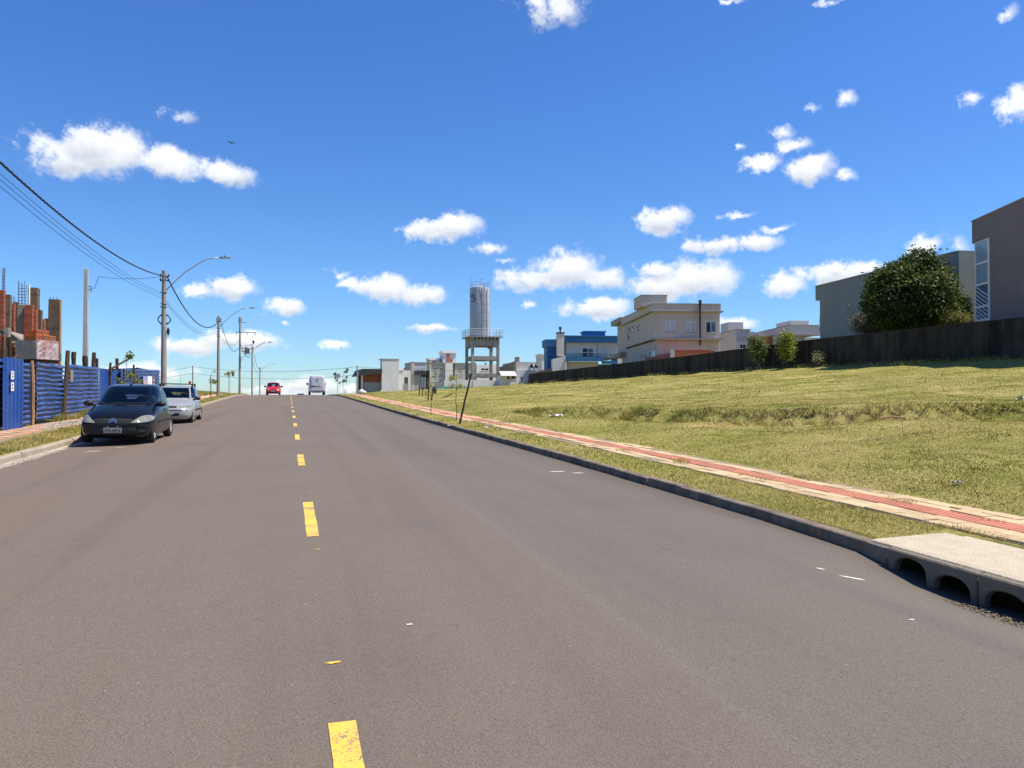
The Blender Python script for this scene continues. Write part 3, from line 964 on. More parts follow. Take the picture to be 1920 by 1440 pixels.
def heap(name, label, ct, cs, rt, rs, h, mat, n=600, size=.03, cat='gravel', zf=None):
    zf = zf or gz
    """a low heap of loose stones: real pebbles on a mound"""
    mb = MB()
    V = []; F = []
    for i in range(n):
        a_ = random.uniform(0, 2 * math.pi); r_ = math.sqrt(random.random())
        t_ = ct + rt * r_ * math.cos(a_); s_ = cs + rs * r_ * math.sin(a_)
        z_ = zf(t_, s_) + h * max(0, 1 - r_ ** 1.5) * random.uniform(.6, 1)
        q = size * random.uniform(.5, 1.5)
        b_ = len(V)
        V += [(t_ - q, s_ + random.uniform(-q, q) * .4, z_), (t_ + q, s_ + random.uniform(-q, q) * .4, z_), (t_, s_ - q, z_ + q * .2), (t_, s_ + q, z_ + q * .1), (t_ + random.uniform(-q, q) * .3, s_, z_ + q * random.uniform(.6, 1.1)), (t_, s_, z_ - q)]
        F += [(b_, b_ + 2, b_ + 4), (b_ + 2, b_ + 1, b_ + 4), (b_ + 1, b_ + 3, b_ + 4), (b_ + 3, b_, b_ + 4), (b_ + 2, b_, b_ + 5), (b_ + 1, b_ + 2, b_ + 5), (b_ + 3, b_ + 1, b_ + 5), (b_, b_ + 3, b_ + 5)]
    mb.add(V, F)
    return tag(obj(name, mb, mat), label, cat, kind='stuff')


heap('gravel_heap', 'grey gravel spread over the pavement in front of the blue fence', -6.75, 28.0, .6, 3.4, .07, M_['gravel'], 1500, .024)
heap('rubble_trail', 'crumbs of mortar and gravel along the left kerb', -4.86, 16.6, .12, 2.6, .0, M_['gravel'], 500, .018, zf=lambda t, s: float(road_z(t, s)))
heap('dry_debris', 'dry clippings and grit lying in front of the drain arches', 4.93, 4.35, .12, .55, .02, M_['sand'], 260, .010, zf=lambda t, s: float(road_z(t, s)))

# ------------------------------------------------------------------ grass blades
def lawn(name, label, n, mask, seed, hmin, hmax, dmin=4.0, dmax=95, az0=-.55, az1=1.12, hs_=None, tone=1.0):
    g = np.random.default_rng(seed)
    D = np.exp(g.uniform(math.log(dmin), math.log(dmax), n))
    th = g.uniform(az0, az1, n)
    t = D * np.sin(th); s = D * np.cos(th)
    k = mask(t, s)
    t, s, D = t[k], s[k], D[k]
    n = len(t)
    z = terrain(t, s) - .006
    sc = 1 + D / 22.0
    patch = fbm(t * .45, s * .45, 41)
    patch2 = fbm(t * 2.2, s * 2.2, 43, 3)
    h = g.uniform(hmin, hmax, n) * (1 + (sc - 1) * .35) * (.6 + .9 * patch2)
    if hs_ is not None: h = h * hs_(t, s)
    w = .0048 * sc * g.uniform(.7, 1.4, n)
    a_ = g.uniform(0, 2 * np.pi, n); la = g.uniform(0, 2 * np.pi, n); ll = g.uniform(.2, .9, n) * h
    dx, dy = np.cos(a_) * w, np.sin(a_) * w
    V = np.empty((n, 3, 3))
    V[:, 0] = np.stack([t - dx, s - dy, z], -1); V[:, 1] = np.stack([t + dx, s + dy, z], -1)
    V[:, 2] = np.stack([t + np.cos(la) * ll, s + np.sin(la) * ll, z + h], -1)
    green = np.array([.205, .215, .038]); lime = np.array([.31, .305, .05]); straw = np.array([.53, .42, .16]); brown = np.array([.17, .115, .06])
    u = np.clip((patch - .33) * 3.6 + g.normal(0, .25, n), 0, 1)[:, None]
    c = green * (1 - u) + straw * u
    lm = np.clip((fbm(t * .25 + 9, s * .25, 61) - .5) * 4, 0, .8)[:, None]
    c = c * (1 - lm) + lime * lm
    br = (g.random(n) < np.clip((patch2 - .5) * 1.6, .03, .5))[:, None]
    c = np.where(br, c * .5 + brown * .5, c)
    c = c * g.uniform(.7, 1.3, n)[:, None] * tone
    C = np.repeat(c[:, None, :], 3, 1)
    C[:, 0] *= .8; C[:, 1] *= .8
    F = np.arange(n * 3).reshape(n, 3)
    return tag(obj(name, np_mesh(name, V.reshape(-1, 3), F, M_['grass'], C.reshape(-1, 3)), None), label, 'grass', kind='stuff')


def edge_j(s, k):
    return (vnoise(s * 1.7, k * 5.0, 71) - .5) * .22


drain_zone = lambda t, s: (t < 6.17) & (s > 2.3) & (s < 5.97)
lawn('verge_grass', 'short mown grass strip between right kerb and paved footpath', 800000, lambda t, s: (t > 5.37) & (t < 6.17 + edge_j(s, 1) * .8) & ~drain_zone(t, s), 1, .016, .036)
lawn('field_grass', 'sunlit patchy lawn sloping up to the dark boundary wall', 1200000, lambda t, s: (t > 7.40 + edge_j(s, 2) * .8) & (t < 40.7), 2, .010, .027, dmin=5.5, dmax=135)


def ter_mask(t, s):
    tl = np.interp(s, TER_S, TER_T) + (vnoise(s * .5, s * 0, 9) - .5)
    return (np.abs(t - tl + .12) < .30) & (s > 6) & (s < 31) & (fbm(t * 1.1, s * 1.1, 88, 3) > .30)


lawn('terrace_weeds', 'rank darker weeds along the low terrace edge across the field', 1000000, ter_mask, 3, .04, .11, dmin=8, dmax=40, tone=.72)
lawn('wall_weeds', 'taller shaded grass at the foot of the boundary wall', 400000, lambda t, s: (t > 39.3 + vnoise(s * .7, s * 0, 4) * 1.2) & (t < 40.8), 4, .06, .18, dmin=38, dmax=140)
lawn('left_verge_grass', 'short grass strip between left kerb and salmon pavers', 500000, lambda t, s: (t < -5.2) & (t > -6.12 + edge_j(s, 3) * 1.6) & (s > 10) & (s < 110), 5, .03, .06, dmin=12, dmax=110, az0=-.62, az1=.0)
lawn('left_field_grass', 'grass of the open lot beyond the blue fence', 260000, lambda t, s: ((t < -7.4) & (t > -30) & (s > 53)), 6, .05, .11, dmin=50, dmax=130, az0=-.6, az1=.0)
lawn('fence_weeds', 'weeds growing at the foot of the blue fence post', 60000, lambda t, s: (t < -7.2 + vnoise(s * 2, s * 0, 3) * .3 - .25) & (t > -7.6) & (s > 29.0) & (s < 33.5) & (fbm(t * 2, s * 2, 5, 2) > .45), 8, .08, .22, dmin=28, dmax=36, az0=-.36, az1=-.15)
# weeds in the paving joints
lawn('joint_weeds', 'sprigs of grass growing between the footpath pavers', 500000, lambda t, s: (t > 6.17) & (t < 7.42) & (fbm(t * 2.6, s * 1.6, 15, 2) > .70), 9, .02, .05, dmin=5, dmax=60, az0=.05, az1=.95)

lawn('dry_stalks', 'scattered dry stalks standing in the sloping field', 2600, lambda t, s: (t > 7.8) & (t < 39) & (fbm(t * .6, s * .6, 91, 2) > .52), 12, .10, .26, dmin=8, dmax=70, tone=.9)
# bare earth crumbs on the terrace edge
for i, (ct, cs, rt, rs, wh) in enumerate([(10.9, 22.4, .22, 1.0, 'left end'), (12.55, 16.9, .25, .8, 'middle'), (14.9, 12.9, .3, .8, 'right end')]):
    heap('bare_earth', 'bare brown earth crumbs on the ' + wh + ' of the terrace edge', ct, cs, rt, rs, -.01, M_['dirt'], 160, .022, 'earth')

# ------------------------------------------------------------------ local frames measured from the photograph
class Frame:
    """origin on the line of sight through column px at depth D, turned by rot; local x to the right, y away, z up from zb"""

    def __init__(self, name, label, cat, px, D, rot, zb, group=None):
        o = at(px, 700, D)
        self.O = Vector((o.x, o.y, 0)); self.r = R(rot)
        self.X = Vector((math.cos(self.r), math.sin(self.r), 0)); self.Y = Vector((-math.sin(self.r), math.cos(self.r), 0))
        self.zb = zb
        self.root = thing(name, label, cat, (o.x, o.y, zb), self.r, group)

    def x(self, px, y=0):
        b = self.O + self.Y * y; u = slope_u(px)
        return (u * b.dot(FW) - b.dot(RT)) / (self.X.dot(RT) - u * self.X.dot(FW))

    def y(self, px, x=0):                             # local y where the line (x, y) meets column px
        b = self.O + self.X * x; u = slope_u(px)
        return (u * b.dot(FW) - b.dot(RT)) / (self.Y.dot(RT) - u * self.Y.dot(FW))

    def z(self, py, x=0, y=0):
        return EYE + slope_v(py) * (self.O + self.X * x + self.Y * y).dot(FW) - self.zb


def volume(fr, name, mat, x0, x1, y0, y1, z0, z1, front=(), left=(), parent=None, rec=.14, bevel=0):
    """a block whose front and left faces have real recessed openings: (a0, a1, z0, z1) along x or y"""
    mb = MB()

    def face(u0, u1, holes, pt, nrm):
        us = sorted({u0, u1, *[h[0] for h in holes], *[h[1] for h in holes]}); zs = sorted({z0, z1, *[h[2] for h in holes], *[h[3] for h in holes]})
        for i in range(len(us) - 1):
            for k in range(len(zs) - 1):
                uc, zc = (us[i] + us[i + 1]) / 2, (zs[k] + zs[k + 1]) / 2
                hole = any(h[0] < uc < h[1] and h[2] < zc < h[3] for h in holes)
                d = rec if hole else 0
                a_, b_, c_, d_ = [pt(us[i], zs[k], d), pt(us[i + 1], zs[k], d), pt(us[i + 1], zs[k + 1], d), pt(us[i], zs[k + 1], d)]
                mb.add([a_, b_, c_, d_], [(0, 1, 2, 3)])
        for h in holes:
            q = [(h[0], h[2]), (h[1], h[2]), (h[1], h[3]), (h[0], h[3])]
            for (p, q2) in zip(q, q[1:] + q[:1]):
                mb.add([pt(*p, 0), pt(*q2, 0), pt(*q2, rec), pt(*p, rec)], [(0, 1, 2, 3)])
    face(x0, x1, front, lambda u, z, d: (u, y0 + d, z), -1)
    face(y0, y1, left, lambda u, z, d: (x0 + d, u, z), -1)
    mb.add([(x1, y0, z0), (x1, y1, z0), (x1, y1, z1), (x1, y0, z1)], [(0, 1, 2, 3)])
    mb.add([(x0, y1, z0), (x1, y1, z0), (x1, y1, z1), (x0, y1, z1)], [(0, 1, 2, 3)])
    mb.add([(x0, y0, z1), (x1, y0, z1), (x1, y1, z1), (x0, y1, z1)], [(0, 1, 2, 3)])
    mb.add([(x0, y0, z0), (x1, y0, z0), (x1, y1, z0), (x0, y1, z0)], [(0, 1, 2, 3)])
    me = bpy.data.meshes.new(name); me.from_pydata(mb.v, [], mb.f)
    bm = bmesh.new(); bm.from_mesh(me)
    bmesh.ops.remove_doubles(bm, verts=bm.verts, dist=1e-4); bmesh.ops.recalc_face_normals(bm, faces=bm.faces)
    bm.to_mesh(me); bm.free(); me.materials.append(mat)
    return obj(name, me, None, parent or fr.root)


def window(fr, face, a0, a1, z0, z1, pos, frame='white_trim', pane='pane_dark', n=2, rec=.10, fw=.06, bars=0, parent=None, name='window'):
    """frame with panes; face 'f' = front plane y=pos, 'l' = left plane x=pos"""
    def bxs(mb, u0, u1, w0, w1, d0, d1):
        if face == 'f': mb.box(u0, u1, pos + d0, pos + d1, w0, w1)
        else: mb.box(pos + d0, pos + d1, u0, u1, w0, w1)
    mb = MB()
    e = .004
    bxs(mb, a0 + e, a0 + fw, z0 + e, z1 - e, rec - .07, rec + .01); bxs(mb, a1 - fw, a1 - e, z0 + e, z1 - e, rec - .07, rec + .01)
    bxs(mb, a0 + fw, a1 - fw, z0 + e, z0 + fw, rec - .07, rec + .01); bxs(mb, a0 + fw, a1 - fw, z1 - fw, z1 - e, rec - .07, rec + .01)
    for i in range(1, n):
        c = a0 + (a1 - a0) * i / n
        bxs(mb, c - fw / 2, c + fw / 2, z0 + fw, z1 - fw, rec - .06, rec + .01)
    w = obj(name, mb, M_[frame], parent or fr.root)
    panes = pane if isinstance(pane, (list, tuple)) else [pane] * n
    for i in range(n):
        c0 = a0 + (a1 - a0) * i / n + (fw if i == 0 else fw / 2); c1 = a0 + (a1 - a0) * (i + 1) / n - (fw if i == n - 1 else fw / 2)
        mb = MB(); bxs(mb, c0, c1, z0 + fw, z1 - fw, rec - .03, rec - .015)
        obj('pane', mb, M_[panes[i]], w)
    if name == 'window' and z1 - z0 < 3:
        mb = MB(); bxs(mb, a0 - .05, a1 + .05, z0 - .07, z0 - .003, -.07, .05)
        obj('sill', mb, M_['beige_trim'], w)
    return w


def lbox(fr, name, mat, x0, x1, y0, y1, z0, z1, parent=None, bevel=0):
    mb = MB(); mb.box(x0, x1, y0, y1, z0, z1)
    return obj(name, mb, M_[mat], parent or fr.root, bevel=bevel)


def s_at(px, t):
    u = slope_u(px)
    d = FW + RT * u
    return t / d.x * d.y


# ------------------------------------------------------------------ blue sheet-metal fence on the left
FT = -7.62
fence = thing('sheet_metal_fence', 'blue corrugated sheet metal site fence along the left pavement', 'fence', (FT, 22, gz(FT, 22)))
F0 = Vector(fence.location)


def rib_sheet(s0, s1, zlo, zhi, t_fn, period=.168, depth=.065, seed=0, wav=.012):
    """horizontal trapezoid ribs, sheet runs along s; zlo/zhi functions of s"""
    ns = max(4, int((s1 - s0) / .25))
    nr = int(round(2.0 / period))
    prof = []
    for k in range(nr):
        for (a_, d_) in ((0, 0), (.30, 0), (.38, 1), (.55, 1), (.78, .55), (.96, 0)):
            prof.append(((k + a_) / nr, d_ * depth))
    prof.append((1, 0))
    V = []; F = []
    for i in range(ns + 1):
        s_ = s0 + (s1 - s0) * i / ns
        a_, b_ = zlo(s_), zhi(s_)
        for (q, d_) in prof:
            z_ = a_ + (b_ - a_) * q + (vnoise(s_ * 1.1, q * 4, seed) - .5) * wav * 1.6
            V.append((t_fn(s_) + d_ + (vnoise(s_ * 2.0 + 3, q * 5, seed + 7) - .5) * wav * 2 - F0.x, s_ - F0.y, z_ - F0.z))
    m_ = len(prof)
    for i in range(ns):
        for k in range(m_ - 1):
            F.append((i * m_ + k, (i + 1) * m_ + k, (i + 1) * m_ + k + 1, i * m_ + k + 1))
    mb = MB(); mb.add(V, F)
    return mb


def vert_sheet(s0, s1, zlo, zhi, t0, t1, period=.19, depth=.035, seed=0):
    nr = max(2, int((s1 - s0) / period)); prof = []
    for k in range(nr):
        for (a_, d_) in ((0, 0), (.45, 0), (.55, 1), (.85, 1), (.95, 0)):
            prof.append(((k + a_) / nr, d_ * depth))
    prof.append((1, 0))
    V = []; F = []
    for (q, d_) in prof:
        s_ = s0 + (s1 - s0) * q; t_ = t0 + (t1 - t0) * q
        for z_ in np.linspace(zlo, zhi, 6):
            V.append((t_ + d_ + (vnoise(q * 5, z_ * 2, seed) - .5) * .02 - F0.x, s_ - F0.y, z_ - F0.z))
    for i in range(len(prof) - 1):
        for k in range(5):
            F.append((i * 6 + k, (i + 1) * 6 + k, (i + 1) * 6 + k + 1, i * 6 + k + 1))
    mb = MB(); mb.add(V, F)
    return mb


zl = lambda off: (lambda s: gz(FT, s) + off)
top = lambda s: float(np.interp(s, [18, 24.6, 26.5, 35.6, 38, 51.2], [2.44, 2.56, 2.56, 2.76, 2.80, 3.17]))
sP = [s_at(p, FT) for p in (4, 36, 62, 67, 118, 125, 187, 226, 299)]
obj('corrugated_sheet', rib_sheet(19.5, sP[0] - .05, zl(.05), top, lambda s: FT, seed=1), M_['blue_sheet'], fence)
obj('corrugated_sheet', rib_sheet(sP[1] - .15, sP[2], zl(.04), lambda s: top(s) - .03, lambda s: FT - .02, seed=2), M_['blue_sheet'], fence)
obj('corrugated_sheet', rib_sheet(sP[3] - .05, sP[4], zl(.12), lambda s: top(s) + .02 - .02 * (s - sP[3]), lambda s: FT, seed=3, wav=.03), M_['blue_sheet'], fence)
obj('corrugated_sheet', rib_sheet(sP[5] - .05, sP[6], zl(.05), lambda s: top(s) + .0, lambda s: FT - .03, seed=4, wav=.035), M_['blue_sheet'], fence)
obj('corrugated_sheet', rib_sheet(sP[7], sP[8], zl(.1), lambda s: top(s) - .02, lambda s: FT - .02, seed=5), M_['blue_sheet'], fence)
sd0, sd1 = s_at(6, -7.42), s_at(42, -7.38)
zdoor = gz(FT, sd0)
door = obj('door_leaf', vert_sheet(sd0, sd1, zdoor + .03, zdoor + 2.02, -7.42, -7.38, period=.27, depth=.045, seed=9), M_['blue_paint'], fence)
tag(door, 'bright blue ribbed door leaf with two small notices')
zg = gz(FT, 37)
g0, g1 = s_at(186, -8.1), s_at(226, -7.75)
gate = obj('gate_leaf', vert_sheet(g0, g1, zg + .05, EYE + slope_v(692) * at_t(205, 692, -7.9).dot(FW), -8.1, -7.75, period=.24, depth=.05, seed=10), M_['blue_paint'], fence)
tag(gate, 'dark blue ribbed gate leaf set back from the fence')
# notices on the door, sheet flap, board with prints
for (py0, py1) in ((696, 711), (717, 733)):
    ta = -7.345
    a_ = at_t(20.5, py1, ta); b_ = at_t(26, py0, ta)
    mb = MB(); mb.box(ta - F0.x, ta + .006 - F0.x, a_.y - F0.y, b_.y - F0.y, a_.z - F0.z, b_.z - F0.z)
    nb_ = obj('notice', mb, M_['paper_white'], fence)
    h_ = b_.z - a_.z; w_ = b_.y - a_.y
    for k, (q0, q1) in enumerate(((.60, .85), (.22, .45))):
        mb = MB(); mb.box(ta + .0065 - F0.x, ta + .0085 - F0.x, a_.y + w_ * .3 - F0.y, a_.y + w_ * .72 - F0.y, a_.z + h_ * q0 - F0.z, a_.z + h_ * q1 - F0.z)
        obj('notice_print', mb, M_['print_dark'], nb_)
tb = FT + .07
for (p0, p1, mt) in ((268, 276.2, 'print_blue'), (276.6, 285, 'paper_white'), (285.4, 291, 'print_dark')):
    a_ = at_t(p0, 727, tb); b_ = at_t(p1, 706, tb)
    mb = MB(); mb.box(tb - F0.x, tb + .01 - F0.x, a_.y - F0.y, b_.y - F0.y, a_.z - F0.z, b_.z - F0.z)
    bo = obj('site_board', mb, M_[mt], fence)
    H_ = b_.z - a_.z; W_ = b_.y - a_.y
    if mt == 'print_blue':
        mb = MB(); mb.add([(tb + .012 - F0.x, a_.y - F0.y + .01, a_.z - F0.z + .01), (tb + .012 - F0.x, b_.y - F0.y - .01, a_.z - F0.z + .01), (tb + .012 - F0.x, b_.y - F0.y - .01, a_.z + H_ * .38 - F0.z), (tb + .012 - F0.x, a_.y - F0.y + .01, a_.z + H_ * .72 - F0.z)], [(0, 1, 2, 3)])
        obj('board_print', mb, M_['print_tan'], bo)
    elif mt == 'print_dark':
        for q in (.30, .66):
            mb = MB(); mb.box(tb + .0105 - F0.x, tb + .013 - F0.x, a_.y + W_ * .3 - F0.y, a_.y + W_ * .75 - F0.y, a_.z + H_ * (q - .09) - F0.z, a_.z + H_ * (q + .09) - F0.z)
            obj('board_print', mb, M_['print_tan'], bo)
    else:
        for q in range(5):
            mb = MB(); mb.box(tb + .0105 - F0.x, tb + .012 - F0.x, a_.y + W_ * .2 - F0.y, a_.y + W_ * (.6 + .06 * (q % 3)) - F0.y, a_.z + H_ * (.12 + q * .1) - F0.z, a_.z + H_ * (.15 + q * .1) - F0.z)
            obj('board_print', mb, M_['print_blue'], bo)


def stick(px0, py0, px1, py1, t, r, mat, parent=None, name='post', base=None, wob=.015):
    a_ = at_t(px0, py0, t); b_ = at_t(px1, py1, t)
    pts = []
    for i in range(7):
        p = a_.lerp(b_, i / 6)
        pts.append(p + Vector((random.uniform(-wob, wob), random.uniform(-wob, wob), 0)) - base)
    mb = MB(); mb.tube(pts, [r * random.uniform(.88, 1.1) for _ in pts], 8)
    return obj(name, mb, M_[mat], parent, smooth_=False)


stick(118, 786, 128, 658, FT + .09, .075, 'timber', fence, 'fence_post', F0)
stick(61, 800, 60.5, 676, FT + .08, .055, 'timber_pale', fence, 'fence_post', F0)
stick(66, 796, 66, 680, FT - .06, .05, 'timber', fence, 'fence_post', F0)
stick(2, 800, 8, 655, FT + .03, .07, 'timber', fence, 'fence_post', F0)
for (p, y0, y1, r, lean) in ((138, 720, 660, .085, 0), (158.5, 720, 667, .085, 1.5), (162, 720, 668, .06, 0), (176, 720, 661, .075, -2), (182, 720, 672, .06, 0), (207, 735, 680, .05, 0), (219.5, 735, 672, .07, 0), (251, 740, 684, .05, 0)):
    stick(p + lean, y0, p, y1, FT - .22 if p != 251 else FT + .1, r, 'timber', fence, 'fence_post', F0)
stick(208, 692, 239, 674, FT - .2, .05, 'timber', fence, 'brace', F0)
stick(8, 690, 32, 667, FT - .25, .05, 'timber', fence, 'brace', F0)
a_ = at_t(132, 716, FT + .05); b_ = at_t(137, 694, FT + .05)
mb = MB(); mb.box(FT + .03 - F0.x, FT + .06 - F0.x, a_.y - F0.y, b_.y - F0.y, a_.z - F0.z, b_.z - F0.z)
obj('hanging_flap', mb, M_['raw_concrete'], fence)

# little site shelter roof behind the fence
a_ = at_t(254, 696, -8.4); b_ = at_t(298, 690, -8.4)
sh = thing('site_shed', 'low tin-roofed shed behind the end of the blue fence', 'shed', (-8.8, (a_.y + b_.y) / 2, gz(-8.8, 46)))
S0 = Vector(sh.location)
mb = MB(); mb.box(-1.0, .35, a_.y - S0.y, b_.y - S0.y, a_.z - S0.z - .12, a_.z - S0.z + .17)
obj('fascia', mb, M_['rust_tin'], sh)
mb = MB()
n = 14
for i in range(n):
    y0 = a_.y - S0.y - .1 + (b_.y - a_.y + .2) * i / n; y1 = y0 + (b_.y - a_.y + .2) / n
    zz = a_.z - S0.z + .19
    mb.add([(-1.2, y0, zz - .1), (.45, y0, zz), (.45, (y0 + y1) / 2, zz + .07), (-1.2, (y0 + y1) / 2, zz - .03)], [(0, 1, 2, 3)])
    mb.add([(-1.2, (y0 + y1) / 2, zz - .03), (.45, (y0 + y1) / 2, zz + .07), (.45, y1, zz), (-1.2, y1, zz - .1)], [(0, 1, 2, 3)])
obj('corrugated_roof', mb, M_['pale_tin'], sh)
mb = MB(); mb.box(-.95, .25, a_.y - S0.y + .1, b_.y - S0.y - .1, -.1, a_.z - S0.z - .13)
obj('wall', mb, M_['timber'], sh)

# ------------------------------------------------------------------ unfinished brick building
ub = Frame('unfinished_building', 'unfinished building with red brick piers and timber formwork columns', 'building', 40, 33, 0, gz(-11, 33))
gl = -.1
bm_brick = MB().box(0, 1, 0, 1, 0, 1).mesh('brick', M_['brick_red'])


def pier(p0, p1, py, y0, dep=.24, mat='brick_red', kind='brick', name=None, py_top_extra=0):
    x0, x1 = ub.x(p0, y0), ub.x(p1, y0); z1 = ub.z(py, (x0 + x1) / 2, y0)
    if kind == 'form':
        mb = MB()
        zc = gl; k = 0
        while zc < z1 - .01:                          # board by board
            h = min(random.choice((.30, .33, .36)), z1 - zc)
            j = random.uniform(0, .012)
            mb.box(x0 - j, x1 + j, y0 - j, y0 + dep + j, zc + .003, zc + h - .003); zc += h
        mb.box(x0 + .01, x1 - .01, y0 + .01, y0 + dep - .01, gl, z1 - .02)
        return obj('formwork_column', mb, M_['formwork'], ub.root)
    if kind == 'conc':
        mb = MB(); mb.box(x0, x1, y0, y0 + dep, gl, z1)
        return obj('concrete_column', mb, M_['raw_concrete'], ub.root, bevel=.01)
    mb = MB(); mb.box(x0 + .012, x1 - .012, y0 + .012, y0 + dep, gl, z1 - .01)
    p = obj('brick_pier', mb, M_['mortar'], ub.root)
    zc = z1; row = 0
    while zc > 1.6:                                   # each brick laid, down to what the fence hides
        ln = .30
        xs = [x0]
        q = x0 + (ln if row % 2 else ln / 2)
        while q < x1 - .06: xs.append(q); q += ln
        xs.append(x1)
        for a_, b_ in zip(xs[:-1], xs[1:]):
            o = bpy.data.objects.new('brick', bm_brick); COL.objects.link(o); o.parent = p
            o.location = (a_ + .006, y0 + random.uniform(-.008, .006), zc - .195); o.scale = (b_ - a_ - .012, dep + random.uniform(-.004, .012), .178)
        zc -= .205; row += 1
    return p


pier(-6, 6, 543, -1.5); pier(7, 17, 552, -.9, kind='form'); pier(10.5, 17.5, 560, -.6, kind='brick')
pier(18, 25, 568, .2); pier(24, 31, 566, .6, kind='form'); pier(31, 44, 571, -.2, kind='conc')
pier(44, 60, 571, -.35); pier(60, 67, 580, -.15); pier(51, 68, 539, 2.6, .4, kind='form'); pier(68, 76, 581, 1.2, kind='form')
pier(76, 82, 598, 1.9); pier(82, 90, 597, 3.2, kind='form'); pier(89.5, 110.5, 561, -2.2, .30, kind='form')
x0, x1 = ub.x(110.7, -2.1), ub.x(112.3, -2.1)
lbox(ub, 'timber_strip', 'timber_pale', x0, x1, -2.12, -1.9, gl, ub.z(562, x1, -2.1))
x0, x1 = ub.x(47, 0), ub.x(49.5, 0)
mb = MB(); mb.tube([((x0 + x1) / 2, .35, gl), ((x0 + x1) / 2, .35, ub.z(533, x0, .35))], .035, 8)
obj('white_pipe', mb, M_['white_trim'], ub.root)


def rebar(p0, p1, py0, py1, y0, dep, n=4):
    x0, x1 = ub.x(p0, y0), ub.x(p1, y0); z0, z1 = ub.z(py1, x0, y0), ub.z(py0, x0, y0)
    mb = MB()
    cs = [(x0 + (x1 - x0) * i / (n - 1), y) for i in range(n) for y in (y0, y0 + dep)]
    for (x, y) in cs:
        mb.tube([(x, y, z0 - .3), (x + random.uniform(-.02, .02), y, z1 + random.uniform(-.1, .05))], .010, 5)
    z = z0 + .05
    while z < z1 - .25:
        for (a_, b_) in (((x0, y0), (x1, y0)), ((x1, y0), (x1, y0 + dep)), ((x1, y0 + dep), (x0, y0 + dep)), ((x0, y0 + dep), (x0, y0))):
            mb.tube([(*a_, z), (*b_, z)], .006, 4)
        z += .13
    obj('rebar_cage', mb, M_['rebar'], ub.root)


rebar(32, 45, 528, 571, -.12, .12, 3); rebar(2, 5.2, 500, 543, -1.4, .12, 2); rebar(19, 24, 553, 568, .3, .1, 2)
for q in (.2, .5, .8):
    x = ub.x(89.5, -2) + q * .4
    mb = MB(); mb.tube([(x, -2.05, ub.z(564, x, -2)), (x, -2.05, ub.z(557, x, -2))], .012, 5)
    obj('rebar_end', mb, M_['rebar'], ub.root)
xa, xb = ub.x(-8, -3.2), ub.x(46, -2.6)
za = ub.z(616, xa, -3); zb_ = ub.z(637, xb, -3)
mb = MB(); mb.add([(xa, -3.2, za - .5), (xb, -2.6, zb_ - .15), (xb, 1.5, zb_ - .15), (xa, 1.5, za - .5), (xa, -3.2, za), (ub.x(15, -3), -3.1, za - .1), (xb, -2.6, zb_), (xb, 1.5, zb_), (xa, 1.5, za)],
                  [(0, 1, 6, 5, 4), (1, 2, 7, 6), (4, 5, 6, 7, 8), (2, 3, 8, 7), (0, 4, 8, 3), (0, 3, 2, 1)])
obj('sloping_slab', mb, M_['raw_concrete'], ub.root)
x0 = ub.x(6, -3.3)
lbox(ub, 'concrete_column', 'raw_concrete', x0, ub.x(15, -3.3), -3.3, -3.0, gl, ub.z(614, x0, -3.3))
lbox(ub, 'lintel', 'brick_red', ub.x(-8, -3.6), ub.x(6, -3.6), -3.6, -3.4, ub.z(640, 0, -3.6), ub.z(628, 0, -3.6))
for p in (3, 12, 17):
    x = ub.x(p, -3.7)
    mb = MB(); mb.tube([(x, -3.7, gl), (x + .03, -3.7, ub.z(632, x, -3.7))], .05, 7)
    obj('prop', mb, M_['timber'], ub.root)
lbox(ub, 'rear_wall', 'brick_red', ub.x(-8, 4), ub.x(86, 4), 4.0, 4.2, gl, ub.z(612, 0, 4))

# wrapped brick pallets, loose bricks on top
pc = at(69, 657, 28.6)
zt0, zt1 = at(69, 637, 28.6).z, at(69, 678, 28.6).z
pal_rot = R(59)
pz = gz(pc.x, pc.y)
levels = [(zt1, zt0), (zt1 - 1.0, zt1 - .06), (pz, zt1 - 1.06)]
names = ['film-wrapped brick pallet on top of the stack behind the blue fence', 'middle film-wrapped brick pallet of the stack behind the fence', 'lowest film-wrapped brick pallet of the stack behind the fence']
for (z0, z1), lb in zip(levels, names):
    p = thing('brick_pallet', lb, 'pallet', (pc.x, pc.y, z0), pal_rot, 'film-wrapped brick pallets')
    mb = MB()
    L = 1.0; w_ = .98
    for i in range(3):
        mb.box(0 + .02, w_ - .02, .03 + i * .42, .12 + i * .42, 0, .07)
    mb.box(0, w_, 0, L, .07, .10)
    obj('pallet_base', mb, M_['timber'], p)
    for nm_, a0, a1, mt in (('film_side', 0, 1, 'wrap_film'),):
        V = []; F = []
        m_ = 48; hh = z1 - z0 - .1
        for iz in range(9):
            for k in range(m_):
                q = k / m_ * 4; sd = int(q); fr_ = q - sd
                c = [(0, 0), (w_, 0), (w_, L), (0, L)]
                x = c[sd][0] + (c[(sd + 1) % 4][0] - c[sd][0]) * fr_; y = c[sd][1] + (c[(sd + 1) % 4][1] - c[sd][1]) * fr_
                j = (vnoise(k * .9, iz * 1.3, int(z0 * 10) + 3) - .5) * .05
                V.append((x + j, y + j * .8, .1 + hh * iz / 8))
        for iz in range(8):
            for k in range(m_):
                F.append((iz * m_ + k, iz * m_ + (k + 1) % m_, (iz + 1) * m_ + (k + 1) % m_, (iz + 1) * m_ + k))
        F.append(tuple(8 * m_ + k for k in range(m_)))
        mb = MB(); mb.add(V, F)
        fo = obj('film_wrap', mb, M_['wrap_film'], p)
        if mt: fo.data.materials.append(M_['wrap_film_shade'])
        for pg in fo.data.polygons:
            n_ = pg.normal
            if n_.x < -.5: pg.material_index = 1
mb = MB(); mb.box(0, .29, 0, .19, 0, .19)
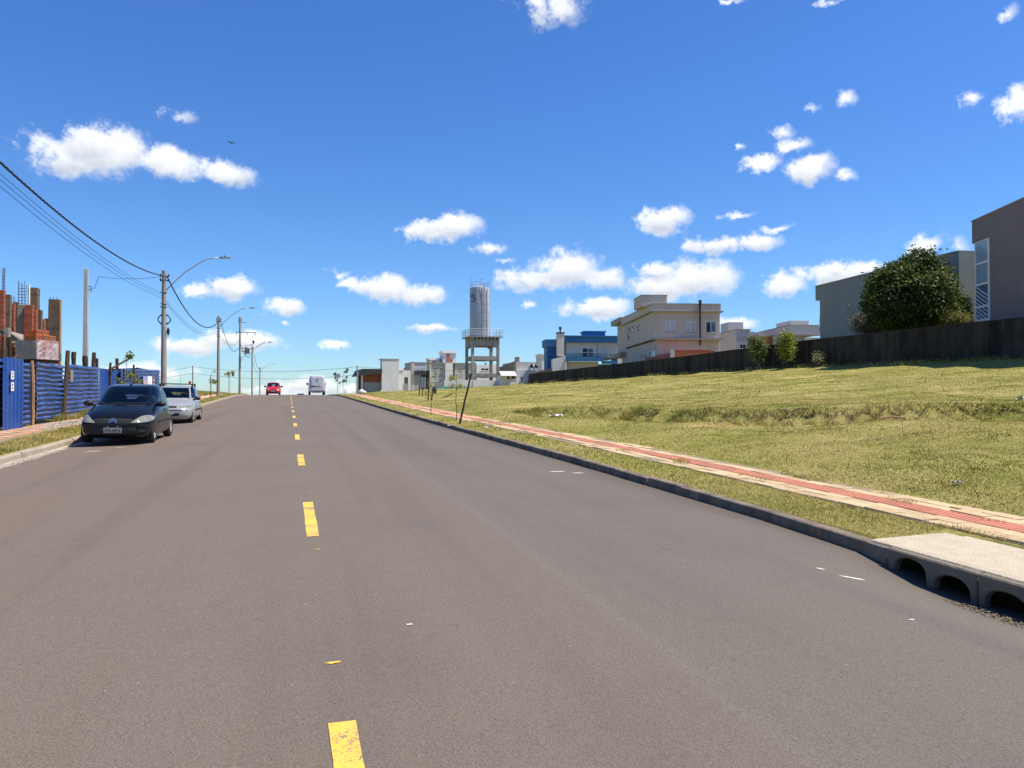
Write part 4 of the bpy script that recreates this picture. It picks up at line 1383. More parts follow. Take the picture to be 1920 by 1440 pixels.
bo = mb.mesh('hollow_brick', M_['brick_orange'], bevel=.004)
hx = MB()
n_b = 0
ex = Vector((math.cos(pal_rot), math.sin(pal_rot), 0)); ey = Vector((-math.sin(pal_rot), math.cos(pal_rot), 0))
for lay, items in enumerate([[(.02, .06), (.02, .27), (.02, .48), (.33, .05), (.33, .28), (.64, .10), (.63, .33), (.35, .55)], [(.10, .12), (.12, .36), (.42, .16)]]):
    for (a_, b_) in items:
        n_b += 1
        p = pc + ex * a_ + ey * b_
        o = thing('hollow_brick', ('loose orange brick in the bottom layer on the wrapped pallet', 'loose orange brick in the upper layer on the wrapped pallet')[lay], 'brick', (p.x, p.y, zt0 + .012 + lay * .192), pal_rot + random.uniform(-.15, .15), 'loose orange bricks on the pallet')
        c = bpy.data.objects.new('shell', bo); COL.objects.link(c); c.parent = o
        mb = MB()
        for i in range(3):
            mb.box(.02 + i * .09, .09 + i * .09, -.002, .004, .03, .09); mb.box(.02 + i * .09, .09 + i * .09, -.002, .004, .10, .16)
        obj('cell_opening', mb, M_['dirt'], o)

# ------------------------------------------------------------------ poles
def lamp_arm(root, z, reach, rise, r=.028, side=1):
    pts = []
    for i in range(15):
        q = i / 14
        x = reach * q
        y = rise * (1 - (1 - min(1, q / .86)) ** 1.0 if q < .5 else 0)
        pts.append((x, y))
    pts = [(.05, 0), (.5, rise * .28), (1.0, rise * .56), (reach * .52, rise * .80), (reach * .62, rise * .92), (reach * .74, rise * .985), (reach * .86, rise)]
    mb = MB(); mb.tube([(side * x, 0, z + h) for x, h in pts], r, 8)
    a = obj('lamp_arm', mb, M_['galv'], root, smooth_=True)
    mb = MB()
    M = Matrix.Translation((side * reach * .86, 0, z + rise + .01)) @ Matrix.Rotation(R(-3) * side, 4, 'Y')
    mb.add([(0, -.05, -.03), (side * .12, -.11, -.035), (side * .56, -.10, -.03), (side * .60, 0, -.03), (side * .56, .10, -.03), (side * .12, .11, -.035), (0, .05, -.03),
            (0, -.05, .03), (side * .12, -.10, .05), (side * .52, -.09, .025), (side * .58, 0, .015), (side * .52, .09, .025), (side * .12, .10, .05), (0, .05, .03)],
           [(0, 1, 2, 3, 4, 5, 6), (13, 12, 11, 10, 9, 8, 7)] + [(i, (i + 1) % 7, (i + 1) % 7 + 7, i + 7) for i in range(7)], M)
    h = obj('lamp_head', mb, M_['steel'], a)
    mb = MB(); mb.lathe([(.035, .04), (.035, .10), (.02, .12)], 10, M @ Matrix.Translation((side * .28, 0, 0)))
    obj('photocell', mb, M_['black_plastic'], h)


def utility_pole(label, t, s, top_z, r0, r1, lean=0, mat='pole_concrete', base=None, name='utility_pole', group='street-side utility poles'):
    zb = gz(t, s) if base is None else base
    p = thing(name, label, 'pole', (t, s, zb), 0, group)
    mb = MB(); H_ = top_z - zb
    mb.tube([(lean * H_ * i / 8, 0, -.1 + (H_ + .1) * i / 8) for i in range(9)], [r0 + (r1 - r0) * i / 8 for i in range(9)], 14)
    obj('shaft', mb, M_[mat], p, auto=40)
    return p, H_


P = [(-6.2, 43.3, 8.05), (-6.2, 75.5, 8.95), (-6.2, 108, 12.1), (-6.2, 144, 10.5), (-6.2, 183, 8.2)]
labels = ['tall round concrete pole with curved lamp arm nearest the silver car', 'second concrete lamp pole standing in the grass past the cars', 'taller pole with crossarm and grey transformer', 'lamp pole beyond the transformer pole', 'farthest lamp pole left of the red car']
POLE = []
for i, (t, s, z) in enumerate(P):
    p, h = utility_pole(labels[i], t, s, z, .155, .10 if i != 2 else .11, lean=-.004 if i == 0 else 0)
    POLE.append((p, h))
    if i != 2:
        lamp_arm(p, h - 1.05, 3.1, 1.85)
    else:
        lamp_arm(p, h * .42, 4.2, 2.6)
    mb = MB()
    for z_ in (h - .32, h - .55):
        mb.box(-.22, .22, -.03, .03, z_, z_ + .06)
        mb.lathe([(.03, 0), (.045, .02), (.03, .07), (.04, .09), (.02, .12)], 8, Matrix.Translation((.2, 0, z_ + .03)))
        mb.lathe([(.03, 0), (.045, .02), (.03, .07), (.04, .09), (.02, .12)], 8, Matrix.Translation((-.2, 0, z_ + .03)))
    obj('insulator_bracket', mb, M_['black_plastic'], p)
    mb = MB()
    for z_ in (h - 1.15, h - 1.75, h - 1.9):
        mb.lathe([(.125, z_), (.135, z_ + .01), (.135, z_ + .05), (.125, z_ + .06)], 14)
        mb.box(-.2, -.1, -.03, .03, z_, z_ + .05)
    obj('clamp_band', mb, M_['steel'], p)
    if i == 0:
        for sd in (-1, 1):                             # coiled cable hooks
            mb = MB(); mb.tube([(sd * (.17 + .13 * math.sin(math.pi * k / 10)), 0, h - 2.75 + .42 * k / 10 - .0) for k in range(11)], .028, 7)
            mb.box(sd * .14 - .04, sd * .14 + .04, -.03, .03, h - 2.80, h - 2.70); mb.box(sd * .14 - .04, sd * .14 + .04, -.03, .03, h - 2.36, h - 2.28)
            obj('cable_hook', mb, M_['black_plastic'], p)
        mb = MB(); mb.ell((.20, -.05, h - 3.15), (.075, .08, .20))
        mb.tube([(.2, -.05, h - 3.3), (.19, -.05, h - 3.5)], .015, 6)
        obj('splice_box', mb, M_['black_plastic'], p)
# transformer pole extras
p, h = POLE[2]
mb = MB(); mb.box(-.55, 2.1, -.05, .05, h - 2.10, h - 2.0); mb.box(-.35, .75, -.05, .05, h - .75, h - .67)
obj('crossarm', mb, M_['pole_concrete'], p)
mb = MB()
for x in (-.45, .9, 1.9):
    mb.lathe([(.04, 0), (.09, .03), (.04, .08), (.09, .12), (.04, .17), (.03, .3)], 8, Matrix.Translation((x, 0, h - 2.4)))
obj('insulator', mb, M_['steel'], p)
mb = MB(); mb.lathe([(.28, 0), (.34, .05), (.34, .85), (.30, .92), (.12, .95)], 16, Matrix.Translation((.95, -.1, h - 4.9)))
mb.box(.1, .7, -.06, .06, h - 4.6, h - 4.5); mb.box(.1, .7, -.06, .06, h - 4.2, h - 4.1)
for k in range(6):
    mb.box(.62 + k * .11, .64 + k * .11, -.55, .35, h - 4.8, h - 4.1)
tr_ = obj('transformer', mb, M_['galv'], p)
mb = MB()
for x in (.75, .95, 1.15):
    mb.lathe([(.03, 0), (.07, .05), (.03, .1), (.07, .15), (.02, .3)], 8, Matrix.Translation((x, -.1, h - 3.95)))
obj('bushing', mb, M_['steel'], tr_)
mb = MB(); mb.tube([(1.6, 0, h - 3.0), (1.72, 0, h - 3.5), (1.5, 0, h - 3.75), (1.25, 0, h - 3.6)], .05, 7)
mb.ell((1.7, 0, h - 3.3), (.14, .14, .22))
obj('fuse_switch', mb, M_['black_plastic'], p)
# square light concrete service pole on the lot
q = at_t(160, 700, -9.9)
top_ = at_t(158, 502, -9.9).z
sp_ = thing('service_pole', 'pale square concrete service pole behind the blue fence', 'pole', (q.x, q.y, gz(q.x, q.y)))
Hs = top_ - gz(q.x, q.y)
mb = MB(); mb.add([(-.13, -.13, -.1), (.13, -.13, -.1), (.13, .13, -.1), (-.13, .13, -.1), (-.085, -.085, Hs), (.085, -.085, Hs), (.085, .085, Hs), (-.085, .085, Hs)], [(0, 1, 5, 4), (1, 2, 6, 5), (2, 3, 7, 6), (3, 0, 4, 7), (4, 5, 6, 7), (3, 2, 1, 0)])
obj('shaft', mb, M_['pole_light'], sp_, bevel=.012)
mb = MB()
for z_ in (Hs - .9, Hs - 1.05):
    mb.tube([(.08, 0, z_), (.22, 0, z_ + .02), (.26, 0, z_ - .06), (.2, 0, z_ - .1)], .02, 6)
mb.tube([(.24, 0, Hs - .95), (.34, 0, Hs - 1.05), (.44, .05, Hs - .75), (.55, .1, Hs - .35)], .012, 6)
obj('wire_hook', mb, M_['black_plastic'], sp_)
# near pole behind the left edge of the view carrying the cables
p, h = utility_pole('concrete pole nearest the camera, mostly outside the view, carrying the cables', -6.2, 10.2, 7.55, .155, .10)
# poles of the crossing street
pa = at(361.5, 686, 128); pb = at(670, 686, 104)
pA, hA = utility_pole('thin distant pole left of the second lamp pole', pa.x, pa.y, pa.z, .13, .09, base=pa.z - 7.4, group='crossing street poles')
pB, hB = utility_pole('thin pole in front of the dark-roofed house', pb.x, pb.y, pb.z, .13, .09, base=gz(pb.x, pb.y), group='crossing street poles')


def cable(name, label, a, b, sag, r=.012, n=24, twist=0, group='overhead cables'):
    a, b = Vector(a), Vector(b)
    mb = MB()
    L = (b - a).length
    if twist:
        m = int(L / .05); side = (b - a).cross(Vector((0, 0, 1))).normalized()
        for k in range(3):
            pts = []
            for i in range(m + 1):
                q = i / m; p = a.lerp(b, q); p.z -= 4 * sag * q * (1 - q)
                an = q * L / twist * 2 * math.pi + k * 2.094
                pts.append(p + side * math.cos(an) * r * .95 + Vector((0, 0, math.sin(an) * r * .95)))
            mb.tube(pts, r * .85, 5)
    else:
        pts = []
        for i in range(n + 1):
            q = i / n; p = a.lerp(b, q); p.z -= 4 * sag * q * (1 - q)
            pts.append(p)
        mb.tube(pts, r, 5)
    return tag(obj(name, mb, M_['cable']), label, 'cable', group)


tops = [(-6.2, 10.2, 7.55)] + P
span = ['from the near pole to the first lamp pole', 'from the first to the second lamp pole', 'from the second lamp pole to the transformer pole', 'from the transformer pole to the next lamp pole', 'between the two farthest lamp poles']
low = [7.0, 6.75, 7.55, 9.0, 8.6, 6.9]
for i in range(5):
    (t0, s0, z0), (t1, s1, z1) = tops[i], tops[i + 1]
    zz0, zz1 = (z0 - .3, z1 - .3)
    if i == 1: zz1 = z1 - .32
    if i == 2: zz1 = 8.6
    if i == 3: zz0 = 8.4
    cable('twisted_cable', 'thick twisted black cable ' + span[i], (t0 + .12, s0, zz0), (t1 + .12, s1, zz1), [.95, 1.55, 1.9, 1.6, 1.4][i], [.017, .021, .026, .03, .03][i], twist=.9 if i < 2 else 0)
    for k, (dz, sg) in enumerate(((0, .60), (-.12, .64), (.10, .56))):
        if k == 2 and i > 0: continue
        cable('telephone_wire', ['upper', 'lower', 'topmost'][k] + ' thin wire ' + span[i], (t0 - .1, s0, low[i] + dz), (t1 - .1, s1, low[i + 1] + dz), sg * (1 if i == 0 else 1.5), .007 if i == 0 else .011)
cable('service_wire', 'thin wire from the first lamp pole to the square service pole', (-6.3, 43.3, 7.75), (q.x + .55, q.y + .1, top_ - .35), .12, .010)
for k in range(2):
    dz = -.12 - k * 1.1
    cable('street_wire', ('upper' if k == 0 else 'lower') + ' distant wire crossing behind the road crest', (pa.x, pa.y, pa.z + dz), (pb.x, pb.y, pb.z + dz), .75, .022)
    e = at(200, 706 + k * 8, 135)
    cable('street_wire', ('upper' if k == 0 else 'lower') + ' distant wire running left behind the first lamp pole', (pa.x, pa.y, pa.z + dz), (e.x, e.y, e.z), .4, .022)
    e = at(868, 694 + k * 9, 132)
    cable('street_wire', ('upper' if k == 0 else 'lower') + ' distant wire in front of the pale houses', (pb.x, pb.y, pb.z + dz), (e.x, e.y, e.z), .3, .02)

# ------------------------------------------------------------------ vehicles
def hermite(xs, ys, x):
    xs = np.array(xs, float); ys = np.array(ys, float)
    d = np.diff(ys) / np.diff(xs)
    m = np.zeros(len(xs)); m[0] = d[0]; m[-1] = d[-1]
    for i in range(1, len(xs) - 1):
        m[i] = 0 if d[i - 1] * d[i] <= 0 else 2 * d[i - 1] * d[i] / (d[i - 1] + d[i])
    i = np.clip(np.searchsorted(xs, x) - 1, 0, len(xs) - 2)
    h = xs[i + 1] - xs[i]; u = (x - xs[i]) / h
    return (2 * u**3 - 3 * u**2 + 1) * ys[i] + (u**3 - 2 * u**2 + u) * h * m[i] + (-2 * u**3 + 3 * u**2) * ys[i + 1] + (u**3 - u**2) * h * m[i + 1]


NC = 144                                             # columns round the body, 2.5 degrees each


def ring(z, yf, yr, w, nf, nr=None):
    nr = nr or nf
    nf = float(np.interp(z / max(nf, .1), [0], [nf])) if nf > 7 else float(np.interp(z, [.2, .55, .72, .95, 1.5], [nf + 2.2, nf + 2.0, nf + .9, nf, nf - .1]))
    nr = nr + (1.2 if z < .7 else 0)
    out_ = []
    c = (yf + yr) / 2; a = (yr - yf) / 2
    for j in range(NC):
        ph = 2 * math.pi * j / NC
        cs, sn = math.cos(ph), math.sin(ph)
        n = nf if cs > 0 else nr
        out_.append((w * math.copysign(abs(sn) ** (2 / n), sn), c - a * math.copysign(abs(cs) ** (2 / n), cs), z))
    return out_


def grid_mesh(rings, faces_ij, mat, name, cap_b=False, cap_t=False):
    used = {}
    V = []; F = []

    def vid(i, j):
        k = (i, j % NC)
        if k not in used:
            used[k] = len(V); V.append(rings[i][j % NC])
        return used[k]
    for (i, j) in faces_ij:
        F.append((vid(i, j), vid(i, j + 1), vid(i + 1, j + 1), vid(i + 1, j)))
    if cap_b: F.append(tuple(vid(0, j) for j in range(NC))[::-1])
    if cap_t: F.append(tuple(vid(len(rings) - 1, j) for j in range(NC)))
    mb = MB(); mb.v = V; mb.f = F
    return mb.mesh(name, mat, smooth_=True)


def ray_patch(bvh, topl, botl, off, th, mat, name, parent, n=14, m=5, d=(0, 1, 0), start=-4.0):
    """panel wrapped on the body: outline given by an upper and a lower polyline in front view (x,z) or side view (y,z)"""
    dv = Vector(d)
    side = abs(d[0]) > .5

    def pl(l, q):
        xs = np.linspace(0, 1, len(l))
        return np.interp(q, xs, [p[0] for p in l]), np.interp(q, xs, [p[1] for p in l])
    pts = []
    for i in range(n + 1):
        a = pl(botl, i / n); b = pl(topl, i / n)
        for k in range(m + 1):
            u = a[0] + (b[0] - a[0]) * k / m; z = a[1] + (b[1] - a[1]) * k / m
            o = Vector((start, u, z)) if side else Vector((u, start, z))
            hit = bvh.ray_cast(o, dv)[0]
            if hit is None:
                hit = pts[-1] + dv * off if pts else o - dv * start
                hit = Vector((hit.x, u, z)) if side else Vector((u, hit.y, z))
            pts.append(hit - dv * off)
    F = []
    w = m + 1
    for i in range(n):
        for k in range(m):
            F.append((i * w + k, (i + 1) * w + k, (i + 1) * w + k + 1, i * w + k + 1))
    nv = len(pts)
    V = [tuple(p) for p in pts] + [tuple(p + dv * (off + th)) for p in pts]
    F2 = [tuple(q + nv for q in f)[::-1] for f in F]
    border = [(i * w, (i + 1) * w) for i in range(n)] + [((i + 1) * w + m, i * w + m) for i in range(n)] + [(k + 1, k) for k in range(m)] + [(n * w + k, n * w + k + 1) for k in range(m)]
    S = [(b, a, a + nv, b + nv) for a, b in border]
    mb = MB(); mb.v = V; mb.f = F + F2 + S
    return obj(name, mb, M_[mat], parent, auto=35)


def text_mesh(s, size, mat, name, parent, loc, rot):
    cu = bpy.data.curves.new(name, 'FONT'); cu.body = s; cu.size = size; cu.align_x = 'CENTER'; cu.align_y = 'CENTER'; cu.extrude = .001; cu.resolution_u = 2
    o = bpy.data.objects.new(name, cu); COL.objects.link(o)
    dg = bpy.context.evaluated_depsgraph_get()
    me = bpy.data.meshes.new_from_object(o.evaluated_get(dg))
    bpy.data.objects.remove(o)
    me.materials.clear(); me.materials.append(M_[mat])
    return obj(name, me, None, parent, loc, rot=rot)


def wheel(root, x, y, r, wd, side):
    t = MB()
    M = Matrix.Translation((x, y, r)) @ Matrix.Rotation(R(90), 4, 'Y')
    t.lathe([(r * .62, -wd / 2), (r * .9, -wd / 2), (r, -wd / 2 + .03), (r, wd / 2 - .03), (r * .9, wd / 2), (r * .62, wd / 2)], 28, M, cap=False)
    w = obj('wheel', t, M_['tyre'], root, auto=40)
    t = MB()
    t.lathe([(r * .64, side * (wd / 2 - .012)), (r * .60, side * (wd / 2 - .02)), (r * .57, side * (wd / 2 - .055)), (r * .2, side * (wd / 2 - .04)), (r * .12, side * (wd / 2 - .02)), (.001, side * (wd / 2 - .02))], 28, M, cap=False)
    for k in range(9):
        a = 2 * math.pi * k / 9
        t.box(r * .12, r * .60, -.018, .018, side * (wd / 2 - .045), side * (wd / 2 - .018), M @ Matrix.Rotation(a, 4, 'Z')) if side > 0 else t.box(r * .12, r * .60, -.018, .018, -wd / 2 + .018, -wd / 2 + .045, M @ Matrix.Rotation(a, 4, 'Z'))
    obj('rim', t, M_['alloy'], w, auto=40)


def build_car(root, rows, belt, ztop_glass, mat, axles, wr, track, nf=3.0, nr=3.4, cols=(43, 50, 86, 91, 126, 138), rear_glass=True, interior=True, boolean=True, arch=1.14):
    zs = [r[0] for r in rows]
    P_ = lambda z, k: float(hermite(zs, [r[k] for r in rows], z))
    zl = list(np.linspace(zs[0], belt, 22))
    low = [ring(z, P_(z, 1), P_(z, 2), P_(z, 3), nf, nr) for z in zl]
    body_me = grid_mesh(low, [(i, j) for i in range(len(low) - 1) for j in range(NC)], M_[mat], 'body', True, True)
    bm = bmesh.new(); bm.from_mesh(body_me)
    bvh = BVHTree.FromBMesh(bm); bm.free()
    body = obj('body', body_me, None, root)
    if boolean:
        mb = MB()
        for y in axles:
            for sd in (-1, 1):
                mb.lathe([(wr * arch, -.17), (wr * arch, .40)], 40, Matrix.Translation((sd * track, y, wr + .012)) @ Matrix.Rotation(R(90) * sd, 4, 'Y'))
        cut = obj('cut', mb, M_['cabin_dark'])
        md = body.modifiers.new('b', 'BOOLEAN'); md.object = cut; md.operation = 'DIFFERENCE'; md.solver = 'EXACT'
        try: md.material_mode = 'TRANSFER'
        except Exception: pass
        dg = bpy.context.evaluated_depsgraph_get()
        me = bpy.data.meshes.new_from_object(body.evaluated_get(dg))
        body.modifiers.clear()
        if len(me.polygons) > 100:
            body.data = me
        bpy.data.objects.remove(cut)
        try: body.data.set_sharp_from_angle(angle=R(38))
        except Exception: pass
    # cabin: shell with real openings
    zc = list(np.linspace(belt, ztop_glass, 9)) + list(np.linspace(ztop_glass, zs[-1], 9))[1:]
    cab = [ring(z, P_(z, 1), P_(z, 2), P_(z, 3), nf, nr) for z in zc]
    dg_ = lambda j: 2.5 * min(j + .5, NC - j - .5)
    parts = {'shell': [], 'windshield': [], 'front_side_window_left': [], 'front_side_window_right': [], 'rear_side_window_left': [], 'rear_side_window_right': [], 'rear_window': []}
    for i in range(len(cab) - 1):
        for j in range(NC):
            d = dg_(j); sd = 'right' if j < NC / 2 else 'left'
            if 1 <= i < 8:
                if d < cols[0]: k = 'windshield'
                elif d < cols[1]: k = 'shell'
                elif d < cols[2]: k = 'front_side_window_' + sd
                elif d < cols[3]: k = 'shell'
                elif d < cols[4]: k = 'rear_side_window_' + sd
                elif d < cols[5] or not rear_glass: k = 'shell'
                else: k = 'rear_window'
            else: k = 'shell'
            parts[k].append((i, j))
    obj('roof_and_pillars', grid_mesh(cab, parts['shell'], M_[mat], 'roof_and_pillars', cap_t=True), None, root)
    for k, fs in parts.items():
        if k == 'shell' or not fs: continue
        nm = 'windshield' if k == 'windshield' else ('rear_window' if k == 'rear_window' else 'side_window')
        obj(nm, grid_mesh(cab, fs, M_['car_glass'], nm), None, root)
    if interior:
        dk = [(x * .97, (y - 2) * .985 + 2, z + .006) for x, y, z in ring(belt, P_(belt, 1), P_(belt, 2), P_(belt, 3), nf, nr)]
        mb = MB(); mb.v = dk; mb.f = [tuple(range(NC))]
        obj('cabin_deck', mb, M_['cabin_dark'], root)
        mb = MB(); yd = P_(belt + .1, 1)
        mb.box(-.60, .60, yd + .08, yd + .45, belt + .007, belt + .06)
        obj('dashboard', mb, M_['cabin_dark'], root, bevel=.03, seg=2)
        for sx_ in (-.36, .36):
            mb = MB(); mb.box(sx_ - .23, sx_ + .23, yd + 1.0, yd + 1.13, belt + .007, belt + .24)
            mb.box(sx_ - .13, sx_ + .13, yd + 1.04, yd + 1.13, belt + .25, belt + .42)
            obj('seat', mb, M_['seat_grey'], root, bevel=.04, seg=3, auto=50)
        mb = MB(); mb.box(-.55, .55, yd + 1.85, yd + 1.98, belt + .007, belt + .12)
        obj('rear_seat', mb, M_['seat_grey'], root, bevel=.03, seg=2)
        mb = MB(); mb.tube([(.36 + .18 * math.cos(a), yd + .55 - .05 * math.sin(a), belt + .06 + .17 * math.sin(a)) for a in np.linspace(0, 2 * math.pi, 21)], .015, 6)
        obj('steering_wheel', mb, M_['cabin_dark'], root, smooth_=True)
        ym = P_(ztop_glass, 1) + .12
        mb = MB(); mb.box(-.12, .12, ym, ym + .03, ztop_glass - .09, ztop_glass - .02)
        obj('interior_mirror', mb, M_['cabin_dark'], root, bevel=.012)
    for y in axles:
        for sd in (-1, 1):
            wheel(root, sd * track, y, wr, .19, sd)
    return bvh, P_


def door_mirror(root, x, y, z, sd, mat, sc=1):
    mb = MB(); mb.ell((x + sd * .10 * sc, y, z), (.12 * sc, .085 * sc, .075 * sc), 14, 10)
    mb.tube([(x - sd * .06, y + .03, z - .05), (x + sd * .03, y + .01, z - .03)], .03 * sc, 8)
    obj('door_mirror', mb, M_[mat], root, smooth_=True)


def side_trim(bvh, root, W_, seams, strip_z, y0, y1, zb, zt):
    for sd in (-1, 1):
        d = (-sd, 0, 0); st = sd * 3.0
        for y in seams:
            ray_patch(bvh, [(y - .006, zt), (y + .006, zt)], [(y - .006, zb), (y + .006, zb)], .002, .01, 'cabin_dark', 'door_seam', root, 1, 8, d, st)
        if strip_z:
            ray_patch(bvh, [(y0, strip_z + .03), (y1, strip_z + .03)], [(y0, strip_z - .03), (y1, strip_z - .03)], .012, .02, 'black_plastic', 'rub_strip', root, 12, 2, d, st)
        for y in (seams[1] - .14, ):
            mb = None
            ray_patch(bvh, [(y - .08, zt - .10), (y + .08, zt - .10)], [(y - .08, zt - .135), (y + .08, zt - .135)], .018, .02, 'black_plastic', 'door_handle', root, 4, 1, d, st)


# ---- black hatchback, nose towards the camera
zc_ = float(road_z(-3.9, 21.5))
car = thing('black_hatchback', 'black hatchback with chevron grille parked nose-on at left kerb', 'car', (-3.90, 19.66, zc_), R(-1.2))
car.scale = (.955, .955, .925)
car.rotation_euler = (math.atan2(float(zr(23) - zr(20.4)), 2.6), R(.8), R(-1.0))
rowsB = [(.155, .16, 3.68, .72), (.22, .05, 3.79, .80), (.36, .005, 3.835, .832), (.50, .0, 3.85, .838), (.62, .05, 3.84, .838), (.70, .13, 3.83, .832), (.77, .25, 3.82, .822), (.84, .43, 3.80, .808), (.90, .62, 3.78, .792), (.945, .80, 3.76, .775), (.975, .92, 3.74, .762),
         (1.02, 1.0, 3.72, .750), (1.12, 1.15, 3.66, .728), (1.25, 1.36, 3.56, .69), (1.36, 1.56, 3.44, .65), (1.43, 1.72, 3.33, .615), (1.475, 1.90, 3.18, .56), (1.505, 2.15, 2.98, .44), (1.52, 2.45, 2.7, .22)]
bvh, PB = build_car(car, rowsB, .965, 1.43, 'car_black', (.78, 3.24), .31, .722, nf=2.9)
for sd in (-1, 1):
    ray_patch(bvh, [(sd * x, z) for x, z in ((.39, .555), (.48, .63), (.57, .705), (.66, .735), (.75, .72), (.80, .68))], [(sd * x, z) for x, z in ((.39, .545), (.48, .548), (.57, .552), (.66, .56), (.75, .575), (.805, .61))], .010, .02, 'lamp_lens', 'headlight', car, 16, 6)
    ray_patch(bvh, [(sd * x, z) for x, z in ((.53, .505), (.66, .50), (.80, .485))], [(sd * x, z) for x, z in ((.53, .475), (.66, .468), (.80, .455))], .012, .02, 'black_plastic', 'bumper_strip', car, 10, 2)
    ray_patch(bvh, [(sd * x, z) for x, z in ((.55, .37), (.62, .385), (.69, .36))], [(sd * x, z) for x, z in ((.55, .32), (.62, .30), (.69, .33))], .004, .02, 'cabin_dark', 'fog_lamp', car, 8, 3)
    door_mirror(car, sd * .76, 1.32, 1.0, sd, 'black_plastic')
gr = ray_patch(bvh, [(-.45, .635), (-.2, .65), (0, .655), (.2, .65), (.45, .635)], [(-.33, .50), (-.2, .472), (0, .462), (.2, .472), (.33, .50)], .006, .03, 'cabin_dark', 'grille', car, 24, 6)
for k, z in enumerate((.50, .54, .58, .62)):
    x = .34 + k * .032
    ray_patch(bvh, [(-x, z + .007), (0, z + .009), (x, z + .007)], [(-x, z - .007), (0, z - .005), (x, z - .007)], .014, .012, 'black_plastic', 'grille_bar', gr, 20, 1)
ray_patch(bvh, [(-.50, .44), (0, .45), (.50, .44)], [(-.54, .27), (0, .255), (.54, .27)], .004, .03, 'cabin_dark', 'lower_intake', car, 22, 6)
ray_patch(bvh, [(-.62, .235), (0, .22), (.62, .235)], [(-.62, .206), (0, .192), (.62, .206)], .016, .03, 'car_black', 'bumper_lip', car, 22, 2)
for k in (0, 1):                                     # two stacked chevrons
    z = .585 + k * .047
    ray_patch(bvh, [(-.088, z - .02), (0, z + .040), (.088, z - .02)], [(-.088, z - .052), (0, z + .006), (.088, z - .052)], .034, .02, 'chrome', 'emblem_chevron', car, 12, 2)
pl = ray_patch(bvh, [(-.20, .425), (.20, .425)], [(-.20, .295), (.20, .295)], .022, .012, 'plate', 'number_plate', car, 8, 2)
yp = min(v.co.y for v in pl.data.vertices)
text_mesh('INS 6813', .092, 'plate_ink', 'plate_lettering', pl, (0, yp - .004, .36), (R(90), 0, 0))
for sx_ in (-.12, .1):
    ray_patch(bvh, [(sx_, .472), (sx_ + .02, .472)], [(sx_, .44), (sx_ + .02, .44)], .02, .02, 'chrome', 'plate_screw', car, 2, 1)
side_trim(bvh, car, .84, (1.28, 2.28, 3.15), .53, 1.1, 2.95, .30, .95)
ray_patch(bvh, [(-.74, .958), (0, .968), (.74, .958)], [(-.74, .948), (0, .956), (.74, .948)], .004, .02, 'cabin_dark', 'cowl_panel', car, 20, 1)
mb = MB()
for (x0, x1) in ((.35, -.25), (-.35, -.62)):
    a = [(x0, PB(.98, 1) + .02, .985), ((x0 + x1) / 2, PB(1.01, 1) + .01, 1.02), (x1, PB(1.0, 1) + .05, 1.0)]
    mb.tube(a, .010, 5)
obj('wiper', mb, M_['black_plastic'], car)
mb = MB(); mb.tube([(.0, 2.0, 1.50), (.01, 1.93, 1.60), (.02, 1.85, 1.72)], .006, 5); mb.ell((0, 2.0, 1.505), (.03, .04, .02))
obj('antenna', mb, M_['black_plastic'], car)
for sd in (-1, 1):
    ray_patch(bvh, [(sd * .55, .95), (sd * .76, .93)], [(sd * .6, .62), (sd * .80, .62)], .008, .02, 'lamp_red', 'tail_light', car, 6, 4, (0, -1, 0), 6.0)

# ---- silver hatchback behind it
zc_ = float(road_z(-4.2, 31))
sv = thing('silver_hatchback', 'silver hatchback with roof rack bars parked behind the black car', 'car', (-4.12, 29.62, zc_))
sv.scale = (.99, .99, .94)
sv.rotation_euler = (math.atan2(float(zr(33) - zr(30)), 3), R(.8), R(-.4))
rowsS = [(.15, .16, 3.62, .70), (.21, .06, 3.70, .77), (.36, .0, 3.76, .805), (.48, .0, 3.78, .812), (.56, .05, 3.77, .812), (.63, .10, 3.76, .808), (.69, .17, 3.75, .80), (.75, .33, 3.74, .79), (.81, .58, 3.72, .778), (.86, .82, 3.70, .765), (.90, 1.0, 3.68, .752),
         (.95, 1.08, 3.66, .738), (1.05, 1.22, 3.60, .712), (1.18, 1.42, 3.50, .675), (1.28, 1.60, 3.40, .64), (1.345, 1.74, 3.30, .61), (1.385, 1.92, 3.18, .55), (1.41, 2.15, 3.0, .44), (1.425, 2.4, 2.7, .22)]
bvh, PS = build_car(sv, rowsS, .895, 1.345, 'car_silver', (.74, 3.18), .29, .69, nf=3.0)
for sd in (-1, 1):
    ray_patch(bvh, [(sd * x, z) for x, z in ((.36, .655), (.50, .685), (.65, .70), (.76, .68))], [(sd * x, z) for x, z in ((.37, .60), (.50, .595), (.65, .60), (.77, .625))], .008, .02, 'lamp_lens', 'headlight', sv, 14, 4)
    door_mirror(sv, sd * .74, 1.36, .94, sd, 'black_plastic')
    ray_patch(bvh, [(sd * .5, .90), (sd * .73, .88)], [(sd * .52, .62), (sd * .77, .62)], .008, .02, 'lamp_red', 'tail_light', sv, 6, 4, (0, -1, 0), 6.0)
ray_patch(bvh, [(-.30, .665), (0, .675), (.30, .665)], [(-.28, .60), (0, .598), (.28, .60)], .006, .03, 'black_plastic', 'grille', sv, 16, 2)
ray_patch(bvh, [(-.62, .525), (0, .53), (.62, .525)], [(-.64, .495), (0, .495), (.64, .495)], .01, .02, 'black_plastic', 'bumper_strip', sv, 18, 2)
ray_patch(bvh, [(-.42, .40), (0, .40), (.42, .40)], [(-.36, .29), (0, .285), (.36, .29)], .005, .03, 'cabin_dark', 'lower_intake', sv, 16, 3)
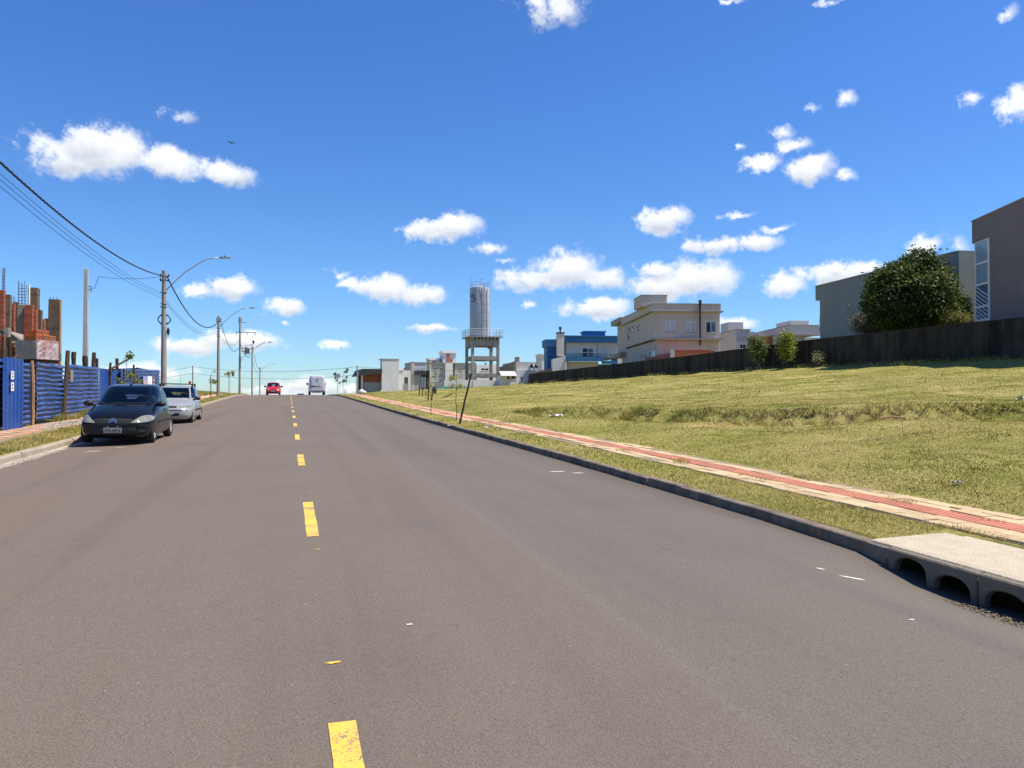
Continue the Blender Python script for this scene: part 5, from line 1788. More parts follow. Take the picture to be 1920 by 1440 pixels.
pl = ray_patch(bvh, [(-.2, .475), (.2, .475)], [(-.2, .35), (.2, .35)], .03, .012, 'plate', 'number_plate', sv, 6, 2)
side_trim(bvh, sv, .81, (1.22, 2.45), .50, 1.05, 2.9, .3, .88)
mb = MB()
for y in (2.0, 2.8):
    mb.tube([(-.60, y, 1.49), (.60, y, 1.49)], .02, 8)
    for sd in (-1, 1): mb.box(sd * .57 - .03, sd * .57 + .03, y - .03, y + .03, 1.345, 1.49)
obj('roof_rack', mb, M_['black_plastic'], sv)
mb = MB(); mb.tube([(.0, 3.1, 1.39), (0, 3.25, 1.80)], .006, 5)
obj('antenna', mb, M_['black_plastic'], sv)
mb = MB(); mb.box(.47, .55, 1.75, 1.8, 1.49, 1.62)
obj('red_rag', mb, M_['car_red'], sv)

# ---- red car coming over the crest
pr = at(512, 739, 84)
rc = thing('red_car', 'small red car driving towards the camera over the crest', 'car', (pr.x, pr.y, float(road_z(pr.x, pr.y))))
rowsR = [(r[0], r[1], r[2], r[3] * .99) for r in rowsS]
bvh, PR = build_car(rc, rowsR, .895, 1.345, 'car_red', (.74, 3.18), .29, .665, nf=3.0)
for sd in (-1, 1):
    ray_patch(bvh, [(sd * x, z) for x, z in ((.40, .66), (.55, .69), (.74, .68))], [(sd * x, z) for x, z in ((.40, .57), (.55, .565), (.75, .59))], .008, .02, 'lamp_lens', 'headlight', rc, 10, 4)
    door_mirror(rc, sd * .76, 1.36, .95, sd, 'black_plastic', 1.25)
ray_patch(bvh, [(-.32, .65), (0, .66), (.32, .65)], [(-.26, .53), (0, .525), (.26, .53)], .006, .03, 'cabin_dark', 'grille', rc, 12, 2)
ray_patch(bvh, [(-.5, .36), (0, .36), (.5, .36)], [(-.5, .25), (0, .25), (.5, .25)], .005, .03, 'cabin_dark', 'lower_intake', rc, 12, 2)
ray_patch(bvh, [(-.2, .47), (.2, .47)], [(-.2, .36), (.2, .36)], .03, .012, 'plate', 'number_plate', rc, 4, 2)

# ---- white panel van seen from behind
pv = at(595, 740, 96)
van = thing('white_van', 'white high-roof panel van driving away near the crest', 'van', (pv.x, pv.y, float(road_z(pv.x, pv.y))), R(0))
rowsV = [(.36, .06, 5.2, .94), (.46, .0, 5.35, .99), (.9, .0, 5.4, 1.0), (1.3, .02, 5.25, 1.0), (1.7, .05, 4.7, .975), (2.1, .09, 4.3, .93), (2.32, .13, 4.1, .87), (2.42, .22, 3.9, .76), (2.46, .5, 3.5, .5)]
bvh, PV = build_car(van, rowsV, 1.3, 2.1, 'car_white', (.95, 4.3), .34, .88, nf=9, nr=5, cols=(0, 118, 118, 118, 138, 148), interior=False)
# rear doors: seam, hinges, plate recess, lamps, bumper, steps
bm = bmesh.new()
for o_ in van.children:
    if o_.name.startswith(('body', 'roof_and')):
        bm.from_mesh(o_.data)
vb = BVHTree.FromBMesh(bm); bm.free()
ray_patch(vb, [(-.008, 2.28), (.008, 2.28)], [(-.008, .62), (.008, .62)], .004, .02, 'cabin_dark', 'door_seam', van, 1, 12)
for z in (1.02, 1.95):
    ray_patch(vb, [(-.86, z + .012), (.86, z + .012)], [(-.86, z - .012), (.86, z - .012)], .003, .02, 'slate_wall', 'door_crease', van, 12, 1)
ray_patch(vb, [(-.78, 1.16), (-.12, 1.16)], [(-.78, 1.02), (-.12, 1.02)], .008, .02, 'cabin_dark', 'plate_recess', van, 6, 2)
ray_patch(vb, [(.06, 1.16), (.30, 1.16)], [(.06, 1.04), (.30, 1.04)], .01, .02, 'print_dark', 'lettering_block', van, 4, 2)
mb = MB(); mb.box(-.04, .16, -.03, .06, 2.02, 2.07)
obj('brake_light', mb, M_['lamp_red'], van)
for sd in (-1, 1):
    ray_patch(vb, [(sd * .88, 1.25), (sd * .965, 1.24)], [(sd * .88, .80), (sd * .965, .80)], .008, .02, 'lamp_red', 'tail_light', van, 3, 4)
    mb = MB(); mb.box(sd * 1.02, sd * 1.24, 4.3, 4.42, 1.30, 1.62)
    mb.tube([(sd * .96, 4.4, 1.35), (sd * 1.06, 4.36, 1.42)], .03, 6)
    obj('door_mirror', mb, M_['black_plastic'], van, bevel=.03)
mb = MB(); mb.box(-.95, .95, -.10, .12, .46, .66)
obj('rear_bumper', mb, M_['slate_wall'], van, bevel=.03)
mb = MB(); mb.tube([(0, -.06, .46), (0, -.14, .40)], .04, 8); mb.box(-.5, .5, .6, 3.6, .30, .38)
obj('underbody', mb, M_['cabin_dark'], van)

# ---- dark car beyond the crest, only its roof shows
pd = at(564, 741, 150)
dc = thing('dark_car', 'dark car beyond the crest with only its roof showing', 'car', (pd.x, pd.y, float(road_z(pd.x, pd.y))))
build_car(dc, rowsS, .895, 1.345, 'car_teal', (.74, 3.18), .29, .665, nf=3.0, interior=False, boolean=False)

# ------------------------------------------------------------------ boundary wall, panel by panel
WT = 41.0
wall = thing('boundary_wall', 'long dark mould-stained concrete boundary wall along the top of the field', 'wall', (WT, 60, gz(40.9, 60)))
W0 = Vector(wall.location)
wtop = lambda s: float(np.interp(s, [20, 34.5, 53, 73.6, 131], [6.08, 6.10, 6.12, 5.84, 5.50]))
s = 22.0
while s < 131:
    L = min(2.45, 131 - s)
    mb = MB()
    j = random.uniform(-.012, .012)
    zb0, zb1 = gz(40.9, s) - .3, gz(40.9, s + L) - .3
    jt = random.uniform(-.015, .015)
    x0, x1 = WT + j - W0.x, WT + .14 + j - W0.x
    y0, y1 = s + .003 - W0.y, s + L - .003 - W0.y
    t0, t1 = wtop(s) + jt - W0.z, wtop(s + L) + jt - W0.z
    mb.add([(x0, y0, zb0 - W0.z), (x1, y0, zb0 - W0.z), (x1, y1, zb1 - W0.z), (x0, y1, zb1 - W0.z), (x0, y0, t0), (x1, y0, t0), (x1, y1, t1), (x0, y1, t1)],
           [(0, 3, 2, 1), (4, 5, 6, 7), (0, 1, 5, 4), (1, 2, 6, 5), (2, 3, 7, 6), (3, 0, 4, 7)])
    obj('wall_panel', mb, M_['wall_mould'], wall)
    npan_ = int(round((s - 22) / 2.45))
    mb = MB(); mb.box(WT - .05 - W0.x, WT + .02 - W0.x, s - .09 - W0.y, s + .09 - W0.y, zb0 - W0.z, wtop(s) - .05 - W0.z)
    if npan_ % 4 == 1: obj('pilaster', mb, M_['wall_mould'], wall)
    mb = MB(); mb.add([(x0 - .04, y0 - .008, t0), (x1 + .04, y0 - .008, t0), (x1 + .04, y1 + .008, t1), (x0 - .04, y1 + .008, t1), (x0 - .04, y0 - .008, t0 + .05), (x1 + .04, y0 - .008, t0 + .05), (x1 + .04, y1 + .008, t1 + .05), (x0 - .04, y1 + .008, t1 + .05)],
                      [(0, 3, 2, 1), (4, 5, 6, 7), (0, 1, 5, 4), (1, 2, 6, 5), (2, 3, 7, 6), (3, 0, 4, 7)])
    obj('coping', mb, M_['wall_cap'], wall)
    s += L

GB = 4.0                                              # level of the plots behind the wall
# ------------------------------------------------------------------ beige two-storey house
h = Frame('beige_house', 'beige two-storey house with rooftop block and black flue pipe', 'house', 1226, 96, -13, GB)
zL = lambda py, x=0, y=0: h.z(py, x, y)
xr = h.x(1350); yl = h.y(1169); yl2 = h.y(1152)
z_ledge = h.z(635); z_ov = h.z(585); z_par = h.z(570.5)
wins = []
for (a, b, c, d) in ((1247, 1268, 601, 622), (1286, 1305, 601.5, 622.5), (1324, 1343, 602.5, 623.5)):
    x0, x1 = h.x(a), h.x(b); wins.append((x0, x1, h.z(d, x0), h.z(c, x0)))
lw = []
for (a, b, c, d) in ((1200, 1196, 607, 618), (1187, 1182, 611, 622)):
    y0, y1 = h.y(a), h.y(b); lw.append((y0, y1, h.z(d, 0, y0), h.z(c, 0, y0)))
lw.append((h.y(1180), h.y(1177), h.z(635, 0, h.y(1180)), h.z(613, 0, h.y(1180))))
volume(h, 'upper_wall', M_['beige_wall'], 0, xr, 0, yl, z_ledge, z_ov, front=wins, left=lw)
for i, w in enumerate(wins):
    window(h, 'f', *w, 0, pane=['pane_pale', 'pane_pale'] if i < 2 else ['pane_dark', 'pane_blue'])
for w in lw[:2]:
    win = window(h, 'l', *w, 0, pane='pane_dark', n=1, fw=.05)
    M2 = Matrix.Rotation(R(-35), 4, 'Y')
    mb = MB(); mb.box(-.03, 0, w[0] + .05, w[1] - .05, -(w[3] - w[2]) * .8, 0, Matrix.Translation((-.02, 0, w[3] - .05)) @ Matrix.Rotation(R(40), 4, 'Y'))
    obj('awning_sash', mb, M_['pane_pale'], win)
window(h, 'l', *lw[2], 0, pane='pane_dark', n=1, fw=.05, frame='beige_trim')
lbox(h, 'roof_overhang', 'beige_trim', -.38, xr + .35, -.38, yl + .1, z_ov + .002, z_ov + .16)
volume(h, 'parapet', M_['beige_wall'], -.34, xr + .02, -.34, yl + .05, z_ov + .162, z_par)
lbox(h, 'coping', 'beige_trim', -.38, xr + .06, -.38, yl + .09, z_par + .002, z_par + .09)
# rooftop block
yb = 1.6
x0, x1 = h.x(1203, yb), h.x(1251, yb)
volume(h, 'rooftop_block', M_['beige_wall'], x0, x1, yb, h.y(1189, x0), z_par - .1, h.z(554, x0, yb))
lbox(h, 'coping', 'beige_trim', x0 - .05, x1 + .05, yb - .05, h.y(1189, x0) + .05, h.z(554, x0, yb) + .002, h.z(553, x0, yb) + .04)
# rear lower wing with recess on the left
volume(h, 'rear_wing', M_['beige_wall'], .5, 6, yl + .102, yl2, h.z(664, 0, yl) - 0, h.z(600, 0, yl2) - .0)
lbox(h, 'roof_overhang', 'beige_trim', -.5, 6.2, yl + .104, yl2 + .3, h.z(612, 0, yl2), h.z(603, 0, yl2))
lbox(h, 'balcony_floor', 'beige_trim', -.5, 6, yl + .104, yl2 + .2, h.z(668, 0, yl), h.z(660, 0, yl))
# middle ledge, lower storey
lbox(h, 'ledge', 'beige_trim', -.1, xr + .35, -.62, -.002, z_ledge - .16, z_ledge + .06)
xl = .45
llw = []
for (a, b, c, d) in ((1228, 1217, 656, 668), (1212, 1202, 660, 673)):
    y0, y1 = h.y(a, xl), h.y(b, xl); llw.append((max(y0, .3), y1, h.z(d, xl, y0), h.z(c, xl, y0)))
lf = []
for (a, b) in ((1262, 1274), (1277, 1287.5), (1290, 1301)):
    lf.append((h.x(a), h.x(b), h.z(668), h.z(654.5)))
lf.append((h.x(1334), h.x(1341), h.z(664), h.z(656)))
volume(h, 'lower_wall', M_['beige_wall'], xl, xr - .02, .06, h.y(1166, xl), -.3, z_ledge - .165, front=lf, left=llw)
for w in llw: window(h, 'l', *w, xl, pane=['pane_blue', 'pane_dark'], n=2)
for w in lf: window(h, 'f', *w, .06, pane='pane_dark', n=1)
mb = MB(); xp = h.x(1311)
mb.tube([(xp, -.5, h.z(648)), (xp, -.5, h.z(571))], .13, 12); mb.tube([(xp, -.5, h.z(571)), (xp, -.5, h.z(563))], .19, 12)
obj('flue_pipe', mb, M_['charcoal'], h.root, auto=40)
xg = h.x(1304, 3)
mb = MB(); mb.add([(h.x(1302, 3), 2.5, h.z(574)), (h.x(1323, 3), 2.5, h.z(574)), (h.x(1323, 3), 5, h.z(574)), (h.x(1302, 3), 5, h.z(574)), (h.x(1312, 3), 3.7, h.z(567, 0, 3.7))], [(0, 1, 4), (1, 2, 4), (2, 3, 4), (3, 0, 4)])
obj('roof_tip', mb, M_['cream_wall'], h.root)
lbox(h, 'drain_pipe', 'white_trim', xr - .12, xr - .04, -.08, -.003, -.2, z_ledge - .17)

# terracotta garden building between house and wall
g = Frame('terracotta_outbuilding', 'terracotta tiled outbuilding peeking over the dark wall', 'outbuilding', 1262, 88, -13, GB)
zt = g.z(660)
x1 = g.x(1340); yL = g.y(1193)
volume(g, 'wall', M_['terracotta'], 0, x1, 0, min(yL, 14), -.3, zt)
tl_ = MB()
n_t = 26
for i in range(n_t):
    for k in range(3):
        xx = .2 + (x1 - .25) * i / n_t
        tl_.box(xx, xx + (x1 - .25) / n_t - .03, .05 + k * .5, .6 + k * .5, zt + .02 + k * .12, zt + .09 + k * .12)
tag(obj('roof_tiles', tl_, M_['terracotta'], g.root), kind='stuff')
lbox(g, 'pillar', 'cream_wall', -.28, .16, -.04, .3, -.3, zt + .30)

# ------------------------------------------------------------------ blue and cream house
b = Frame('blue_house', 'cream and blue house with glass balcony and tall chimney', 'house', 1060, 137, -10, 3.4)
zb = lambda py, y=0: b.z(py, 0, y)
# dark blue wing on the left
x0, x1 = b.x(1026, 2), b.x(1046, 2)
volume(b, 'blue_wing', M_['blue_wall'], x0, x1 + 2, 2, b.y(1020, x0), -.3, b.z(640, x0, 2))
lbox(b, 'blue_wing_cap', 'blue_wall', x0 - .35, x1 + 2.1, 1.7, b.y(1020, x0) + .1, b.z(650, x0, 2), b.z(637, x0, 2) + .06)
# chimney
xa, xb2 = b.x(1045, -.6), b.x(1058, -.6)
lbox(b, 'chimney', 'cream_wall', xa, xb2, -.6, .5, b.z(668), b.z(626))
lbox(b, 'chimney_cap', 'charcoal', xa - .08, xb2 + .08, -.68, .58, b.z(626) + .002, b.z(623.5))
mb = MB(); xm = (xa + xb2) / 2
mb.lathe([(.14, 0), (.14, .55), (.25, .6), (.28, .8), (.22, 1.0), (.05, 1.05)], 14, Matrix.Translation((xm, -.05, b.z(623.5))))
obj('chimney_cowl', mb, M_['charcoal'], b.root, auto=40)
xc, xd = b.x(1036, -.8), b.x(1061, -.8)
mb = MB(); mb.add([(xc, -.8, -.3), (xd, -.8, -.3), (xd, .9, -.3), (xc, .9, -.3), (xc, -.8, b.z(674)), (xd, -.8, b.z(667)), (xd, .9, b.z(667)), (xc, .9, b.z(674))], [(0, 1, 5, 4), (1, 2, 6, 5), (2, 3, 7, 6), (3, 0, 4, 7), (4, 5, 6, 7)])
obj('barbecue_block', mb, M_['white_wall'], b.root)
# upper storey with sliding door
xu0, xu1 = b.x(1062, .6), b.x(1158, .6)
dw = (b.x(1091.5, .6), b.x(1113.5, .6), b.z(670.5, 0, .6), b.z(651.5, 0, .6))
volume(b, 'upper_wall', M_['cream_wall'], xu0, xu1, .6, 9, b.z(671), b.z(641), front=[dw])
window(b, 'f', *dw, .6, pane=['pane_dark', 'pane_blue'], n=2, fw=.12, name='sliding_door')
xq = b.x(1121, .45)
volume(b, 'side_bay', M_['lilac_wall'], xq, xu1 + .1, .35, .59, b.z(671), b.z(642))
lbox(b, 'roof_band', 'blue_wall', b.x(1058, -.3), xu1 + .5, -.3, 9.2, b.z(642), b.z(629.5))
lbox(b, 'roof_edge', 'blue_wall', b.x(1057, -.5), xu1 + .6, -.5, 9.3, b.z(631), b.z(629.3) + .02)
x0, x1 = b.x(1097, 3), b.x(1135, 3)
volume(b, 'roof_block', M_['blue_wall'], x0, x1, 3, 6.5, b.z(630), b.z(621, 0, 3))
lbox(b, 'roof_block_cap', 'blue_wall', x0 - .25, x1 + .2, 2.8, 6.7, b.z(622, 0, 3), b.z(620, 0, 3))
# balcony slab and glass
xs0, xs1 = b.x(1061, -1), b.x(1131, -1)
lbox(b, 'balcony_slab', 'blue_wall', xs0, xs1, -1.2, .59, b.z(677), b.z(671.5))
lbox(b, 'balcony_slab', 'blue_wall', xs1 + .003, b.x(1157, -.6), -.6, .34, b.z(682), b.z(676))
mb = MB()
x = xs0
npan = 6
for i in range(npan):
    a0 = xs0 + (b.x(1156, -1) - xs0) * i / npan; a1 = xs0 + (b.x(1156, -1) - xs0) * (i + 1) / npan - .04
    mb = MB(); mb.box(a0, a1, -1.12, -1.10, b.z(671.3), b.z(662))
    obj('balcony_pane', mb, M_['balcony_glass'], b.root)
lbox(b, 'hand_rail', 'galv', xs0, b.x(1156, -1), -1.14, -1.08, b.z(662) + .003, b.z(661.3) + .02)
volume(b, 'lower_wall', M_['putty_wall'], b.x(1062, .4), b.x(1122, .4), .4, 8, -.3, b.z(677.5))
volume(b, 'lower_wall', M_['blue_wall'], b.x(1123, .2), xu1 + .2, .2, 8, -.3, b.z(682.5))
lbox(b, 'corner_post', 'white_trim', b.x(1060, -1.1), b.x(1062, -1.1), -1.15, -.95, -.3, b.z(677.3))
lbox(b, 'side_annex', 'white_wall', b.x(1158, 1), b.x(1168, 1), 1, 6, -.3, b.z(663, 0, 1))
bw = Frame('low_grey_wall', 'low grey garden wall at the far end of the dark boundary wall', 'wall', 990, 136, -3, 3.0)
mb = MB(); mb.add([(0, 0, 0), (bw.x(1037), 0, 0), (bw.x(1037), .2, 0), (0, .2, 0), (0, 0, bw.z(701)), (bw.x(1037), 0, bw.z(689, bw.x(1037))), (bw.x(1037), .2, bw.z(689, bw.x(1037))), (0, .2, bw.z(701))], [(0, 1, 5, 4), (1, 2, 6, 5), (2, 3, 7, 6), (3, 0, 4, 7), (4, 5, 6, 7)])
obj('wall_body', mb, M_['raw_concrete'], bw.root)

# ------------------------------------------------------------------ pale house with awning and roof cowls, left of the blue house
w = Frame('pale_house', 'pale grey house with porch awning and two roof ventilators', 'house', 968, 142, -2, 3.3)
x1 = w.x(1009)
pw = (w.x(975.5), w.x(979.5), w.z(713), w.z(706))
volume(w, 'wall', M_['white_wall'], 0, x1, 0, w.y(932, 0) if w.y(932, 0) > 2 else 8, -.4, w.z(694), front=[pw])
window(w, 'f', *pw, 0, n=1)
volume(w, 'upper_wall', M_['lilac_wall'], .05, x1 - .02, 1.2, 11, w.z(694) + .002, w.z(678))
lbox(w, 'chimney', 'raw_concrete', w.x(967, 1.4), w.x(974, 1.4), 1.4, 2.2, w.z(678), w.z(668.5))
gbl = MB(); yb_ = w.y(936, 0)
gbl.add([(.0, .02, -.4), (.0, yb_, -.4), (.0, yb_, w.z(690, 0, yb_)), (.0, .02, w.z(677)), (.3, .02, -.4), (.3, yb_, -.4), (.3, yb_, w.z(690, 0, yb_)), (.3, .02, w.z(677))], [(0, 1, 2, 3), (4, 7, 6, 5), (3, 2, 6, 7), (0, 3, 7, 4), (1, 5, 6, 2)])
obj('gable_wall', gbl, M_['raw_concrete'], w.root, loc=(-.305, 0, 0))
for p in (994.5, 1003.5):
    x = w.x(p, .5)
    mb = MB(); mb.tube([(x - .25, .5, w.z(694)), (x - .25, .5, w.z(688)), (x, .45, w.z(684.5)), (x + .22, .4, w.z(686))], .30, 10)
    mb.tube([(x + .2, .38, w.z(685.5)), (x + .22, .2, w.z(687))], .36, 10)
    obj('roof_ventilator', mb, M_['white_trim'], w.root, auto=50)
    mb = MB(); mb.ell((x + .12, .12, w.z(685.5)), (.36, .1, .42)); obj('ventilator_mouth', mb, M_['charcoal'], w.root)
xp0, xp1 = w.x(938, -2.5), w.x(968, -2.5)
mb = MB()
for i in range(9):
    a0 = math.pi * .5 * i / 8; a1 = math.pi * .5 * (i + 1) / 8
    mb.add([(xp0, -2.5 + 1.6 * (1 - math.sin(a0)) - .6, w.z(705, 0, -2.5) + .9 * (1 - math.cos(a0)) * 0 + .9 * math.cos(a0) * 0 + .9 * (1 - math.sin(a0)) * 1), (xp1, -2.5 + 1.6 * (1 - math.sin(a0)) - .6, w.z(705, 0, -2.5) + .9 * (1 - math.sin(a0))),
            (xp1, -2.5 + 1.6 * (1 - math.sin(a1)) - .6, w.z(705, 0, -2.5) + .9 * (1 - math.sin(a1))), (xp0, -2.5 + 1.6 * (1 - math.sin(a1)) - .6, w.z(705, 0, -2.5) + .9 * (1 - math.sin(a1)))], [(0, 1, 2, 3)])
obj('porch_awning', mb, M_['lilac_wall'], w.root)
ph = [(w.x(950.5, -2), w.x(956.5, -2), w.z(711, 0, -2), w.z(705, 0, -2)), (w.x(958.5, -2), w.x(967, -2), w.z(711, 0, -2), w.z(705, 0, -2))]
volume(w, 'porch_wall', M_['white_wall'], xp0, xp1 - .1, -2, -.01, -.4, w.z(703.5, 0, -2), front=ph)
for q in ph: window(w, 'f', *q, -2, n=1, pane='pane_dark')
w2 = Frame('white_block', 'small white rooftop block behind the pale house', 'building', 1016, 165, -4, 3.0)
volume(w2, 'wall', M_['white_wall'], 0, w2.x(1032), 0, w2.y(1005), 0, w2.z(665))
lbox(w2, 'coping', 'white_trim', -.2, w2.x(1032) + .1, -.2, w2.y(1005) + .1, w2.z(665) + .002, w2.z(663))
lbox(w2, 'brick_panel', 'terracotta', w2.x(1023.5), w2.x(1031), -.06, -.003, 0, w2.z(671))

# ------------------------------------------------------------------ small houses right of the beige house
r1 = Frame('lilac_house', 'pale lilac box house just right of the beige house', 'house', 1381, 108, -13, GB)
pw = (r1.x(1387.5), r1.x(1399), r1.z(654), r1.z(645.5))
volume(r1, 'wall', M_['lilac_wall'], 0, r1.x(1407), 0, r1.y(1345), -.3, r1.z(618), front=[pw])
window(r1, 'f', *pw, 0, n=2)
lbox(r1, 'coping', 'beige_trim', -.1, r1.x(1407) + .1, -.1, r1.y(1345) + .1, r1.z(618) + .002, r1.z(617))
yq = r1.y(1366)
volume(r1, 'roof_block', M_['lilac_wall'], -.02, 2.2, yq, r1.y(1352), r1.z(618), r1.z(604, 0, yq))
volume(r1, 'side_wing', M_['lilac_wall'], r1.x(1407) + .003, r1.x(1426), .6, 8, -.3, r1.z(622))
r2 = Frame('grey_box_house', 'low grey box house with white roof block behind the shrubs', 'house', 1482, 100, -13, GB)
volume(r2, 'upper_wall', M_['lilac_wall'], 0, r2.x(1545), 0, r2.y(1423), r2.z(627), r2.z(610))
lbox(r2, 'coping', 'beige_trim', -.08, r2.x(1545), -.08, r2.y(1423), r2.z(610) + .002, r2.z(609))
x0 = r2.x(1483, 2.5)
volume(r2, 'roof_block', M_['white_wall'], x0, r2.x(1517, 2.5), 2.5, r2.y(1456, x0), r2.z(610), r2.z(602, 0, 2.5))
lbox(r2, 'coping', 'white_trim', x0 - .1, r2.x(1517, 2.5) + .1, 2.4, r2.y(1456, x0) + .1, r2.z(602, 0, 2.5) + .002, r2.z(600.8, 0, 2.5))
volume(r2, 'lower_wall', M_['slate_wall'], .1, r2.x(1507), .1, 9, -.3, r2.z(627) - .003)
lbox(r2, 'canopy', 'beige_trim', r2.x(1481, -.5), r2.x(1545, -.5), -.5, .09, r2.z(629.5), r2.z(627) - .004)
volume(r2, 'front_bay', M_['slate_wall'], r2.x(1451, -2.5), r2.x(1480, -2.5), -2.5, 6, -.3, r2.z(629, 0, -2.5))
lbox(r2, 'bay_coping', 'beige_trim', r2.x(1450, -2.6), r2.x(1480, -2.6), -2.6, 6, r2.z(629, 0, -2.5) + .002, r2.z(627.8, 0, -2.5))
lbox(r2, 'wood_screen', 'wood_clad', r2.x(1433, -2.0), r2.x(1450, -2.0), -2.0, -1.9, -.3, r2.z(631, 0, -2))
volume(r2, 'porch', M_['cream_wall'], r2.x(1508), r2.x(1545), -.1, 6, -.3, r2.z(633))

# ------------------------------------------------------------------ big grey house and mauve house on the right
k = Frame('grey_house', 'large dark grey rendered house behind the big round tree', 'house', 1538, 76, -16, GB)
# long shaded side: runs from the far left corner towards the viewer at the right
xn = k.x(1790)
k2 = 0
ang = R(38)
mb = MB()
pA_ = at(1538, 700, 76); 
# side wall plane between column 1538 (far) and column 1700 (near)
def wallline(fr, pxa, Da, pxb, Db):
    a = at(pxa, 700, Da); c = at(pxb, 700, Db)
    return Vector((a.x, a.y, 0)), Vector((c.x, c.y, 0))
a, c = wallline(k, 1538, 76, 1800, 58)
zt_ = k.zb
def zrow(py, D): return EYE + slope_v(py) * D
top_z = zrow(536, 76)
dvec = (c - a).normalized(); nrm = Vector((dvec.y, -dvec.x, 0))
if nrm.dot(RT) < 0: nrm = -nrm                         # inward, away from the viewer
def solid(root, base, pts2, z0, z1, mat, name):
    n = len(pts2)
    mb = MB(); inv = root.matrix_basis.inverted()
    vs = [inv @ Vector((p.x, p.y, z0)) for p in pts2] + [inv @ Vector((p.x, p.y, z1)) for p in pts2]
    mb.add(vs, [tuple(range(n))[::-1], tuple(range(n, 2 * n))] + [(i, (i + 1) % n, (i + 1) % n + n, i + n) for i in range(n)])
    return obj(name, mb, M_[mat], root)
solid(k.root, a, [a, c, c + nrm * 9, a + nrm * 9], GB - .3, top_z - .02, 'grey_wall', 'side_wall')
e = -dvec * 0.75
solid(k.root, a, [a + e, a - dvec * .003, a - dvec * .003 + nrm * 8.8, a + e + nrm * 8.8], zrow(562, 76), top_z - .021, 'grey_wall', 'roof_overhang')
solid(k.root, a, [a + e - nrm * .05, c - nrm * .05, c + nrm * 9.05, a + e + nrm * 9.05], top_z, top_z + .10, 'beige_trim', 'coping')
solid(k.root, a, [a - dvec * 1.0 + nrm * .5, a - dvec * .003 + nrm * .5, a - dvec * .003 + nrm * 4, a - dvec * 1.0 + nrm * 4], zrow(618, 76), zrow(614, 76), 'slate_wall', 'balcony_slab')
mb_ = solid(k.root, a, [a - dvec * .95 + nrm * .5, a - dvec * .02 + nrm * .5, a - dvec * .02 + nrm * .53, a - dvec * .95 + nrm * .53], zrow(613.8, 76), zrow(592, 76), 'balcony_glass', 'balcony_pane')
# right-hand part seen between the tree and the mauve house
a2, c2 = wallline(k, 1786, 66, 1836, 68)
solid(k.root, a2, [a2, c2, c2 + FW * 5, a2 + FW * 5], zrow(534, 66), zrow(505, 66), 'mauve_wall', 'rear_volume')

mv = Frame('mauve_house', 'tall mauve rendered house with corner window at the right edge', 'house', 1857, 52, -16, GB)
a = Vector((*at(1825, 700, 53.5).xy, 0)); c = Vector((*at(2110, 700, 38.5).xy, 0))
dvec = (c - a).normalized(); nrm = Vector((dvec.y, -dvec.x, 0))
if nrm.dot(RT) < 0: nrm = -nrm
tz = zrow(416, 53.5)
aw = Vector((*at(1858, 700, 51.5).xy, 0))
# split: upper band over the window, solid wall right of the window
q0 = a; L_ = (c - a).length
# point on the wall line at column 1858
def on_line(px):
    u = slope_u(px); d = FW + RT * u
    # solve a + dvec*k parallel to d
    den = dvec.x * d.y - dvec.y * d.x
    kk = (-(a.x * d.y - a.y * d.x)) / den
    return a + dvec * kk
w1 = on_line(1858)
zwt = zrow(456, 53.3); 
solid(mv.root, a, [a, c, c + nrm * 9, a + nrm * 9], zwt, tz - .002, 'mauve_wall', 'upper_wall')
solid(mv.root, a, [w1, c, c + nrm * .3, w1 + nrm * .3], GB - .3, zwt - .003, 'mauve_wall', 'side_wall')
solid(mv.root, a, [c + nrm * .303, c + nrm * 9, c + nrm * 9 + dvec * .3, c + nrm * .303 + dvec * .3], GB - .3, zwt - .003, 'mauve_wall', 'end_wall')
solid(mv.root, a, [a + nrm * 8.7 + dvec * 4, c + nrm * 8.7, c + nrm * 9, a + nrm * 9 + dvec * 4], GB - .3, zwt - .003, 'mauve_wall', 'far_side_wall')
solid(mv.root, a, [a - nrm * .04 - dvec * .04, c - nrm * .04, c + nrm * 9, a + nrm * 9 - dvec * .04], tz, tz + .08, 'beige_trim', 'coping')
w0 = on_line(1831)
# corner window: frame with mullions, panes with white diagonal bars over the lower two
zrows = [zrow(603, 53.3), zrow(578, 53.3), zrow(537, 53.3), zrow(498, 53.3), zrow(457, 53.3)]
inv = mv.root.matrix_basis.inverted()
def seg_box(p, q, z0, z1, th, mat, name, parent):
    n = Vector((-(q - p).y, (q - p).x, 0)).normalized() * th / 2
    mbx = MB()
    pts = [p - n, q - n, q + n, p + n]
    mbx.add([mv.root.matrix_basis.inverted() @ Vector((v.x, v.y, z)) for z in (z0, z1) for v in pts], [(3, 2, 1, 0), (4, 5, 6, 7), (0, 1, 5, 4), (1, 2, 6, 5), (2, 3, 7, 6), (3, 0, 4, 7)])
    return obj(name, mbx, M_[mat], parent)
ws = w1 - dvec * .003
fr_ = seg_box(ws - dvec * .16, ws, zrows[0] - .4, zrows[4] - .004, .12, 'white_trim', 'corner_window', mv.root)
seg_box(w0, w0 + dvec * .08, zrows[0] - .4, zrows[4] - .004, .12, 'white_trim', 'window_post', fr_)
for i, z in enumerate(zrows):
    seg_box(w0 + dvec * .081, ws - dvec * .161, z - .07, z + (.06 if i < 4 else -.006), .12, 'white_trim', 'window_rail', fr_)
    if i < 4:
        seg_box(w0 + dvec * .081, ws - dvec * .161, z + .061, zrows[i + 1] - .071, .03, 'pane_painted_sky' if i > 1 else 'pane_blue', 'pane', fr_)
seg_box(w0 + nrm * .06, w0 + nrm * 5, zrows[0] - .4, zrows[4] - .004, .05, 'balcony_glass', 'pane', fr_)
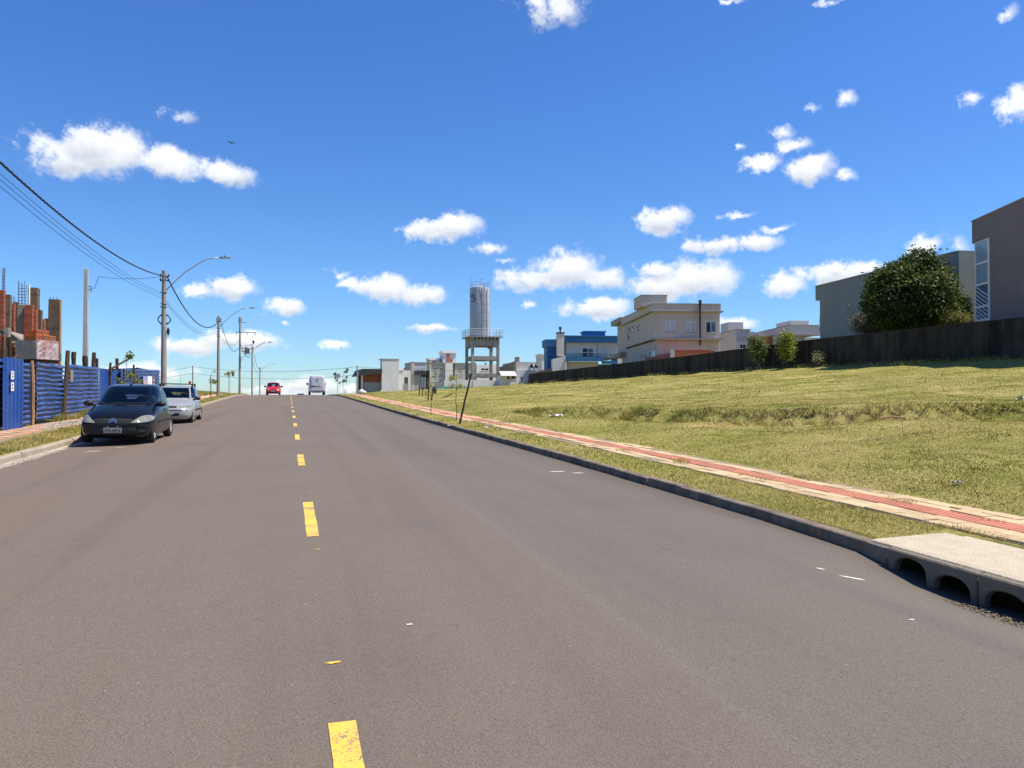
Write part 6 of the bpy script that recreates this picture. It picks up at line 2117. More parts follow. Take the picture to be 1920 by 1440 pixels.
# white diagonal bars standing just outside the lower panes
for i in range(11):
    z = zrows[0] - .3 + i * .27
    p, q = w0 - nrm * .05 + dvec * .1, ws - nrm * .05 - dvec * .18
    mbx = MB(); mbx.tube([inv @ Vector((p.x, p.y, z + .5)), inv @ Vector((q.x, q.y, z - .3))], .03, 5)
    if z < zrows[2] - .4: obj('diagonal_bar', mbx, M_['white_trim'], fr_)
solid(mv.root, a, [ws + nrm * 1.6 - dvec * .05, ws + nrm * 1.6, ws + nrm * 6, ws + nrm * 6 - dvec * .05], GB - .3, zwt - .01, 'slate_wall', 'inner_wall')
solid(mv.root, a, [w0 + nrm * 5.2, ws + nrm * 5.2 - dvec * .06, ws + nrm * 5.6 - dvec * .06, w0 + nrm * 5.6], GB - .3, zrows[1], 'slate_wall', 'rear_wall')

# ------------------------------------------------------------------ black-roofed house and row at the centre
d = Frame('dark_roof_house', 'white box house with black roof slab and brown timber wall', 'house', 716, 108, 2, 1.75)
x0, x1 = d.x(683, 0), d.x(715, 0)
volume(d, 'timber_wall', M_['wood_clad'], x0, x1, 0, 7, d.z(717), d.z(701))
volume(d, 'lower_wall', M_['slate_wall'], x0, x1, -.05, 7, -.4, d.z(717) - .003)
mb = MB(); xe0, xe1 = d.x(671, -.6), d.x(715, -.6)
zt, zu = d.z(692.5), d.z(701)
xm = d.x(678, -.6)
mb.add([(xe0, -1.4, zu - .3), (xe1, -1.4, zu), (xe1, 7, zu), (xe0, 7, zu - .3), (xm, -1.4, zt), (xe1, -1.4, zt), (xe1, 7, zt), (xm, 7, zt)], [(0, 3, 2, 1), (4, 5, 6, 7), (0, 1, 5, 4), (1, 2, 6, 5), (2, 3, 7, 6), (3, 0, 4, 7)])
obj('roof_slab', mb, M_['charcoal'], d.root)
lbox(d, 'porch_panel', 'charcoal', d.x(673, 1), d.x(682, 1), 1, 1.2, -.4, d.z(703))
lbox(d, 'porch_post', 'white_trim', d.x(677, .2), d.x(681, .2), .2, .4, -.4, d.z(704))
xw0, xw1 = d.x(716, -.8), d.x(748, -.8)
volume(d, 'white_tower', M_['white_wall'], xw0, xw1, -.8, d.y(713, xw0) if d.y(713, xw0) > 0 else 3, -.4, d.z(674))
lbox(d, 'coping', 'beige_trim', xw0 - .06, xw1 + .06, -.86, 2.2, d.z(674) + .002, d.z(673))
yd_ = [(d.x(758, .2), d.x(765, .2), d.z(719, 0, .2), d.z(707, 0, .2))]
volume(d, 'side_wall', M_['white_wall'], xw1 + .003, d.x(770, .2), .2, 7, -.4, d.z(694), front=yd_)
window(d, 'f', *yd_[0], .2, n=1, pane='pane_dark', frame='charcoal')
lbox(d, 'door', 'slate_wall', d.x(757.5, .2), d.x(765.5, .2), .14, .197, -.3, d.z(719.5, 0, .2))
lbox(d, 'roof_slab', 'white_trim', xw1 + .004, d.x(757, .1), .1, 7.1, d.z(694) + .003, d.z(689.5))
for (p0, p1) in ((714, 725), (727, 738), (741, 756)):
    lbox(d, 'low_plinth', 'white_wall', d.x(p0, -2.6), d.x(p1, -2.6), -2.6, -2.2, -.3, d.z(730.5 + random.uniform(-.6, .8), 0, -2.6))

e_ = Frame('gabled_house', 'putty grey house with sloping gable and dark carport frame', 'house', 772, 116, 2, 1.9)
x1 = e_.x(789, 0)
yb_ = e_.y(757, 0)
mb = MB(); mb.add([(0, 0, -.4), (0, 9, -.4), (0, 9, e_.z(693, 0, 9)), (0, 0, e_.z(680.5)), (.4, 0, -.4), (.4, 9, -.4), (.4, 9, e_.z(693, 0, 9)), (.4, 0, e_.z(680.5))], [(0, 1, 2, 3), (4, 7, 6, 5), (3, 2, 6, 7), (0, 3, 7, 4), (1, 5, 6, 2)])
obj('gable_wall', mb, M_['putty_wall'], e_.root)
volume(e_, 'front_wall', M_['slate_wall'], .405, x1, 0, 8, -.4, e_.z(703))
gh = (e_.x(789.5), e_.x(799.5), -.35, e_.z(706))
volume(e_, 'carport_frame', M_['charcoal'], x1 + .003, e_.x(805), 0, 8, -.4, e_.z(695.5), front=[gh])
window(e_, 'f', *gh, 0, n=2, pane='pane_pale', frame='charcoal', name='carport_door')
lbox(e_, 'roof_fascia', 'charcoal', .405, e_.x(805), -.3, -.003, e_.z(703), e_.z(695))
volume(e_, 'upper_wall', M_['lilac_wall'], .402, e_.x(800, 2), 2, 8, e_.z(695) + .003, e_.z(680, 0, 2))
lbox(e_, 'coping', 'beige_trim', .3, e_.x(800, 2), 1.9, 8, e_.z(680, 0, 2) + .002, e_.z(679.3, 0, 2) + .04)
for (p0, p1) in ((776, 783), (785, 790), (793, 798)):
    lbox(e_, 'roof_light', 'pane_pale', e_.x(p0, 1.5), e_.x(p1, 1.5), 1.6, 1.95, e_.z(694), e_.z(689))
lbox(e_, 'gate_column', 'cream_wall', e_.x(806, -.5), e_.x(808.3, -.5), -.5, -.2, -.4, e_.z(683, 0, -.5))

f_ = Frame('apartment_block', 'beige apartment block with white stair tower and orange bars', 'apartment block', 806, 185, 2, 2.0)
W1 = f_.x(834); W2 = f_.x(853); W3 = f_.x(935)
fw_ = []
for (c0, c1) in ((813, 819), (824, 831.5)):
    for (r0, r1_) in ((689, 694.5), (699, 705), (710, 715)):
        fw_.append((f_.x(c0), f_.x(c1), f_.z(r1_), f_.z(r0)))
volume(f_, 'wall', M_['putty_wall'], 0, W1, 0, 14, -.5, f_.z(681), front=fw_)
for q in fw_: window(f_, 'f', *q, 0, n=2, fw=.12, pane='pane_blue' if q[3] < f_.z(697) else 'pane_dark')
volume(f_, 'stair_bay', M_['white_wall'], W1 + .003, f_.x(848), -.6, 14, -.5, f_.z(680.5))
volume(f_, 'recess_wall', M_['slate_wall'], f_.x(848) + .003, W2, .8, 14, -.5, f_.z(682))
fw_ = []
for (c0, c1) in ((861, 867), (876, 882), (901, 916)):
    for (r0, r1_) in ((689, 694.5), (700, 705)):
        fw_.append((f_.x(c0), f_.x(c1), f_.z(r1_), f_.z(r0)))
volume(f_, 'wall', M_['putty_wall'], W2 + .003, f_.x(893), 0, 14, -.5, f_.z(681.5), front=[q for q in fw_ if q[1] < f_.x(892)])
volume(f_, 'wall', M_['white_wall'], f_.x(893) + .003, W3, -.2, 14, -.5, f_.z(682.5), front=[q for q in fw_ if q[1] > f_.x(892)])
for q in fw_: window(f_, 'f', *q, 0 if q[1] < f_.x(892) else -.2, n=2, fw=.12, pane='pane_dark')
lbox(f_, 'cornice', 'beige_trim', -.3, f_.x(893), -.3, 14, f_.z(681) + .003, f_.z(679.8))
x0, x1 = f_.x(831, 4), f_.x(855, 4)
volume(f_, 'stair_tower', M_['white_wall'], x0, x1, 4, f_.y(824, x0), f_.z(681), f_.z(659, 0, 4))
lbox(f_, 'tower_cap', 'white_trim', x0 - .3, x1 + .3, 3.7, f_.y(824, x0) + .3, f_.z(661, 0, 4), f_.z(657, 0, 4))
for (p0, p1, r0, r1_) in ((837.5, 843, 663.5, 679), (845, 848.5, 671.5, 678.5)):
    lbox(f_, 'orange_bar', 'terracotta', f_.x(p0, 3.9), f_.x(p1, 3.9), 3.86, 3.997, f_.z(r1_, 0, 4), f_.z(r0, 0, 4))
x0, x1 = f_.x(806, 6), f_.x(824, 6)
volume(f_, 'rear_block', M_['white_wall'], x0, x1, 6, f_.y(800, x0), f_.z(681), f_.z(673, 0, 6))
lbox(f_, 'rear_cap', 'white_trim', x0 - .3, x1, 5.7, f_.y(800, x0), f_.z(674.5, 0, 6), f_.z(671, 0, 6))
lbox(f_, 'orange_bar', 'terracotta', f_.x(811, 5.9), f_.x(815, 5.9), 5.88, 5.997, f_.z(680, 0, 6), f_.z(676.5, 0, 6))
for p in (772, 774, 890.5, 910):
    lbox(f_, 'water_butt', 'charcoal', f_.x(p, 1), f_.x(p + 1.8, 1), 1, 1.6, f_.z(684), f_.z(678.2))

# low white wall with teal base in front of the tower
tw = Frame('white_wall', 'low white wall with teal base under the water tower', 'wall', 833, 138, -2, 2.2)
lbox(tw, 'wall_body', 'white_wall', 0, tw.x(887), 0, .25, -.3, tw.z(712))
lbox(tw, 'wall_body', 'white_wall', tw.x(887) + .003, tw.x(932.5), -.1, .25, -.3, tw.z(712.5))
lbox(tw, 'teal_base', 'teal', 0, tw.x(932), -.16, -.103, -.3, tw.z(725.5))
mb = MB(); mb.add([(tw.x(818, -1), -1.2, -.3), (0, -.2, -.3), (0, 0, -.3), (tw.x(818, -1), -1, -.3), (tw.x(818, -1), -1.2, tw.z(730)), (0, -.2, tw.z(725.5)), (0, 0, tw.z(725.5)), (tw.x(818, -1), -1, tw.z(730))], [(0, 1, 5, 4), (1, 2, 6, 5), (2, 3, 7, 6), (3, 0, 4, 7), (4, 5, 6, 7)])
obj('teal_ramp', mb, M_['teal'], tw.root)
lbox(tw, 'grey_flank', 'slate_wall', tw.x(816, 1.0), -.003, 1.0, 1.2, -.3, tw.z(716))

# ------------------------------------------------------------------ water tower
T = Frame('water_tower', 'tall steel water tank on a four-legged concrete tower', 'water tower', 886, 150, 0, 3.0)
cw = .52
xs = [0, T.x(933.5) - 0]
wd = xs[1]
zdeck = T.z(632)
for (x, y) in ((0, 0), (wd, 0), (0, wd), (wd, wd)):
    mb = MB(); mb.box(x - cw / 2, x + cw / 2, y - cw / 2, y + cw / 2, -.6, zdeck - .45)
    obj('leg', mb, M_['tower_concrete'], T.root, bevel=.03)
def ringbeam(z0, z1, wdt, name, haunch=False):
    for (x0, x1, y0, y1) in ((cw / 2 + .003, wd - cw / 2 - .003, -wdt / 2, wdt / 2), (cw / 2 + .003, wd - cw / 2 - .003, wd - wdt / 2, wd + wdt / 2), (-wdt / 2, wdt / 2, cw / 2 + .003, wd - cw / 2 - .003), (wd - wdt / 2, wd + wdt / 2, cw / 2 + .003, wd - cw / 2 - .003)):
        mb = MB()
        if haunch:
            ax = x1 - x0 > y1 - y0
            L0, L1 = (x0, x1) if ax else (y0, y1)
            poly = [(L0, z0 - .45), (L0 + .6, z0), (L1 - .6, z0), (L1, z0 - .45), (L1, z1), (L0, z1)]
            if ax: mb.prism(poly, y0, y1)
            else: mb.prism(poly, x0, x1, Matrix(((0, 1, 0, 0), (1, 0, 0, 0), (0, 0, 1, 0), (0, 0, 0, 1))))
        else: mb.box(x0, x1, y0, y1, z0, z1)
        obj(name, mb, M_['tower_concrete'], T.root)
ringbeam(T.z(648), zdeck - .455, .5, 'top_beam', True)
ringbeam(T.z(675), T.z(667.5), .45, 'middle_beam'); ringbeam(T.z(707), T.z(700), .45, 'lower_beam')
for i in range(8):                                    # joist ends under the deck
    x = -.35 + (wd + .7) * (i + .5) / 8
    mb = MB(); mb.box(x - .16, x + .16, -.75, wd + .75, zdeck - .452, zdeck - .003)
    obj('joist', mb, M_['tower_concrete'], T.root)
lbox(T, 'deck', 'tower_concrete', -.85, wd + .85, -.85, wd + .85, zdeck, zdeck + .16)
cx_, cy_ = wd / 2 - .45, wd / 2
rad = 2.0
zt0, zt1 = zdeck + .163, T.z(537)
mb = MB(); mb.lathe([(rad, zt0), (rad, zt1), (rad * .98, zt1 + .08), (rad * .25, zt1 + .55), (.01, zt1 + .6)], 40, Matrix.Translation((cx_, cy_, 0)))
tank = obj('tank', mb, M_['tank_steel'], T.root, auto=30)
nseam = 6
for i in range(1, nseam):
    z = zt0 + (zt1 - zt0) * i / nseam
    mb = MB(); mb.lathe([(rad + .002, z - .03), (rad + .025, z - .02), (rad + .025, z + .02), (rad + .002, z + .03)], 40, Matrix.Translation((cx_, cy_, 0)), cap=False)
    obj('weld_seam', mb, M_['tank_steel'], tank)
for k_ in range(9):
    a = math.radians(-200 + k_ * 24)
    mb = MB(); mb.tube([(cx_ + (rad + .01) * math.cos(a), cy_ + (rad + .01) * math.sin(a), zt0), (cx_ + (rad + .01) * math.cos(a), cy_ + (rad + .01) * math.sin(a), zt1)], .03, 5)
    obj('weld_seam', mb, M_['tank_steel'], tank)
al = math.radians(-83)                                 # ladder with hoops
lx, ly = cx_ + (rad + .22) * math.cos(al), cy_ + (rad + .22) * math.sin(al)
mb = MB()
for sd in (-.2, .2):
    mb.tube([(lx + sd, ly, zt0), (lx + sd, ly, zt1 + .9)], .035, 5)
z = zt0 + .3
while z < zt1:
    mb.box(lx - .2, lx + .2, ly - .02, ly + .02, z, z + .04); z += .35
lad = obj('ladder', mb, M_['steel'], T.root)
mb = MB(); z = zt0 + 2.2
while z < zt1 + .5:
    mb.tube([(lx + .38 * math.cos(q), ly - .38 * abs(math.sin(q)) * 1.5, z) for q in np.linspace(0, math.pi, 9)], .022, 4); z += .8
for q in (.8, 1.57, 2.35):
    mb.tube([(lx + .38 * math.cos(q), ly - .57 * math.sin(q), zt0 + 2.2), (lx + .38 * math.cos(q), ly - .57 * math.sin(q), zt1 + .4)], .018, 4)
obj('safety_cage', mb, M_['steel'], lad)
for (aa) in (-62, 10, 25):
    a = math.radians(aa)
    mb = MB(); mb.tube([(cx_ + (rad + .12) * math.cos(a), cy_ + (rad + .12) * math.sin(a), -.3 if aa == 10 else zt0), (cx_ + (rad + .12) * math.cos(a), cy_ + (rad + .12) * math.sin(a), zt1 - .4)], .06, 6)
    obj('riser_pipe', mb, M_['galv'], T.root)
mb = MB()                                             # top railing
for i in range(14):
    a = 2 * math.pi * i / 14
    mb.tube([(cx_ + rad * .92 * math.cos(a), cy_ + rad * .92 * math.sin(a), zt1), (cx_ + rad * .92 * math.cos(a), cy_ + rad * .92 * math.sin(a), zt1 + 1.15)], .022, 4)
for z in (.6, 1.15):
    mb.tube([(cx_ + rad * .92 * math.cos(q), cy_ + rad * .92 * math.sin(q), zt1 + z) for q in np.linspace(0, 2 * math.pi, 33)], .022, 4)
obj('top_railing', mb, M_['steel'], T.root)
mb = MB(); mb.tube([(cx_ - rad * .9, cy_, zt1), (cx_ - rad * .9, cy_, zt1 + 2.5)], .03, 5); mb.tube([(cx_ + .2, cy_ - .4, zt1 + .4), (cx_ + .2, cy_ - .4, zt1 + 1.8)], .04, 5); mb.ell((cx_ + .2, cy_ - .4, zt1 + 1.9), (.16, .16, .14))
obj('lightning_rod', mb, M_['steel'], T.root)
mb = MB(); n = 10                                      # deck railing with upright bars
for sd, (p, q) in enumerate((((-.8, -.8), (wd + .8, -.8)), ((wd + .8, -.8), (wd + .8, wd + .8)), ((wd + .8, wd + .8), (-.8, wd + .8)), ((-.8, wd + .8), (-.8, -.8)))):
    p, q = Vector((*p, 0)), Vector((*q, 0))
    for i in range(n):
        c = p.lerp(q, i / n); mb.tube([(c.x, c.y, zdeck + .16), (c.x, c.y, zdeck + 1.6)], .03, 4)
    for z in (.6, 1.1, 1.6): mb.tube([(p.x, p.y, zdeck + z), (q.x, q.y, zdeck + z)], .025, 4)
obj('deck_railing', mb, M_['galv'], T.root)
# dark S mark on the tank, bars wrapped round the shell
def shell_bar(a0, a1, z0, z1):
    mb = MB(); m_ = 8
    for i in range(m_):
        b0, b1 = R(a0 + (a1 - a0) * i / m_), R(a0 + (a1 - a0) * (i + 1) / m_)
        r0, r1 = rad + .05, rad + .065
        pts = [(cx_ + r * math.cos(b_), cy_ + r * math.sin(b_), z) for z in (z0, z1) for (b_, r) in ((b0, r0), (b1, r0), (b1, r1), (b0, r1))]
        mb.add(pts, [(3, 2, 1, 0), (4, 5, 6, 7), (0, 1, 5, 4), (1, 2, 6, 5), (2, 3, 7, 6), (3, 0, 4, 7)])
    obj('tank_emblem', mb, M_['tank_mark'], tank)
zm = T.z(552)
for (a0, a1, z0, z1) in ((-165, -128, .05, .25), (-165, -150, -.45, .05), (-165, -128, -.55, -.40), (-140, -128, -1.05, -.55), (-165, -128, -1.25, -1.05), (-165, -128, -.2, -.1)):
    shell_bar(a0, a1, zm + z0, zm + z1)

# ------------------------------------------------------------------ trees and shrubs
def foliage(name, parent, blobs, n, size, cols, seed, clump=.35, per=14, origin=Vector((0, 0, 0)), up=.35, droop=0, inner=.55):
    """leaf-sized faces gathered in sprays through the crown's volume"""
    g_ = np.random.default_rng(seed)
    B = np.array(blobs, float)                         # cx cy cz rx ry rz weight
    wts = B[:, 6] / B[:, 6].sum()
    nc = n // per
    k_ = g_.choice(len(B), nc, p=wts)
    d_ = g_.normal(size=(nc, 3)); d_ /= np.linalg.norm(d_, axis=1)[:, None]
    r_ = inner + (1 - inner) * g_.random(nc) ** .6
    r_ *= 1 + (vnoise(d_[:, 0] * 3 + k_, d_[:, 2] * 3 + 5 * d_[:, 1], seed) - .5) * .45
    C = B[k_, :3] + d_ * r_[:, None] * B[k_, 3:6]
    L = np.repeat(C, per, 0) + g_.normal(size=(nc * per, 3)) * clump * np.array([1, 1, .75])
    D_ = np.repeat(d_, per, 0)
    m_ = len(L)
    nrm_ = D_ * .6 + g_.normal(size=(m_, 3)) * .7 + np.array([0, 0, up]); nrm_ /= np.linalg.norm(nrm_, axis=1)[:, None]
    t_ = np.cross(nrm_, g_.normal(size=(m_, 3))); t_ /= np.linalg.norm(t_, axis=1)[:, None]
    b_ = np.cross(nrm_, t_)
    sz = size * g_.uniform(.6, 1.35, m_)[:, None]
    V = np.empty((m_, 4, 3))
    V[:, 0] = L - t_ * sz; V[:, 1] = L + b_ * sz * .45 + nrm_ * sz * .12; V[:, 2] = L + t_ * sz; V[:, 3] = L - b_ * sz * .45 + nrm_ * sz * .12
    F = np.arange(m_ * 4).reshape(m_, 4)
    cols = np.array(cols)
    u = np.repeat(g_.random(nc), per) * .7 + g_.random(m_) * .3
    u = u * (len(cols) - 1); i0 = np.clip(u.astype(int), 0, len(cols) - 2); fr2 = (u - i0)[:, None]
    c = cols[i0] * (1 - fr2) + cols[i0 + 1] * fr2
    c = c * g_.uniform(.75, 1.25, m_)[:, None]
    me = np_mesh(name, V.reshape(-1, 3), F, M_['leaves'], np.repeat(c, 4, 0))
    return tag(obj(name, me, None, parent), kind=None)


def tree(name, label, cat, loc, blobs, n, size, cols, seed, trunk_h, r, limbs=8, per=14, clump=.35, inner=.55, group=None, bark='bark', up=.35):
    t_ = thing(name, label, cat, loc, 0, group)
    mb = MB(); rn = random.Random(seed)
    mb.tube([(rn.uniform(-.5, .5) * r, rn.uniform(-.5, .5) * r, -.15 + (trunk_h + .15) * i / 6) for i in range(7)], [r * (1 - .35 * i / 6) for i in range(7)], 10)
    for i in range(limbs):
        bb = blobs[i % len(blobs)]
        a = rn.uniform(0, 6.28); q = rn.uniform(.3, .85)
        e = Vector((bb[0] + bb[3] * q * math.cos(a), bb[1] + bb[4] * q * math.sin(a), bb[2] + bb[5] * rn.uniform(-.3, .7)))
        s_ = Vector((0, 0, trunk_h * rn.uniform(.55, 1.0)))
        md = s_.lerp(e, .5) + Vector((0, 0, (e.z - s_.z) * .12)) + Vector((rn.uniform(-1, 1), rn.uniform(-1, 1), 0)) * r
        mb.tube([s_, s_.lerp(md, .5), md, md.lerp(e, .5), e], [r * .5, r * .42, r * .33, r * .2, r * .08], 6)
    obj('trunk', mb, M_[bark], t_, auto=50)
    foliage('crown', t_, blobs, n, size, cols, seed, clump, per, inner=inner, up=up)
    return t_


p = at(1712, 620, 57)
gzb = GB
zc = lambda py: zrow(py, 57) - gzb
tree('round_tree', 'big round dark green tree behind the boundary wall', 'tree', (p.x, p.y, gzb),
     [(-.1, 0, zc(563), 2.9, 2.7, 2.45, 5), (-1.2, .3, zc(538), 1.7, 1.8, 1.7, 1.6), (1.3, 0, zc(536), 1.8, 1.9, 1.9, 1.8), (.75, 0, zc(508), 1.5, 1.5, 1.35, 1.4), (-.35, -.2, zc(514), 1.2, 1.2, 1.2, .8), (-2.3, 0, zc(578), 1.3, 1.5, 1.2, .9), (2.35, 0, zc(572), 1.3, 1.6, 1.6, 1), (-.4, 0, zc(597), 2.3, 2.1, .9, 1), (-2.9, 0, zc(572), .8, .9, .7, .3)],
     42000, .14, [(.018, .034, .007), (.036, .060, .012), (.075, .105, .022), (.15, .17, .045)], 3, 1.6, .2, 16, per=36, clump=.34, inner=.6)
p = at(1628, 620, 60.5)
tree('grey_bush', 'grey-green bush beside the big round tree', 'bush', (p.x, p.y, gzb), [(0, 0, zrow(606, 60.5) - gzb, 1.5, 1.2, .85, 1), (1.0, 0, zrow(610, 60.5) - gzb, 1.2, 1, .75, .7)], 9000, .07, [(.07, .075, .05), (.12, .125, .085), (.20, .19, .14)], 5, .9, .08, 10, per=10, clump=.16, inner=.35)
p = at(1812, 620, 57)
tree('dark_conifer', 'narrow dark conifer between the round tree and the mauve house', 'tree', (p.x, p.y, gzb), [(0, 0, 1.6 + i * .55, .62 - i * .07, .62 - i * .07, .6, 1) for i in range(6)], 9000, .06, [(.010, .016, .008), (.022, .03, .014)], 7, 3.0, .1, 6, per=12, clump=.12, inner=.3)
p = at(1790, 640, 54.5)
tree('small_yellow_shrub', 'small yellowish shrub under the right side of the round tree', 'shrub', (p.x, p.y, gzb), [(0, 0, zrow(600, 55) - gzb, .9, .8, .55, 1)], 2600, .08, [(.10, .11, .02), (.22, .20, .05)], 8, .8, .04, 6, per=8, clump=.16, inner=.3)


def shrub_at_wall(px, py0, py1, wpx, name, label, seed, n, cols, size=.10, t=39.9):
    p = at_t(px, py1, t); D = p.dot(FW)
    zb_ = gz(t, p.y); zt_ = zrow(py0, D); hgt = zt_ - zb_; w_ = wpx / FPX * D / 2
    tree(name, label, 'shrub', (t, p.y, zb_), [(0, 0, hgt * .62, w_, w_, hgt * .36, 2), (-.2 * w_, 0, hgt * .8, w_ * .6, w_ * .6, hgt * .2, 1), (.25 * w_, .1, hgt * .45, w_ * .8, w_ * .8, hgt * .3, 1)], n, size, cols, seed, hgt * .4, .05, 9, per=16, clump=.24, inner=.2)


shrub_at_wall(1420, 628, 690, 34, 'leafy_shrub', 'rounded leafy shrub against the dark wall, left of two', 21, 3000, [(.06, .09, .02), (.13, .16, .045), (.24, .24, .10)])
shrub_at_wall(1476, 622, 690, 32, 'leafy_shrub', 'yellow-green leafy shrub against the dark wall, right of two', 22, 1900, [(.09, .12, .02), (.22, .25, .04), (.34, .34, .08)], .11)
shrub_at_wall(1535, 660, 690, 9, 'pale_sprout', 'small pale sprout by the wall beside the two shrubs', 23, 200, [(.20, .22, .10), (.30, .30, .15)], .09)


def sapling(label, px, t, hgt, spread, n, seed, cols, stake=True, size=.05, lean=0, s=None, bare=.45):
    s_ = s if s is not None else s_at(px, t)
    sp_ = thing('sapling', label, 'sapling', (t, s_, gz(t, s_)))
    rn = random.Random(seed)
    mb = MB(); pts = [(rn.uniform(-.02, .02) + lean * i / 7, rn.uniform(-.02, .02), hgt * i / 7 - .05) for i in range(8)]
    mb.tube(pts, [.018 * (1 - .6 * i / 7) for i in range(8)], 6)
    tips = []
    for i in range(7):
        z = hgt * rn.uniform(bare, .97); a = rn.uniform(0, 6.28); L = spread * rn.uniform(.4, 1)
        e = Vector((lean * z / hgt + L * math.cos(a), L * math.sin(a), z + L * .5)); tips.append(e)
        mb.tube([(lean * z / hgt, 0, z), ((e.x + lean * z / hgt) / 2, e.y / 2, z + L * .35), e], .006, 4)
    obj('stem', mb, M_['bark'], sp_)
    foliage('leaves', sp_, [(e.x, e.y, e.z, spread * .28, spread * .28, spread * .3, 1) for e in tips], n, size, cols, seed, .05, 5, inner=.1)
    if stake:
        mb = MB(); mb.tube([(-.10, .05, -.1), (-.10, .05, hgt * .8)], .025, 6)
        obj('stake', mb, M_['stake_wood'], sp_)
    return sp_


GC = [(.08, .10, .02), (.18, .19, .04), (.30, .28, .07)]
sapling('staked sapling in front of the dark blue gate leaf', 237, -5.75, 2.35, .42, 260, 31, GC, size=.06)
sapling('staked sapling on the left verge by the second lamp pole', 397, -6.0, 2.3, .45, 200, 32, GC, size=.07)
sapling('thin young tree on the left verge beyond the second lamp pole', 431, -6.0, 2.5, .55, 240, 33, [(.20, .18, .04), (.32, .27, .07)], size=.09, bare=.75)
sapling('young tree left of the van ahead on the right verge', 627, 5.9, 2.6, .5, 220, 34, GC, stake=False, size=.09, s=98)
sapling('young tree right of the round sign on the right verge', 641, 5.9, 2.7, .5, 260, 35, GC, stake=False, size=.09, s=88)
sapling('slender sapling with yellow-green leaves beside the leaning stake', 866, 5.95, 1.75, .34, 260, 36, [(.14, .15, .03), (.30, .27, .05), (.40, .32, .06)], stake=False, size=.04, s=27.8)
sapling('sapling on the verge just beyond the leaning stake', 848, 6.02, 1.7, .3, 200, 37, [(.14, .15, .03), (.30, .27, .05)], stake=False, size=.035, s=33.5)
# the leaning stake
q0 = at_t(861, 797, 5.62); q1 = at(884, 700, q0.dot(FW))
st = thing('leaning_stake', 'dark wooden stake leaning to the right on the verge', 'stake', (q0.x, q0.y, gz(5.62, q0.y)))
mb = MB(); e = q1 - Vector(st.location)
mb.tube([Vector((0, 0, -.1))] + [e * (i / 6) + Vector((random.uniform(-.01, .01), 0, 0)) for i in range(1, 7)], [.036, .035, .036, .033, .034, .031, .03], 8)
obj('pole', mb, M_['stake_wood'], st)
# stakes and plank on the field
for (px, t, h_, lb) in ((803, 9.2, 1.0, 'short dark stake pair standing in the field, nearer one'), (786, 10.4, .85, 'short dark stake in the field, farther one')):
    s_ = s_at(px, t)
    o = thing('field_stake', lb, 'stake', (t, s_, gz(t, s_)))
    mb = MB(); mb.tube([(0, 0, -.1), (.03, 0, h_)], .05, 6); mb.tube([(.25, .1, -.1), (.33, .1, h_ * .8)], .045, 6)
    obj('pole', mb, M_['stake_wood'], o)
    if h_ > .9:
        mb = MB(); mb.ell((.45, .1, .72), (.16, .1, .28)); obj('dark_rag', mb, M_['charcoal'], o)
q = at(833, 742, 57)
pk = thing('fallen_plank', 'dark plank lying on the grass slope', 'plank', (11.2, 56.2, gz(11.2, 56.2) + .06), R(25))
mb = MB(); mb.box(-.6, .6, -.09, .09, 0, .06, Matrix.Rotation(R(-18), 4, 'Y')); obj('board', mb, M_['stake_wood'], pk)

# round traffic sign seen from behind, orange marker, rubbish sack
s_ = 97.0
sg = thing('round_sign', 'round traffic sign seen from behind on a thin post near the crest', 'sign', (5.85, s_, gz(5.85, s_)))
mb = MB(); mb.tube([(0, 0, -.1), (0, 0, 2.4)], .035, 8); obj('post', mb, M_['galv'], sg)
mb = MB(); mb.lathe([(.30, -.01), (.30, .01)], 24, Matrix.Translation((0, -.05, 2.25)) @ Matrix.Rotation(R(90), 4, 'X')); obj('disc', mb, M_['slate_wall'], sg)
s_ = 92.0
mk = thing('orange_marker', 'short orange marker post at the right verge near the crest', 'marker', (6.4, s_, gz(6.4, s_)))
mb = MB(); mb.tube([(0, 0, -.05), (0, 0, .62)], [.06, .05], 10); obj('post', mb, M_['orange_paint'], mk)
mb = MB(); mb.tube([(0, 0, .40), (0, 0, .5)], .065, 10); obj('white_band', mb, M_['white_trim'], mk)
s_ = 93.0
bg_ = thing('rubbish_sack', 'white sack left on the verge in front of the dark-roofed house', 'sack', (8.4, s_, gz(8.4, s_)))
mb = MB(); mb.ell((0, 0, .22), (.38, .3, .26), 14, 9); mb.ell((.35, .1, .14), (.22, .2, .16), 12, 8); mb.ell((-.02, 0, .5), (.08, .08, .1), 8, 6)
obj('sack_body', mb, M_['litter_white'], bg_, smooth_=True)

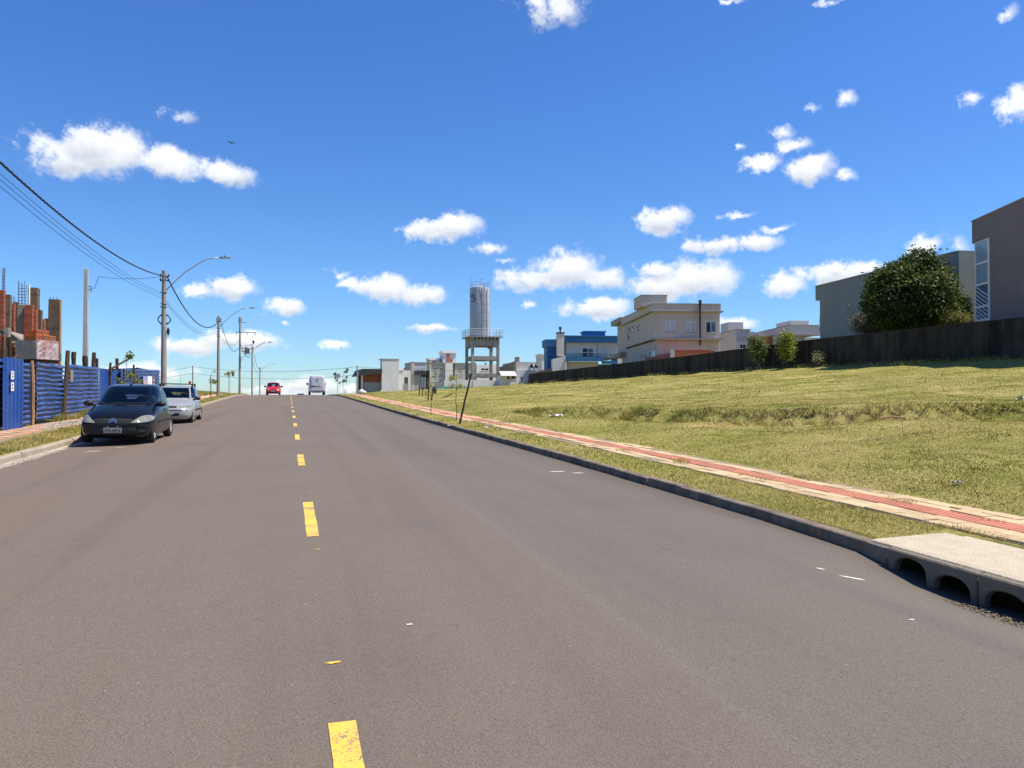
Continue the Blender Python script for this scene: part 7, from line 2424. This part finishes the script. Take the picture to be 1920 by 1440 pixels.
# rubbish on the grass: crumpled white scraps, a stick, a rubble chunk
def scrap(name, label, t, s, w, l, h, mat, cat, seed):
    rn = random.Random(seed)
    n_, m_ = 6, 5; V = []; F = []
    for i in range(n_):
        for k_ in range(m_):
            V.append(((i / (n_ - 1) - .5) * w + rn.uniform(-.1, .1) * w, (k_ / (m_ - 1) - .5) * l + rn.uniform(-.1, .1) * l, .03 + h * rn.random()))
    for i in range(n_ - 1):
        for k_ in range(m_ - 1): F.append((i * m_ + k_, (i + 1) * m_ + k_, (i + 1) * m_ + k_ + 1, i * m_ + k_ + 1))
    nv = len(V); V += [(x, y, z - .012) for x, y, z in V]; F += [tuple(q + nv for q in f)[::-1] for f in F]
    mb = MB(); mb.add(V, F)
    return tag(obj(name, mb, M_[mat], None, (t, s, gz(t, s))), label, cat)


scrap('plastic_scrap', 'crumpled white plastic lying on the grass slope near the terrace', 9.35, 26.4, .42, .3, .09, 'litter_white', 'litter', 1)
scrap('paper_scrap', 'small white paper scrap on the verge near the kerb', 5.75, 22.6, .09, .09, .07, 'litter_white', 'litter', 2)
scrap('paper_scrap', 'tiny white paper scrap in the right gutter', 5.0, 24.5, .09, .07, .03, 'litter_white', 'litter', 3)
scrap('paper_scrap', 'pale grey scrap on the lawn by the footpath, lower right', 8.35, 8.0, .12, .06, .03, 'slate_wall', 'litter', 4)
scrap('rubble_chunk', 'pale rubble chunk at the right edge of the field', 18.0, 15.2, .28, .2, .13, 'pale_splash', 'rubble', 5)
o = tag(obj('fallen_stick', MB().tube([(-.28, 0, .05), (0, .03, .09), (.28, .02, .05)], .025, 6), M_['timber_pale'], None, (13.2, 14.4, gz(13.2, 14.4)), rot=(0, 0, R(-25))), 'pale brown stick lying on the terrace edge', 'stick')

# bird high over the left clouds
q = at(434, 268, 60)
bd = thing('bird', 'tiny dark bird flying in the sky above the left clouds', 'bird', q, R(30))
mb = MB(); mb.ell((0, 0, 0), (.05, .14, .045), 10, 8); mb.ell((0, -.15, .02), (.03, .04, .03), 8, 6)
mb.add([(.03, -.05, 0), (.22, -.02, .10), (.30, .08, .06), (.03, .06, 0)], [(0, 1, 2, 3)]); mb.add([(-.03, -.05, 0), (-.22, -.02, .10), (-.30, .08, .06), (-.03, .06, 0)], [(0, 1, 2, 3)]); mb.add([(0, .1, 0), (.05, .24, 0), (-.05, .24, 0)], [(0, 1, 2)])
obj('body', mb, M_['charcoal'], bd)
